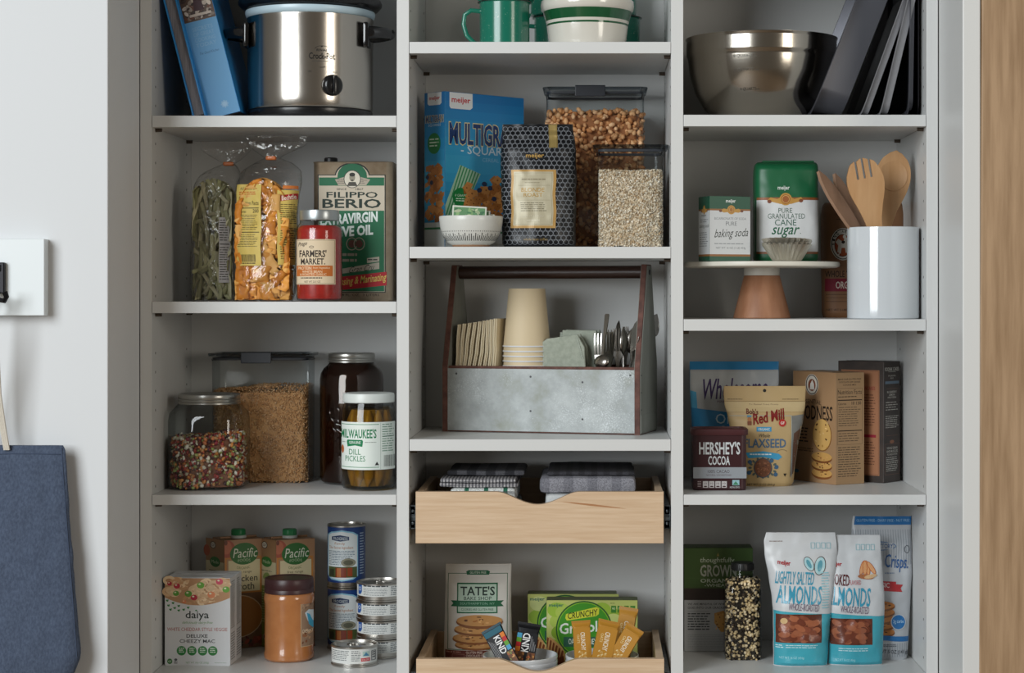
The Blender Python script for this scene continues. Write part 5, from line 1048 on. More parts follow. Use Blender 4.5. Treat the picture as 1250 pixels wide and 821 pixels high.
A.poly([(551, 731), (615.5, 731), (612, 734.3), (615.5, 738), (551, 738), (554, 734.3)], g).text('SOUTHAMPTON, NY', 562.5, 733, 604.5, 736, '#7fa891').text('COOKIES ARE GLUTEN FREE', 564, 740, 603, 742.6, '#20302a')
for y, rx, ry, ox in ((783, 26, 6, -2), (775, 27, 7, -4), (764.5, 28, 7, -1), (754.5, 28.5, 8, 2)): A.cookie(584+ox, y, rx, ry, '#b5854f')
A.rect(544, 790.5, 623.6, pb-2, '#5e2b22').frame(553, 795, 568, 802, .3, '#a87a6c').lines(545.5, 792, 568, 795, 1, '#a87a6c').text('GLUTEN FREE', 570, 791.6, 590, 794.4, '#d8c4b4', .01).text('CHOCOLATE CHIP', 570, 795.4, 594, 798.2, '#d8c4b4', .01).text('COOKIES', 570, 799.2, 582, 802, '#d8c4b4', .01)
A.build('printed_front', t, P.map(), pmat(.5), 4, 4, base=.0006)
# granola boxes
for pl, pr, pt, yf, lab in ((644, 753, 724.5, .285, 'green granola bar box, the one partly hidden behind its twin'), (667, 778.5, 732, .225, 'green granola bar box in front, behind the gold bars')):
    H = Z(pt, yf)-zs; t = thing('granola_box', lab, 'box', (X((pl+pr)/2, yf), yf, zs), 'green granola bar boxes'); carton(t, (X(pl, yf), yf), (X(pr, yf), yf), .048, zs, H, mat('card_green', '#56623a', .5))
    A = Art(); o_, v_ = pl-667, pt-732; e = PYB(zs, yf)-.5
    A.rect(667.3, 732.3, 778.2, e-v_, '#b5bd6c')
    for i in range(26):
        x, y = rnd.uniform(670, 775), rnd.uniform(734, 800); A.ell(min(max(x, 679), 766), min(max(y, 744), 820), 11, 9, jit(rnd.choice(('#8fae3c', '#a3bb52', '#c3cb86', '#b9c474', '#7ea02e')), .04), 16)
    A.ell(713, 768, 34.5, 35, '#24552c', 40).ell(713, 768, 32.8, 33.3, '#7fb02c', 40).ell(713, 768, 31.8, 32.3, '#3f8d26', 40).text('meijer', 670, 736.3, 688, 741.4, '#2a6a5e', .04)
    A.poly([(691, 749), (728, 740.5), (731.5, 742), (731, 749), (728, 751.5), (692, 757), (690, 754)], '#c8cc3c').text('CRUNCHY', 693, 745.2, 729.5, 753, '#2e3a1c', .03, slope=-5).text('Granola', 683, 758.5, 737, 772, '#dfe6dc', .04, slope=-4).rect(688, 777, 730, 789, '#2c5e4a').text('OATS & HONEY', 694, 779, 728, 786, '#dfe6dc', .02)
    for k in range(4): A.rect(746+k*7.8, 739, 752+k*7.8, 747.5, '#3f7a2c').text('90' if k == 0 else '5g', 747.2+k*7.8, 741, 750.8+k*7.8, 744, '#cfe0a8')
    A.lines(745, 735.6, 751, 737, 1, '#3f5a2c')
    A.poly([(667.4, 779), (671, 776.5), (678, 782), (686, 789), (690, 798), (689, 815), (682, 830), (676, 832), (667.4, 805)], '#c99a62')
    for k in range(6): A.poly([(668+k*3.6, 777+k*3.2), (670+k*3.6, 778.5+k*3.2), (668+k*3.2, 792+k*5), (667.4+k*2.6, 789+k*5)], '#7a3f22')
    A.poly([(672, 806), (688, 800), (691, 830), (676, 832)], '#6a3216')
    A.items = [([(x+o_, y+v_) for x, y in V], F, c) for V, F, c in A.items]
    A.build('printed_front', t, fmap(yf), pmat(.35))
# small white bowls
def dish(cx, yc, r, h, lab, grp):
    t = thing('dipping_bowl', lab, 'bowl', (cx, yc, zs+.0004), grp); bm = NB(); lathe(bm, [(r*.55, 0), (r*.62, .001), (r*.80, h*.3), (r*.93, h*.66), (r*.955, h*.72), (r*.97, h*.75), (r*1.0, h*.93), (r*.99, h), (r*.965, h), (r*.93, h*.8), (r*.78, h*.36), (r*.5, h*.12), (r*.2, h*.1)], (cx, yc, zs+.0004), 72); obj('bowl_body', bm, mat('porcelain', '#ccd0d4', .15, coat=.4), t, True); return t
for pxc, yc, rp, side_, what in ((635, .105, 46, 'left', 'dark snack bars'), (735, .10, 45, 'right', 'gold wrapped bars')):
    cx = X(pxc, yc); r = rp*S(yc); zr = Z(798.3, yc)-zs; hb_ = zr-.030; g = 'stacked small white bowls'
    b0 = dish(cx, yc, r, hb_, 'small white bowl at the bottom of the %s stack' % side_, g)
    for k, q in ((1, 'second from the bottom'), (2, 'second from the top'), (3, 'topmost, holding the '+what+',')): dup(b0, (cx, yc, zs+.0004+.010*k), 'small white bowl, %s of the %s stack' % (q.rstrip(','), side_))
# snack bars (millimetre artwork: x across, y along)
def bar(name, lab, grp, px, py, yb, w, l, th, tilt, back, yaw, body, artf, crimp, dark=None):
    t = thing(name, lab, 'snack bar', (X(px, yb), yb, Z(py, yb)-l*.9), grp)
    Mx = Matrix.Translation((X(px, yb), yb, Z(py, yb))) @ Matrix.Rotation(R(yaw), 4, 'Z') @ Matrix.Rotation(R(tilt), 4, 'Y') @ Matrix.Rotation(R(back), 4, 'X') @ Matrix.Translation((0, 0, -l))
    rr = []
    N_ = 26
    for j in range(N_+1):
        v = j/N_; z = l*v; e = min(v, 1-v)/.12; k = min(1, max(.07, (e-.45)/.5)) if e < .95 else 1
        hw = w/2*(1.0 if e > 1 else 1.10-.06*e); hd = th/2*k
        rr.append([(x, y, z) for x, y in rrect(hw, max(hd, .0006), max(.0005, min(hd*.95, .006)), 4)])
    bm = NB(); loft(bm, rr); obj('wrapper', xf(bm, Mx), mat('wrap'+body, body, .5, bump=.25, bscale=90, spec=.25), t, True)
    bm = NB()
    for zc in (.004, l-.004):
        for k in range(4): box(bm, -w*.54, w*.54, -.0011, .0011, zc-.003+k*.0018, zc-.0022+k*.0018)
    obj('crimped_end', xf(bm, Mx), mat('crimp'+crimp, crimp, .45), t)
    A = Art(); artf(A, w*1000, l*1000); A.build('wrapper_print', t, lambda px, py, e: Mx @ Vector((px/1000, -th/2-.0004-e, py/1000)), pmat(.5)); return t
def ftxt(A, t_, x0, y0, x1, y1, c, b=0, rot=0):              # y up; rot: reads upward
    V, F = glyphs(t_, b)
    A.add([(x1-v*(x1-x0), y0+u*(y1-y0)) for u, v in V] if rot == 1 else [(x0+v*(x1-x0), y1-u*(y1-y0)) for u, v in V] if rot == -1 else [(x0+u*(x1-x0), y0+v*(y1-y0)) for u, v in V], F, c)
def nutbar(A, w, l):
    a, b = -w/2+1, w/2-1; A.rect(a, l*.14, b, l*.80, '#15161a')
    A.rect(a, l*.14, b, l*.42, '#6a4630').blobs(a, l*.14, b, l*.42, 40, ['#a8743e', '#7a4a28', '#c99a5e', '#4a2a1c', '#b5653a'], 2, 4)
    A.poly([(-2, l*.14), (3, l*.14), (5, l*.42), (-1, l*.42)], '#15161a')
    for i, c in enumerate(('#d2761f', '#b32525', '#5f9a2f', '#4a9ac0')): A.rect(a, l*(.42+.09*i), a+w*.22, l*(.51+.09*i), c)
    ftxt(A, 'KIND', a+w*.27, l*.42, a+w*.62, l*.79, '#e8e8e8', .04, 1)
    for k in range(4): A.rect(b-w*(.28-.07*k), l*.45, b-w*(.26-.07*k), l*(.74-.05*k), '#9a9a9c')
def kbar2(A, w, l):
    a, b = -w/2+1, w/2-1; A.rect(a, l*.10, b, l*.80, '#15161a').rect(a, l*.82, b, l*.93, '#13586a')
    for i, c in enumerate(('#4a9ac0', '#5f9a2f', '#b32525', '#d2761f')): A.rect(b-w*.22, l*(.44+.09*i), b, l*(.53+.09*i), c)
    ftxt(A, 'KIND', b-w*.60, l*.42, b-w*.27, l*.78, '#e8e8e8', .04, -1)
    for k in range(4): A.rect(a+w*(.06+.07*k), l*.3, a+w*(.08+.07*k), l*(.76-.03*k), '#9a9a9c')
    A.poly([(a+3, l*.32), (a+10, l*.32), (a+6.5, l*.42)], '#dcdcdc').rect(b-w*.35, l*.1, b, l*.42, '#6a4630').blobs(b-w*.35, l*.12, b, l*.42, 26, ['#a8743e', '#7a4a28', '#c99a5e', '#b5653a', '#7d8a4a'], 1.5, 3)
bar('snack_bar', 'dark snack bar with teal end leaning left in the left bowl', 'dark nut bars', 599, 765, .085, .040, .105, .014, -30, -18, 0, '#15161a', kbar2, '#13586a')
bar('snack_bar', 'dark snack bar with black end upright behind the teal ended bar', 'dark nut bars', 646.5, 760, .12, .043, .100, .014, 9, -12, 0, '#15161a', nutbar, '#141416')
def goldart(A, w, l):
    A.rect(-w/2+1, l*.14, w/2-1, l*.86, '#b27f2c'); ftxt(A, 'CRUNCHY', -w*.10, l*.44, w*.16, l*.78, '#e0d8c4', .04, -1); ftxt(A, 'OATS', -w*.30, l*.58, -w*.16, l*.74, '#d8c490', .02, -1)
    for k in range(7): A.ell(-w*.22+(k % 3)*w*.17, l*(.24+.03*k), 2.6, 1.4, '#d6c08a', 8, .8).ring(-w*.1+(k % 2)*w*.2, l*(.22+.03*k), 2.6, 2, .5, '#d6c08a', 10)
gg = 'gold wrapped crunchy bars'
bar('gold_bar', 'gold wrapped bar at the back right of the right bowl', gg, 768, 741, .135, .036, .125, .013, 8, -8, -12, '#b27f2c', goldart, '#a87628')
bar('gold_bar', 'gold wrapped bar at the left of the right bowl', gg, 709, 757, .085, .035, .105, .015, -3, -10, 6, '#b27f2c', goldart, '#a87628')
bar('gold_bar', 'gold wrapped bar in the middle of the right bowl', gg, 744, 757, .075, .040, .108, .015, 13, -12, 4, '#b27f2c', goldart, '#a87628')
bar('gold_bar', 'gold wrapped bar leaning furthest right in the right bowl', gg, 776, 765, .07, .036, .100, .015, 30, -12, -10, '#b27f2c', goldart, '#a87628')
# ---------------------------------------------------------------- RIGHT BAY, top shelf
zs = zR[0]
yc = .172; cx = X(929.5, yc); r = 92.5*S(yc); h = Z(48.5, yc)-zs
t = thing('steel_bowl', 'large stainless steel mixing bowl left of the baking pans', 'bowl', (cx, yc, zs))
prof = [(r*.52, .0005), (r*.60, .004), (r*.75, h*.15), (r*.875, h*.35), (r*.943, h*.56), (r*.968, h*.74), (r*.973, h*.775), (r*.990, h*.795), (r*.991, h*.81), (r*.991, h*.955), (r*.991, h*.97), (r*1.0, h*.985), (r*1.003, h), (r*.985, h*1.0), (r*.975, h*.8), (r*.9, h*.5), (r*.72, h*.16), (r*.55, h*.03)]
bm = NB(); lathe(bm, prof, (cx, yc, zs), 128); obj('bowl_body', bm, mat('bowl_steel', '#aaa49a', .17, 1, bump=.02, bscale=300, stretch=(.1, .1, 1)), t, True)
A = Art(); A.text('8 QUARTS', 895, 67, 918, 71.5, '#55514a', .03).rect(919, 69.5, 923, 70.2, '#55514a').text('6 QUARTS', 896, 83.5, 919, 88, '#55514a', .03).rect(920, 86, 925, 86.8, '#55514a').text('4 QUARTS', 903, 107, 922, 111, '#55514a', .03).rect(922, 109, 926, 109.8, '#55514a')
def bmap(px, py, e):
    z = (Z(py, yc-r*.8)-zs)
    for (a0, z0), (a1, z1) in zip(prof[:11], prof[1:11]):
        if z0 <= z <= z1: rr = a0+(a1-a0)*(z-z0)/(z1-z0)
    dxx = (px-CX)*S(yc-rr*.85)-cx; a = math.asin(max(-.99, min(.99, dxx/rr))); return Vector((cx+(rr+e+.0006)*math.sin(a), yc-(rr+e+.0006)*math.cos(a), zs+z))
A.build('etched_marks', t, bmap, pmat(.4, .5), 2)
def tray(name, lab, grp, px, yf, dep, H, wid, lean, m, flange=.010, rad=.03, cups=False, open_left=True, slope=.15, part='pan_body'):
    """pan on edge: opening faces left, leaning; depth runs along y"""
    x = X(px, yf); t = thing(name, lab, 'baking pan', (x, yf+dep/2, zs), grp); bm = NB(); hd, hh = dep/2, H/2; k = 7
    secs = [(0, hh, hd, rad), (.0025, hh, hd, rad), (.003, hh-.0008, hd-.0008, rad)] if False else None
    f = flange; sl = wid*slope
    rings = [(0, hh-f, hd-f, rad), (0, hh, hd, rad+.004), (.0012, hh, hd, rad+.004), (.0014, hh-f, hd-f, rad), (wid, hh-f-sl, hd-f-sl, rad*.8), (wid+.001, hh-f-sl-.003, hd-f-sl-.003, rad*.8)]
    inner = [(wid-.0008, hh-f-sl-.004, hd-f-sl-.004, rad*.8), (0, hh-f-.001, hd-f-.001, rad)]
    loft(bm, [[(z, y, xx) for xx, y in rrect(a, b, q, k)] for z, a, b, q in rings], cap0=False)
    loft(bm, [[(z, y, xx) for xx, y in rrect(a, b, q, k)] for z, a, b, q in inner], cap0=True, cap1=False)
    if cups:
        for i in range(4):
            for j in range(3):
                q = NB(); lathe(q, [(.034, 0), (.030, .016), (.026, .027), (.02, .029)], (0, 0, 0), 24, cap0=False); xf(q, Matrix.Translation((wid, -hd+.055+j*(dep-.11)/2, -hh+.05+i*(H-.1)/3)) @ Matrix.Rotation(R(90), 4, 'Y')); join(bm, q)
    bmesh.ops.recalc_face_normals(bm, faces=bm.faces[:])
    xf(bm, Matrix.Translation((x, yf+hd, zs+.0006)) @ Matrix.Rotation(R(lean), 4, 'Y') @ Matrix.Translation((0, 0, hh)))
    mz = min(v.co.z for v in bm.verts); bmesh.ops.translate(bm, verts=bm.verts, vec=(0, 0, zs+.0004-mz))
    obj(part, bm, m, t, True); return t
dk = mat('nonstick_dark', '#53545b', .32, .45); lt = mat('sheet_pan_grey', '#97979b', .38, .5)
gp = 'baking pans standing on edge'
tray('baking_pan', 'deep dark nonstick pan leaning beside the steel bowl', gp, 989.5, .02, .30, .36, .060, 21.5, dk, .013, .05, slope=.28)
tray('baking_pan', 'light grey sheet pan, left of the two grey ones', gp, 1050.5, .025, .32, .34, .014, 20, lt, .007, .02)
tray('baking_pan', 'light grey sheet pan, right of the two grey ones', gp, 1074, .02, .32, .34, .016, 13.5, lt, .007, .02)
tray('baking_pan', 'dark narrow nonstick pan standing nearly upright at right', gp, 1109, .02, .32, .36, .010, 1.0, dk, .012, .025)
bm_ = tray('muffin_pan', 'dark muffin pan against the right side panel', gp, 1120.5, .05, .30, .34, .0035, 0, mat('nonstick_black', '#1d1d21', .3, .6), .006, .02, slope=.1)
# ---------------------------------------------------------------- RIGHT BAY, second shelf
zs = zR[1]
yc = .168; cx = X(930, yc); r = .158; zp = Z(318.3, .01)
t = thing('cake_stand', 'white cake stand with tapered wooden foot', 'cake stand', (cx, yc, zs))
zt = lambda p: Z(p, yc)-zs
bm = NB(); lathe(bm, [(34.5*S(yc), .0004), (35*S(yc), .002), (22*S(yc), zt(337)), (21.4*S(yc), zt(336.2))], (cx, yc, zs), 64); obj('wooden_foot', bm, mat('acacia', '#8d5f42', .5, c2='#a5775a', nscale=10, stretch=(4, 4, .5), bump=.1, bscale=80, detail=6), t, True)
bm = NB(); lathe(bm, [(21.8*S(yc), zt(336)), (21.8*S(yc), zp-zs-.010)], (cx, yc, zs), 48); obj('neck', bm, mat('neck_white', '#c2bfb6', .5), t, True)
bm = NB(); lathe(bm, [(r*.96, zp-zs-.0115), (r*.995, zp-zs-.009), (r, zp-zs-.005), (r*.995, zp-zs-.001), (r*.985, zp-zs)], (cx, yc, zs), 96); obj('plate', bm, mat('plate_cream', '#d3cfc3', .4), t, True)
zs2 = zp+.0003
C = Vector((X(866, .055), .055)); Rr = Vector((X(916, .088), .088)); d = (Rr-C).normalized(); nv = Vector((-d.y, d.x)); L_ = C+nv*.052; H = Z(239, .055)-zs2
t = thing('baking_soda_box', 'small white and green baking soda box on the cake stand', 'box', ((C.x+Rr.x)/2, .09, zs2)); carton(t, C, Rr, .052, zs2, H, mat('card_dkgreen', '#114a37', .4))
gold_ = '#b88a3e'
def soda(A, x0, x1):
    w = x1-x0; f = lambda u: x0+w*u
    A.rect(x0+.2, 239.2, x1-.2, 254.5, '#0f4d38').rect(x0+.2, 254.5, x1-.2, 256.6, '#8a5a2c').rect(x0+.2, 256.6, x1-.2, 310, '#c9ccce').rect(x0+.2, 310, x1-.2, 312.6, '#8a5a2c').rect(x0+.2, 312.6, x1-.2, 317, '#0f4d38')
    m_ = f(.53); A.poly([(m_-14*w/50, 257), (m_-9*w/50, 254), (m_, 256), (m_+9*w/50, 254), (m_+14*w/50, 257), (m_+9*w/50, 259), (m_, 258), (m_-9*w/50, 259)], gold_).ell(m_, 255.5, 5*w/50, 5.6, gold_).ell(m_, 255.5, 3.4*w/50, 4, '#a06a2c').ring(m_, 255.5, 2.6*w/50, 3.2, .5, '#d2ac62', 12)
    A.ell(m_-13*w/50, 257, 2*w/50, 1.6, '#6a3a22', 8).ell(m_+13*w/50, 257, 2*w/50, 1.6, '#6a3a22', 8)
A = Art(); soda(A, 866, 916); A.text('meijer', 886, 242.6, 898, 248, '#d8dcda', .05).text('BICARBONATE OF SODA', 872, 264.8, 911, 267.8, '#7a8084').text('PURE', 886, 270, 899.3, 275, '#6a7074').text('baking soda', 871, 278.5, 911.8, 292, '#15241f', 0, .25, slope=-2).lines(872, 296.5, 911.5, 299, 1, '#8a9094').text('NET WT 16 OZ (1 LB) 454g', 874, 301, 910, 304, '#5a6064')
A.build('printed_front', t, qmap(C, Rr, 866, 916, 239, PYB(zs2, .055), zs2, H), pmat(.4))
A = Art(); soda(A, 848, 866); A.text('meijer', 853, 261, 861, 264, '#3a4044', .03).lines(851, 267, 864, 272, 2, '#8a9094').text('baking soda', 849.5, 273, 864.5, 278.5, '#15241f', 0, .2).lines(850, 283, 864, 302, 7, '#7a8084', .35)
A.build('printed_side', t, qmap(L_, C, 848, 866, 239, PYB(zs2, .055), zs2, H), pmat(.4))
yc = .172; pb = PYB(zs2, yc)
t = thing('sugar_bag', 'white and green paper bag of cane sugar on the cake stand', 'sugar', (X(959, yc), yc, zs2))
P = Pouch([(pb, 922, 996, .036), (pb-4, 920, 998, .041), (270, 920, 998.5, .043), (225, 920, 998, .042), (208, 920, 998, .041), (203, 920.5, 997.5, .036), (200, 921.5, 996.5, .028), (198.5, 924, 995, .018)], yc, zs2, 0, .0016, pw=4.5, seed=51)
obj('paper_bag', P.body(40, 50), mat('sugar_green', '#0f5c38', .4), t, True)
A = Art(); A.rect(920, 242, 998.3, 245.2, '#8a5228').rect(920, 245.2, 998.3, 307.5, '#cfd1d2').rect(920, 307.5, 998.3, 310.3, '#8a5228')
A.poly([(934, 246), (938, 242), (946, 244), (950, 242), (963, 242), (967, 244), (975, 241.5), (978, 246), (970, 248), (963, 250), (950, 250), (942, 248)], gold_).ell(956.5, 244.2, 7.5, 7.6, gold_).ell(956.5, 244.2, 5.6, 5.8, '#9a5a2a').ring(956.5, 244.2, 4.6, 4.8, .6, '#d2ac62', 14).ell(937, 247, 2.6, 2.2, '#7a4226', 10).ell(975, 246, 2.6, 2.2, '#7a4226', 10)
A.text('meijer', 947, 228, 961.5, 234.2, '#cfd8d2', .05).text('PURE', 947.8, 255, 964.6, 260.8, '#3a5a4c').text('GRANULATED', 935, 261.6, 980, 267.8, '#3a5a4c').text('CANE', 943.5, 268.6, 969.5, 276.2, '#2a5a48').text('sugar', 938, 278, 970, 291, '#17583c', .02, .3).ell(974.5, 285.5, .6, .6, '#17583c', 6)
A.build('printed_front', t, P.map(), pmat(.45), 3, 4, base=.0007)
bm = NB(); fm = P.map(); 
for a in (1, -1): pass
box(bm, X(930, yc), X(993, yc), yc-.014, yc+.016, zs2+(pb-199)*S(yc), zs2+(pb-196.5)*S(yc), .0015); obj('folded_top', bm, MC['sugar_green'], t)
# tart tins
yc = .072; cx = X(960.5, yc); 
def tart(z, lab, sc_=1):
    t = thing('tart_tin', lab, 'baking tin', (cx, yc, z), 'nested fluted tart tins'); bm = NB(); n = 96; rings = []
    for (q, zz_) in [(a_*1.62, b_*1.55) for a_, b_ in ((.0165, .0003), (.018, .0015), (.0290, .0205), (.0296, .0215), (.0285, .0213), (.0172, .0028), (.010, .0016))]:
        amp = 0 if q < .027 else (q-.024)*.115
        rings.append([(cx+(q+amp*math.cos(24*a))*math.cos(a), yc+(q+amp*math.cos(24*a))*math.sin(a), z+zz_) for a in [2*math.pi*i/n for i in range(n)]])
    loft(bm, rings); obj('fluted_shell', bm, mat('tin_plate', '#b9b5aa', .3, .85), t); return t
t0 = tart(zs2, 'fluted tart tin at the bottom of the small nested stack', 1)
dup(t0, (cx+.001, yc, zs2+.0050), 'fluted tart tin in the middle of the small nested stack', (R(2), R(-2), .1)); dup(t0, (cx-.001, yc, zs2+.0100), 'dark rimmed fluted tart tin on top of the nested stack', (R(-3), R(2), .22))
# flour bag behind
yc = .325; pb = PYB(zs, yc)
t = thing('flour_bag', 'brown paper flour bag behind the cake stand and utensil crock', 'flour', (X(1053, yc), yc, zs))
P = Pouch([(pb, 1006, 1101, .042), (pb-5, 1004, 1103, .047), (300, 1003, 1103, .047), (262, 1003, 1103, .042), (252, 1004, 1102, .030), (247.5, 1007, 1100, .016)], yc, zs, 0, .0016, pw=4.5, seed=61)
obj('paper_bag', P.body(36, 40), mat('kraft_brown', '#7d5636', .6), t, True)
A = Art(); k_ = '#2f241d'; A.rect(1018, 268, 1060, 268.5, k_).ell(1025.5, 298.5, 14.5, 19.5, '#d2cdc4', 28).ring(1025.5, 298.5, 13.6, 18.5, 1, k_, 28).ell(1025.5, 300, 9.6, 13, '#9a4a28', 24).ring(1025.5, 300, 10, 13.6, .7, k_, 24)
A.poly([(1019, 308), (1020, 300), (1017, 296), (1020, 292), (1026, 296), (1028, 290), (1031, 291), (1031, 297), (1034, 300), (1032, 309), (1029, 309), (1028, 303), (1024, 303), (1023, 310)], '#d2cdc4').ell(1027.5, 289.5, 2, 2.4, '#d2cdc4', 10).ell(1026, 296, 2.2, 2, k_, 8)
A.poly([(1022, 308), (1021, 312), (1019, 312)], '#d8d2c8')
for i, ch in enumerate('KING ARTHUR'):
    if ch != ' ':
        a = math.pi*(1.02+i*.096); V, F = glyphs(ch, .04); cxx, cyy = 1025.5+11.7*math.cos(a), 299+15.8*math.sin(a); c_, s_ = math.cos(a+math.pi/2), math.sin(a+math.pi/2)
        A.add([(cxx+(u-.5)*2.6*c_+(v-.5)*3.6*s_, cyy+(u-.5)*2.6*s_-(v-.5)*3.6*c_) for u, v in V], F, k_)
A.text('WHOLE WHEAT', 1005, 330.5, 1052, 338.5, k_, .02).rect(1005, 340, 1102, 355.5, '#7a2030').text('ORGANIC', 1017, 343.5, 1049, 352.3, '#d0c4b8', .04).rect(1006, 359, 1099, 359.5, k_).rect(1006, 363, 1099, 363.4, k_).rect(1006, 367.5, 1099, 367.9, k_).text('NET WT 5 LBS (2.27 kg)', 1006.5, 376.5, 1045, 379.8, k_)
A.build('printed_front', t, P.map(), pmat(.6), 4, 4, base=.0007)
# crock with wooden utensils
yc = .082; cx = X(1078, yc); r = 43.8*S(yc); h = Z(277.5, yc)-zs
t = thing('utensil_crock', 'plain glossy white cylindrical crock holding wooden utensils', 'crock', (cx, yc, zs))
bm = NB(); lathe(bm, [(r*.97, .0004), (r*.998, .002), (r, .006), (r, h-.003), (r*.993, h-.0006), (r*.975, h), (r*.955, h-.001), (r*.945, h-.004), (r*.945, .006), (r*.5, .005)], (cx, yc, zs), 96); obj('crock_body', bm, mat('crock_white', '#d3d8dc', .1, coat=.6), t, True)
wd = mat('beech_spoon', '#b98c5e', .5, c2='#caa074', nscale=9, stretch=(5, 5, .6), detail=7); wd2 = mat('olive_spoon', '#8f6f58', .55, c2='#a38169', nscale=9, stretch=(5, 5, .6), detail=7)
def utensil(name, lab, base_, top, out, th, m, slots=None, dish_=None, yaw=0):
    """out: [(along 0..1, half width)]; base_ and top are world points of the axis"""
    b, tp = Vector(base_), Vector(top); d = tp-b; L_ = d.length
    z_ = d.normalized(); y_ = (Vector((0, 1, 0))-z_*z_.y).normalized(); x_ = y_.cross(z_); q = Matrix((x_, y_, z_)).transposed().to_4x4(); Mx = Matrix.Translation(b) @ q @ Matrix.Rotation(R(yaw), 4, 'Z')
    t = thing(name, lab, 'wooden utensil', b, 'wooden utensils in the white crock')
    sm = []
    for i in range(len(out)-1):
        p0, p1, p2, p3 = out[max(i-1, 0)], out[i], out[i+1], out[min(i+2, len(out)-1)]
        for k in range(5):
            u = k/5; w_ = .5*(2*p1[1]+(p2[1]-p0[1])*u+(2*p0[1]-5*p1[1]+4*p2[1]-p3[1])*u*u+(3*p1[1]-p0[1]-3*p2[1]+p3[1])*u**3); sm.append((p1[0]+(p2[0]-p1[0])*u, max(.001, w_)))
    out = sm+[out[-1]]
    left = [(-w_, v*L_) for v, w_ in out]; right = [(w_, v*L_) for v, w_ in out[::-1]]
    pts = left+right
    if slots: pts = left[:-1]+slots(L_)+right[1:]
    bm = NB(); plate(bm, pts, -th/2, th/2, 0 if slots else .0006); obj('utensil_body', xf(bm, Mx), m, t)
    if dish_:
        v, hw, hl = dish_; bm = NB(); n = 36
        for k, (s1, s2, dz) in enumerate(((1.0, .93, 0), (.93, .80, .0006))): pass
        ring = lambda q_, y: [(q_*hw*math.cos(a), y, v*L_+q_*hl*math.sin(a)) for a in [2*math.pi*i/n for i in range(n)]]
        sg = -1
        loft(bm, [ring(1.0, -th/2-.0002), ring(.99, -th/2-.0012), ring(.95, -th/2-.0012), ring(.90, -th/2-.0003)], cap0=False, cap1=True); bmesh.ops.recalc_face_normals(bm, faces=bm.faces[:]); obj('carved_bowl', xf(bm, Mx), m, t, True)
    return t
def P3(px, py, y): return (X(px, y), y, Z(py, y))
zc = zs+.006
def cr(u): return u
utensil('wooden_spoon', 'round headed wooden spoon at the right of the crock', (cx-.012, yc+.02, zc), P3(1094, 184, .125), [(0, .008), (.48, .0085), (.56, .0100), (.64, .016), (.70, .024), (.76, .031), (.83, .0352), (.90, .0325), (.95, .0245), (.985, .012), (1, .002)], .010, wd, None, (.845, .0285, .031), 0)
def sl(L_):
    f = lambda v: v*L_; o = [(-.0240, f(.955))]
    for c in (-.0135, 0, .0135): o += [(c-.0022+.001, f(.985 if c == 0 else .972)), (c-.0022, f(.86)), (c+.0022, f(.86)), (c+.0022+.001, f(.985 if c == 0 else .968))]
    return o+[(.0240, f(.955))]
utensil('wooden_spork', 'wooden spork with three slots at the front of the crock', (cx+.014, yc-.03, zc), P3(1050, 190, .030), [(0, .008), (.46, .0125), (.52, .0135), (.60, .017), (.68, .024), (.76, .0325), (.83, .0365), (.89, .034), (.94, .027), (.955, .0240)], .009, wd, sl, None, 0)
A = Art(); t = col.objects['wooden_spork']
utensil('wooden_spatula', 'reddish wooden spatula leaning furthest left in the crock', (cx+.058, yc+.002, zc), P3(998.5, 209, .072), [(0, .007), (.45, .008), (.55, .012), (.7, .017), (.85, .0165), (.95, .010), (1, .002)], .007, wd2, None, None, 42)
utensil('wooden_spatula', 'reddish wooden spatula second from the left in the crock', (cx+.045, yc+.03, zc), P3(1018, 212, .110), [(0, .007), (.45, .008), (.55, .012), (.7, .017), (.85, .0165), (.95, .010), (1, .002)], .007, wd2, None, None, 42)
# ---------------------------------------------------------------- RIGHT BAY, third shelf
zs = zR[2]
yc = .275; pb = PYB(zs, yc)
t = thing('sugar_pouch', 'blue and white stand-up pouch behind the cocoa tin', 'pouch', (X(897, yc), yc, zs))
P = Pouch([(pb, 848, 945, .026), (pb-5, 846, 947, .030), (530, 845, 948, .028), (490, 843, 950, .018), (460, 842, 951, .006), (441, 842, 951, .002)], yc, zs, .006, .002, seed=71)
obj('pouch_body', P.body(), mat('pouch_blue', '#1f7fb5', .35), t, True)
A = Art(); A.rect(842.5, 451, 950.6, 502, '#b4b8ba').poly([(842.5, 476), (850, 478), (851, 502), (842.5, 502)], '#4fa5cf').poly([(842.5, 497), (870, 500), (910, 505), (950.6, 498), (950.6, 540), (842.5, 540)], '#1f7fb5').rect(842.5, 452, 950.6, 452.6, '#8f9496')
A.text('Wholesome', 855, 461, 936, 486, '#3c2a5e', .03, .12, slope=-3).text('MINIMALLY PROCESSED', 875, 488, 920, 491, '#6a3a5e').text('Organic', 873, 504, 924, 520, '#b8d2e2', .01).text('Cane Sugar', 878, 518.5, 924, 527, '#b8d2e2')
A.build('printed_front', t, P.map(), pmat(.33), 4, 4, base=.0007)
yf = .082; x0, x1 = X(845.5, yf), X(912, yf); hw = (x1-x0)/2; cxx = (x0+x1)/2; yc = yf+.036; H = Z(523, yf)-zs
t = thing('cocoa_tin', 'dark maroon cocoa tin with silver band at the shelf front', 'tin', (cxx, yc, zs))
bm = NB(); rloft(bm, [(.0004, hw-.002, .033, .012), (.003, hw-.0015, .0345, .012), (.0035, hw-.001, .0355, .012), (H*.90, hw-.0005, .036, .012)], (cxx, yc, zs), 8); obj('tin_body', bm, mat('maroon', '#35151a', .35), t, True)
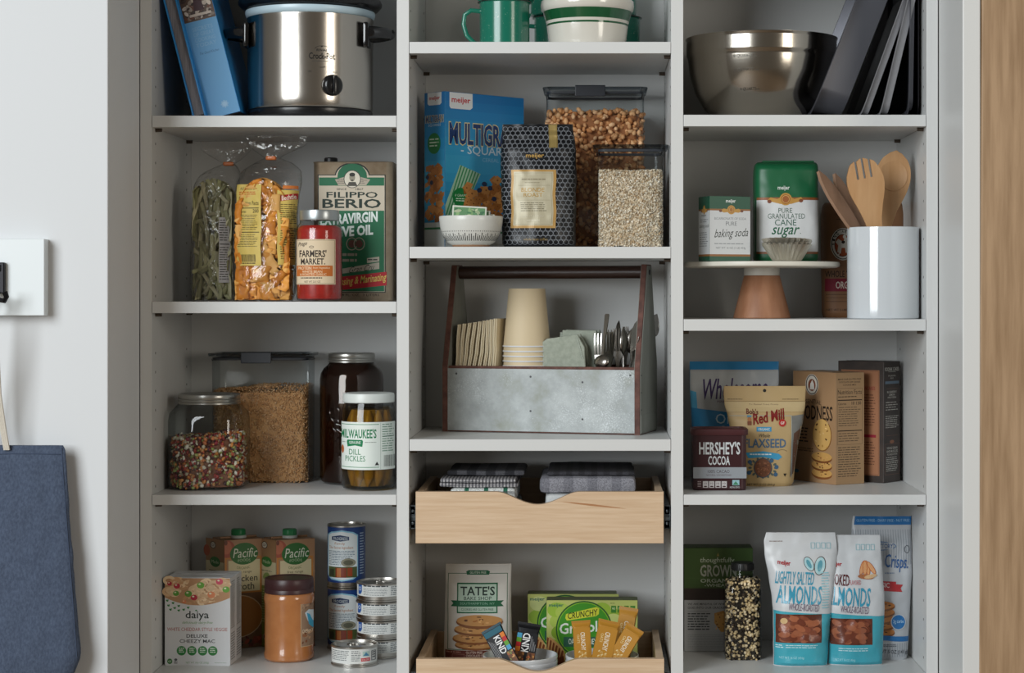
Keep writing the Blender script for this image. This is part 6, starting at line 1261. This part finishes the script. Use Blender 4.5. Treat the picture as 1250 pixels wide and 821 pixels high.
bm = NB(); rloft(bm, [(H*.895, hw+.0022, .0385, .014), (H*.9, hw+.003, .039, .015), (H*.985, hw+.003, .039, .015), (H, hw+.001, .037, .014), (H, hw-.004, .032, .012), (H-.003, hw-.005, .031, .012)], (cxx, yc, zs), 8); obj('plastic_lid', bm, mat('maroon_lid', '#451e22', .45), t, True)
A = Art(); A.rect(846.2, 570, 911.3, 583.5, '#8d9298').text("HERSHEY'S", 853.5, 538.8, 903.5, 554.5, '#c2c6c8', .05).text('COCOA', 864.5, 556.2, 891, 567.4, '#c2c6c8', .05).text('100% CACAO', 864, 573.2, 890.5, 577, '#3a2a2e').text('NATURAL UNSWEETENED', 862, 578.5, 893, 580.6, '#5a4a4e')
for k in range(4): A.rect(858+k*7.6, 587, 864.4+k*7.6, 595, '#b8b4b4').text('10', 859.5+k*7.6, 588.6, 862.8+k*7.6, 591, '#35151a').ell(861.2+k*7.6, 593.4, 2.2, .9, '#35151a', 8)
A.lines(851.5, 587, 856.5, 595, 4, '#a89a9c', .4).rect(894, 585.5, 902.5, 592, '#8fb4bc').poly([(894.5, 591.5), (898, 587), (902, 591.5)], '#3f7a5a').text('NON GMO', 891, 593.3, 903, 595.6, '#c2c6c8')
A.build('printed_front', t, fmap(yf), pmat(.35), base=.0004)
yc = .195; pb = PYB(zs, yc)
t = thing('flaxseed_pouch', 'tan resealable flaxseed pouch with round seed window', 'pouch', (X(934, yc), yc, zs))
P = Pouch([(pb, 903, 965, .028), (pb-4, 901, 968.5, .034), (570, 899, 970, .036), (540, 895, 974.5, .032), (515, 889.5, 980, .022), (504, 887.5, 981.5, .014), (495, 884.5, 983, .007), (480, 883.5, 983.7, .003), (471, 883.5, 984, .002)], yc, zs, .004, .0018, seed=81)
obj('pouch_body', P.body(), mat('pouch_tan', '#b59a6c', .5), t, True)
A = Art(); A.rect(883.8, 489.2, 983.6, 489.7, '#8a744c').rect(883.8, 494.5, 983.6, 495, '#8a744c').rect(884, 489.8, 983.5, 502, '#c0aa80').text('To Reseal Press Firmly', 914, 492.3, 950, 494.2, '#5a4c34').lines(888, 486.5, 910, 488, 1, '#5a4c34').lines(955, 486.5, 980, 488, 1, '#5a4c34').ell(933.5, 476.5, 2, 2, '#1c1a16', 12)
A.poly([(966, 507), (982, 505), (980, 520), (974, 545), (968, 575), (963, 581)], '#7a7a76').poly([(968, 528), (977, 522), (973, 545), (967, 577), (964, 578)], '#5e4234')
A.rect(890, 506.5, 966, 507, '#9fb0b4').rect(965.2, 506.5, 965.7, 582, '#9fb0b4')
A.text("Bob's", 910.5, 498.2, 925, 505, '#5e1f1c', .04, slope=1).text('Red Mill', 918.5, 501, 956.5, 514.5, '#7a201c', .06, 0, slope=-7).ell(954, 515.3, 4.5, 4.5, '#b02e2c').text('GF', 951.6, 513.6, 956.5, 517, '#e6d8cc', .04).rect(911.5, 506, 916.5, 508.5, '#5a8aa0').ell(914, 511, 2.4, 3, '#a8744e', 10).rect(911.5, 513, 916.5, 518, '#7a4a34')
A.rect(922.5, 520, 940.5, 525.5, '#3f8fb8').text('ORGANIC', 924.5, 521.3, 938.5, 524.4, '#d8dcd8', .03).text('Whole', 924, 528, 938, 532.5, '#4a4434', 0, .3).text('FLAXSEED', 907, 534, 958, 545, '#4f6a84', .05).ring(953, 551, 7, 4, .4, '#4a4434', 12, 3.3, 5.8)
A.poly([(909, 551), (930, 549), (949, 552), (953, 556), (948, 559.5), (930, 556), (912, 557.5)], '#3f97c0').lines(914, 552, 946, 554.5, 1, '#d8e2e4', .6)
for k in range(16): a = k*6.2832/16; A.ell(929.6+15.5*math.cos(a), 569+11*math.sin(a), 2.2, 1.4, '#56605a', 8, a)
for x, y in ((914, 562), (946, 568), (913, 575), (945, 577), (940, 560)): A.ell(x, y, 2.6, 2.6, '#3f5f7c', 10)
A.ell(929.6, 569, 11, 12, '#3f4f5c', 28).ell(929.6, 569, 10, 11, '#6f4630', 28).blobs(922, 561, 937, 577, 60, ['#8a5a40', '#5f3a28', '#7a4c34'], .8, 1.4)
A.poly([(954.5, 576), (958.5, 576), (956.5, 580)], '#2a2620').text('NET WT 13 OZ (368 g)', 911, 588, 944, 591.6, '#4a3e28', .01)
A.build('printed_front', t, P.map(), pmat(.5), 3, 4, base=.0008)
# cookie mix box
C = Vector((X(1020.5, .195), .195)); L_ = Vector((X(968, .32), .32)); Rr = Vector((X(1055, .232), .232)); H = Z(454.8, .195)-zs; pb = PYB(zs, .195)
d = (C-L_).normalized(); nv = Vector((-d.y, d.x))
t = thing('cookie_mix_box', 'tan cookie mix box turned to show its nutrition panel', 'box', (C.x, .25, zs)); carton(t, L_, C, (Rr-C).length, zs, H, mat('card_tan', '#a07e5c', .5))
A = Art(); k_ = '#2b211a'; A.rect(968.3, 455.2, 1020.2, pb-.4, '#a5825f').ell(991.5, 471, 8, 13, '#cfc8bc', 26).ring(991.5, 471, 7.4, 12.2, 1, k_, 24).ell(991.5, 471.5, 4.6, 7.6, '#7a4630', 18).poly([(989, 477), (989.6, 470), (992, 465), (994, 470), (994.5, 477)], '#d2cdc4')
A.text('ESSENTIAL', 979, 489, 1003, 494.5, k_, 0, 0, 1.5).text('GOODNESS', 969, 496.5, 1016.5, 514.5, k_, .03).lines(972, 525, 988, 545, 5, k_, .4).lines(972, 550, 998, 556, 2, '#6a5640', .4)
for y in (579, 569, 559): A.cookie(1003.5, y, 12.5, 6.5, '#c89a58')
A.ell(1004, 532.5, 11.5, 20, '#8a6030', 26).ell(1003.6, 532, 10.8, 19.2, '#cfa562', 26).blobs(995, 516, 1012, 548, 16, ['#5a3a20', '#b58746', '#e0bd80'], .8, 1.8)
A.ell(972.5, 580, 3, 2.4, '#4a6a7c', 10); A.build('printed_front', t, qmap(L_, C, 968, 1020.5, 454.8, pb, zs, H), pmat(.5))
A = Art(); A.rect(1020.8, 455.2, 1054.7, pb-.4, '#ab8a66').text('MAKE OUR GLUTEN FREE', 1023, 462, 1051, 464, k_, .01).text('CHOCOLATE CHIP COOKIES', 1024, 465.5, 1050, 467.5, k_, .01).text('COOKIE MIX', 1029, 469, 1045, 471, k_, .01)
A.frame(1022, 474, 1052.5, 543, .25, k_).text('Nutrition Facts', 1022.8, 476, 1051.8, 481.5, k_).lines(1023, 484, 1050, 486, 1, k_).rect(1022.5, 488, 1052, 489.2, k_).text('Calories', 1023, 491.5, 1033, 494.5, k_, .01).text('10', 1039.5, 490.5, 1043, 494.5, k_, .02).text('130', 1045, 490.5, 1051, 494.5, k_, .02).lines(1023.5, 497, 1051, 522, 9, '#5a4836', .3).rect(1022.5, 525.5, 1052, 526.6, k_).lines(1023.5, 529, 1051, 541, 4, '#5a4836', .3).lines(1023, 546, 1051, 584, 13, '#5a4836', .35)
A.build('printed_side', t, qmap(C, Rr, 1020.5, 1055, 454.8, pb, zs, H), pmat(.5))
# dark mix box
C = Vector((X(1079, .235), .235)); L_ = Vector((X(1023, .305), .305)); d = (C-L_).normalized(); nv = Vector((-d.y, d.x)); Rr = C+nv*.066; H = Z(441.4, .235)-zs; pb = PYB(zs, .235)
t = thing('dark_mix_box', 'dark brown baking mix box against the right side panel', 'box', (C.x, .28, zs)); carton(t, L_, C, .066, zs, H, mat('card_dark', '#2a211d', .45, c2='#3a2e28', nscale=30))
A = Art(); A.rect(1027, 452, 1073.5, 581, '#9a6a4c').frame(1028, 453, 1072.5, 580, .35, '#4a2a20').text('PANCAKES', 1052, 472, 1068.5, 476.5, '#8a2c2e', .02).lines(1050, 482, 1070, 522, 12, '#5a3426', .3).rect(1052, 531, 1069.5, 534.5, '#8a2030').lines(1050, 540, 1069, 570, 9, '#5a3426', .3)
A.build('printed_front', t, qmap(L_, C, 1023, 1079, 441.4, pb, zs, H), pmat(.5))
wq = '#b5b2aa'; A = Art(); A.text('KODIAK CAKES', 1080.5, 448.5, 1102.5, 453, wq, .05).lines(1086, 453.8, 1098, 455, 1, wq).text('MUFFIN', 1086, 458, 1097, 460, wq).text('MIX', 1089, 461, 1094, 463, wq).rect(1081, 465.5, 1102.5, 468.8, '#5f7486').rect(1083, 474.5, 1101, 474.8, '#7a5a44')
A.text('BLUEBERRY', 1084, 477.5, 1099, 480, wq, .03).text('LEMON', 1087, 481, 1096, 483.5, wq, .03).text('PROTEIN', 1085, 484.4, 1098, 486.6, wq, .03).lines(1082, 491, 1102, 503, 4, wq, .3).lines(1081.5, 508, 1102.5, 524, 7, wq, .35).rect(1083, 532, 1101, 532.3, '#7a4a34').ell(1091.5, 539.8, 3.4, 2.2, '#8a5a3e', 12).frame(1080.5, 542, 1103.2, 580, .35, '#7a5040').text('WHOLE GRAIN', 1083.5, 546, 1100, 549, wq, .03).text('AND MUSCLES', 1083, 550, 1100.5, 553, wq, .03).text('FOUNDATION', 1084, 554, 1099.5, 556.5, wq, .02).lines(1082.5, 558.5, 1101.5, 577, 8, wq, .4)
A.build('printed_side', t, qmap(C, Rr, 1079, 1104.5, 441.4, pb, zs, H), pmat(.45))
# ---------------------------------------------------------------- RIGHT BAY, bottom shelf
zs = zR[3]
yf = .243; H = Z(668.5, yf)-zs; C = (X(835, yf), yf); Rr = (X(919, yf), yf); pb = PYB(zs, yf)
t = thing('cracker_box', 'green, brown and white cracker box behind the spice bottle', 'box', ((C[0]+Rr[0])/2, .27, zs)); carton(t, C, Rr, .066, zs, H, mat('card_olive', '#31471f', .45))
A = Art(); wq = '#b0b8a4'; A.rect(835.3, 668.8, 918.8, 717.6, '#3a5520').rect(835.3, 705, 918.8, 705.4, '#46622a').rect(835.3, 717.6, 918.8, 732, '#2c1d17').rect(835.3, 732, 918.8, pb-.4, '#aeb0b2')
A.poly([(875, 678.5), (876.5, 674), (878, 678.5)], '#8a7a3c').text('thoughtfully', 854, 680, 896, 688, wq, .02, .1).text('GROWN', 854.7, 689, 899, 703.5, '#a9ab9c', .05).text('ORGANIC', 855, 706, 897, 710.8, wq, .04).text('-WHEAT-', 860, 712, 892, 716, wq, .02)
A.text('WE ARE MINDFUL OF WHAT', 839.5, 735.5, 888, 738.2, '#2e3236', .02).text('GOES INTO OUR CRACKERS', 839.5, 740, 888, 742.7, '#2e3236', .02).rect(839.5, 745.6, 866, 745.9, '#3a3e42').lines(839.5, 748, 868, 770, 7, '#3a3e42', .45, rag=.25)
for r0, a_ in ((0, .1), (1, .5)): A.poly([(872, 748+r0*3), (886, 744+r0*3), (896, 752), (893, 770), (880, 771), (872, 760)], ('#b8843a', '#c8954a')[r0])
A.blobs(873, 748, 893, 768, 24, ['#8a5a22', '#d8ab62'], .8, 1.6).lines(839.5, 774, 905, 792, 9, '#8f9296', .3)
A.build('printed_front', t, qmap(C, Rr, 835, 919, 668.5, pb, zs, H), pmat(.45))
yc = .175; cx = X(906.3, yc); hw = 22.3*S(yc); zt = lambda p: Z(p, yc)-zs
t = thing('seasoning_bottle', 'clear squared bottle of speckled seasoning grains with black cap', 'bottle', (cx, yc, zs))
bm = NB(); rloft(bm, [(.0006, hw*.86, hw*.86, hw*.45), (.005, hw*.98, hw*.98, hw*.5), (.009, hw, hw, hw*.5), (zt(722), hw, hw, hw*.5), (zt(716), hw*.99, hw*.99, hw*.55), (zt(708), hw*.86, hw*.86, hw*.7), (zt(703), hw*.64, hw*.64, hw*.63), (zt(694), hw*.60, hw*.60, hw*.59)], (cx, yc, zs), 9, cap1=False); obj('bottle_body', bm, glass('bottle_plastic', '#f2f3f3', 1.42, .03), t, True)
bm = NB(); lathe(bm, [(hw*.60, zt(695)), (hw*.62, zt(694.5)), (hw*.62, zt(687)), (hw*.58, zt(685.8))], (cx, yc, zs), 40)
for k in range(36): a = k*6.283/36; box(bm, cx+hw*.62*math.cos(a)-.0005, cx+hw*.62*math.cos(a)+.0005, yc+hw*.62*math.sin(a)-.0005, yc+hw*.62*math.sin(a)+.0005, zs+zt(694), zs+zt(687.6))
obj('cap', bm, mat('cap_black2', '#0f1013', .4), t, True)
A = Art(); A.rect(924.6, 722, 927.9, 776, '#14161c').lines(925, 724, 927.6, 772, 16, '#8a8c92', .35); A.build('side_label', t, cmap(906.3, yc, hw*1.004, 22.3), pmat(.4), .6, base=.0003)
fill('seasoning_grains', 'black and cream seasoning grains filling the clear bottle', 'seasoning', (cx, yc), hw*.88, hw*.88, zs, zt(706), ICO0, (.0036, .0032, .0029), ['#dcc69c', '#cdb486', '#2d2620', '#d6bf94', '#ecdab8', '#4a3c2e', '#1f1a16'], 2600, '#241d16', 0, .009, 9)
wp = mat('pouch_white', '#c6c9cc', .33)
def almond(lab, rows, yc, seed, art, tilt=.0):
    pb = PYB(zs, yc); rows = [(pb, rows[0][1], rows[0][2], rows[0][3]-.006)]+[(pb-5, *rows[0][1:])]+rows[1:]
    t = thing('almond_pouch', lab, 'nuts', (X((rows[0][1]+rows[0][2])/2, yc), yc, zs), 'white and aqua almond pouches'); P = Pouch(rows, yc, zs, tilt, .0030, seed=seed)
    obj('pouch_body', P.body(40, 54), wp, t, True); A = Art(); art(A, P); A.build('printed_front', t, P.map(), pmat(.25, 0, .3), 3, 3.5, base=.0009); return t
aq = '#3f9fb0'; ink = '#3a93b0'
def nuts(A, x0, y0, x1, y1):
    A.rect(x0, y0, x1, y1, '#5a2f22')
    for _ in range(64): 
        x, y = rnd.uniform(x0+6, x1-6), rnd.uniform(y0+4, y1-4); q = rnd.uniform(5, 7.5); a_ = rnd.uniform(-.6, .6); A.ell(x, y, min(q, x-x0, x1-x), min(3.6, y-y0, y1-y), jit(rnd.choice(('#7d4430', '#8f5238', '#6a3626', '#9a5c40')), .06), 12, a_)
def edge(P, y, sgn, ins=.4): l, r_, _ = P.at(y); return (r_-ins) if sgn > 0 else l+ins
def artA(A, P):
    ys = [745, 755, 765, 775, 785, 795, 805, P.y0-1]
    A.poly([(edge(P, 743, -1), 743), (972, 745), (edge(P, 747.5, 1), 747.5)]+[(edge(P, y, 1), y) for y in ys[1:]]+[(edge(P, y, -1), y) for y in ys[::-1]], aq); nuts(A, 946, 747, 1001.5, 781.5)
    A.ell(955.5, 755, 4.4, 3.6, '#c9a878', 12).text('meijer', 949, 683, 964.8, 690, '#a82a30', .05, slope=2).text('LIGHTLY SALTED', 945.5, 696, 992, 711.5, ink, .02, .1, slope=2).text('ALMONDS', 946, 713, 1000.5, 735, ink, .03, .1, slope=1.5).text('WHOLE-ROASTED', 961, 734.3, 998, 743, '#7a6a7c', .01, .1, slope=2)
    for x, y, q in ((1000.5, 689.5, 1), (987, 687, .8)): A.ell(x, y, 7*q, 11.5*q, '#5a4a44', 20, .25 if q == 1 else -.45).ell(x, y, 6.2*q, 10.5*q, '#a8ccd2', 20, .25 if q == 1 else -.45).ell(x, y, 3*q, 7*q, '#5a9aaa', 12, .25 if q == 1 else -.45)
    for k in range(4): A.frame(989.5+k*6.4, 662, 994.6+k*6.4, 669, .5, '#7ab4be')
    A.lines(1002, 697, 1012, 742, 14, '#8fc0ca', .4).lines(939, 660, 958, 661.6, 1, '#6a4a3c').lines(958, 784, 1000, 789, 2, '#c4dce0', .35).lines(946, 784, 955, 789, 2, '#c4dce0').text('NET WT 16 OZ (454g)', 950, 798, 980, 801.5, '#9fd0d8')
def artB(A, P):
    ys = [755, 765, 775, 785, 795, 805, P.y0-1]
    A.poly([(edge(P, 746, -1), 746), (1040, 748), (edge(P, 750, 1), 750)]+[(edge(P, y, 1), y) for y in ys]+[(edge(P, y, -1), y) for y in ys[::-1]], aq); nuts(A, 1012, 752.5, 1063, 784)
    A.text('meijer', 1011.5, 685, 1027, 691.5, '#a82a30', .05).text('SMOKED', 1009.5, 699, 1035.5, 713, '#5a2024', .03, .05, slope=2).text('FLAVORED', 1036, 706.5, 1050, 712, '#c07a80', .01).text('ALMONDS', 1007, 715, 1060, 737.5, ink, .03, .08, slope=2).text('WHOLE-ROASTED', 1024, 737.5, 1058.5, 746, '#7a6a7c', .01, .1, slope=2)
    for k in range(4): A.frame(1045+k*6, 664, 1049.8+k*6, 671, .5, '#7ab4be')
    for x, a_ in ((1052, .5), (1058, 0), (1063, -.4), (1055, .2)): A.ell(x, 692, 3, 9, '#b8683a', 14, a_-.2).ell(x, 692, 2.2, 8, '#d29a6a', 12, a_-.2)
    A.ell(1056, 702.5, 10, 3, '#a8683e', 14, .1).ell(1062, 702, 8, 2.4, '#c8a880', 12, -.2).lines(1022, 788, 1058, 793, 2, '#c4dce0', .35).text('NET WT 16 OZ (454g)', 1018, 801, 1042, 804.5, '#9fd0d8')
almond('white and aqua almond pouch in front, with two almonds drawn on it', [(808, 944, 1010, .030), (780, 944, 1011.5, .031), (742, 943.5, 1015, .030), (700, 938, 1020.5, .022), (676, 933.5, 1022.8, .011), (660, 932.5, 1021.5, .004), (650, 936, 1020, .002)], .100, 91, artA, .008)
almond('white and aqua almond pouch with dark red writing, right of the first', [(810, 1010.5, 1077, .026), (780, 1011, 1078, .028), (742, 1009, 1080, .028), (705, 1006, 1078.5, .020), (680, 1005, 1076.5, .010), (664, 1004.5, 1075.5, .004), (653, 1006, 1075, .002)], .108, 97, artB, .008)
yc = .168; pb = PYB(zs, yc)
t = thing('crisps_bag', 'tall white and blue crisps bag behind the almond pouches', 'snack bag', (X(1085, yc), yc, zs))
P = Pouch([(pb, 1054, 1106, .022), (pb-5, 1051, 1107.5, .026), (775, 1045, 1109, .028), (740, 1040, 1111, .028), (700, 1038, 1113.5, .025), (668, 1038, 1113.5, .018), (650, 1040, 1112.5, .008), (636, 1041, 1113.5, .004), (630, 1042, 1113.5, .002)], yc, zs, .01, .0035, seed=101)
obj('bag_body', P.body(40, 54), mat('bag_white', '#b9bdc2', .38), t, True)
A = Art()
for k in range(26):
    x = 1041+k*3.05; A.poly([(x, 646), (x+.9, 646), (x+.9, 688), (x, 688)], '#9aa1a9')
    if x < 1106: A.poly([(x, 782), (x+.9, 782), (x+.9, pb-4), (x, pb-4)], '#9aa1a9')
A.poly([(1044.5, 630.3), (1113.3, 630.3), (1113, 640.5), (1043, 640.5)], '#1d6aa8').text('GLUTEN FREE - DAIRY FREE - NUT FREE', 1046, 633.5, 1111, 636.8, '#8fb8d8', .01)
A.ring(1070, 665.5, 23, 5.4, .8, '#2a6aa4', 30).rect(1050, 661.5, 1089, 669.6, '#c2c6ca').text('CRISP FACTORY', 1052, 662.6, 1089, 668.4, '#2a5a94', .03).ring(1106.5, 669.5, 3.4, 4.8, .6, '#3a4048', 14)
A.text("Cheese Crisps.", 1042, 674.5, 1106.5, 695, '#2a5a94', .02, .15, slope=5).lines(1078, 697, 1092, 699, 1, '#5a7aa0').poly([(1050, 706), (1092, 708), (1092, 711), (1101, 712), (1098, 716), (1100, 720.5), (1086, 719.5), (1050, 716)], '#b02a30').text('CLASSIC', 1060, 708.5, 1084, 714.5, '#e0d0d0', .03, slope=1.5)
for y in (768, 760, 752, 744, 736): A.cookie(1072, y, 18, 6, '#b5743a')
A.ell(1094.5, 756.5, 9.4, 9.6, '#c2c6ca', 24).ell(1094.5, 756.5, 8.4, 8.6, '#1d6aa8', 24).text('3g carbs', 1088, 753.5, 1101, 759, '#a8c8e0', .02).poly([(1044.5, 770), (1111, 775), (1109.5, 781), (1045, 776)], '#1d6aa8').lines(1076, 783.5, 1092, 787, 2, '#5a6068').text('NET WT 5 OZ (141 g)', 1062, 790, 1107, 796, '#3a4048', .02, slope=2)
A.build('printed_front', t, P.map(), pmat(.35), 3, 3.5, base=.0009)
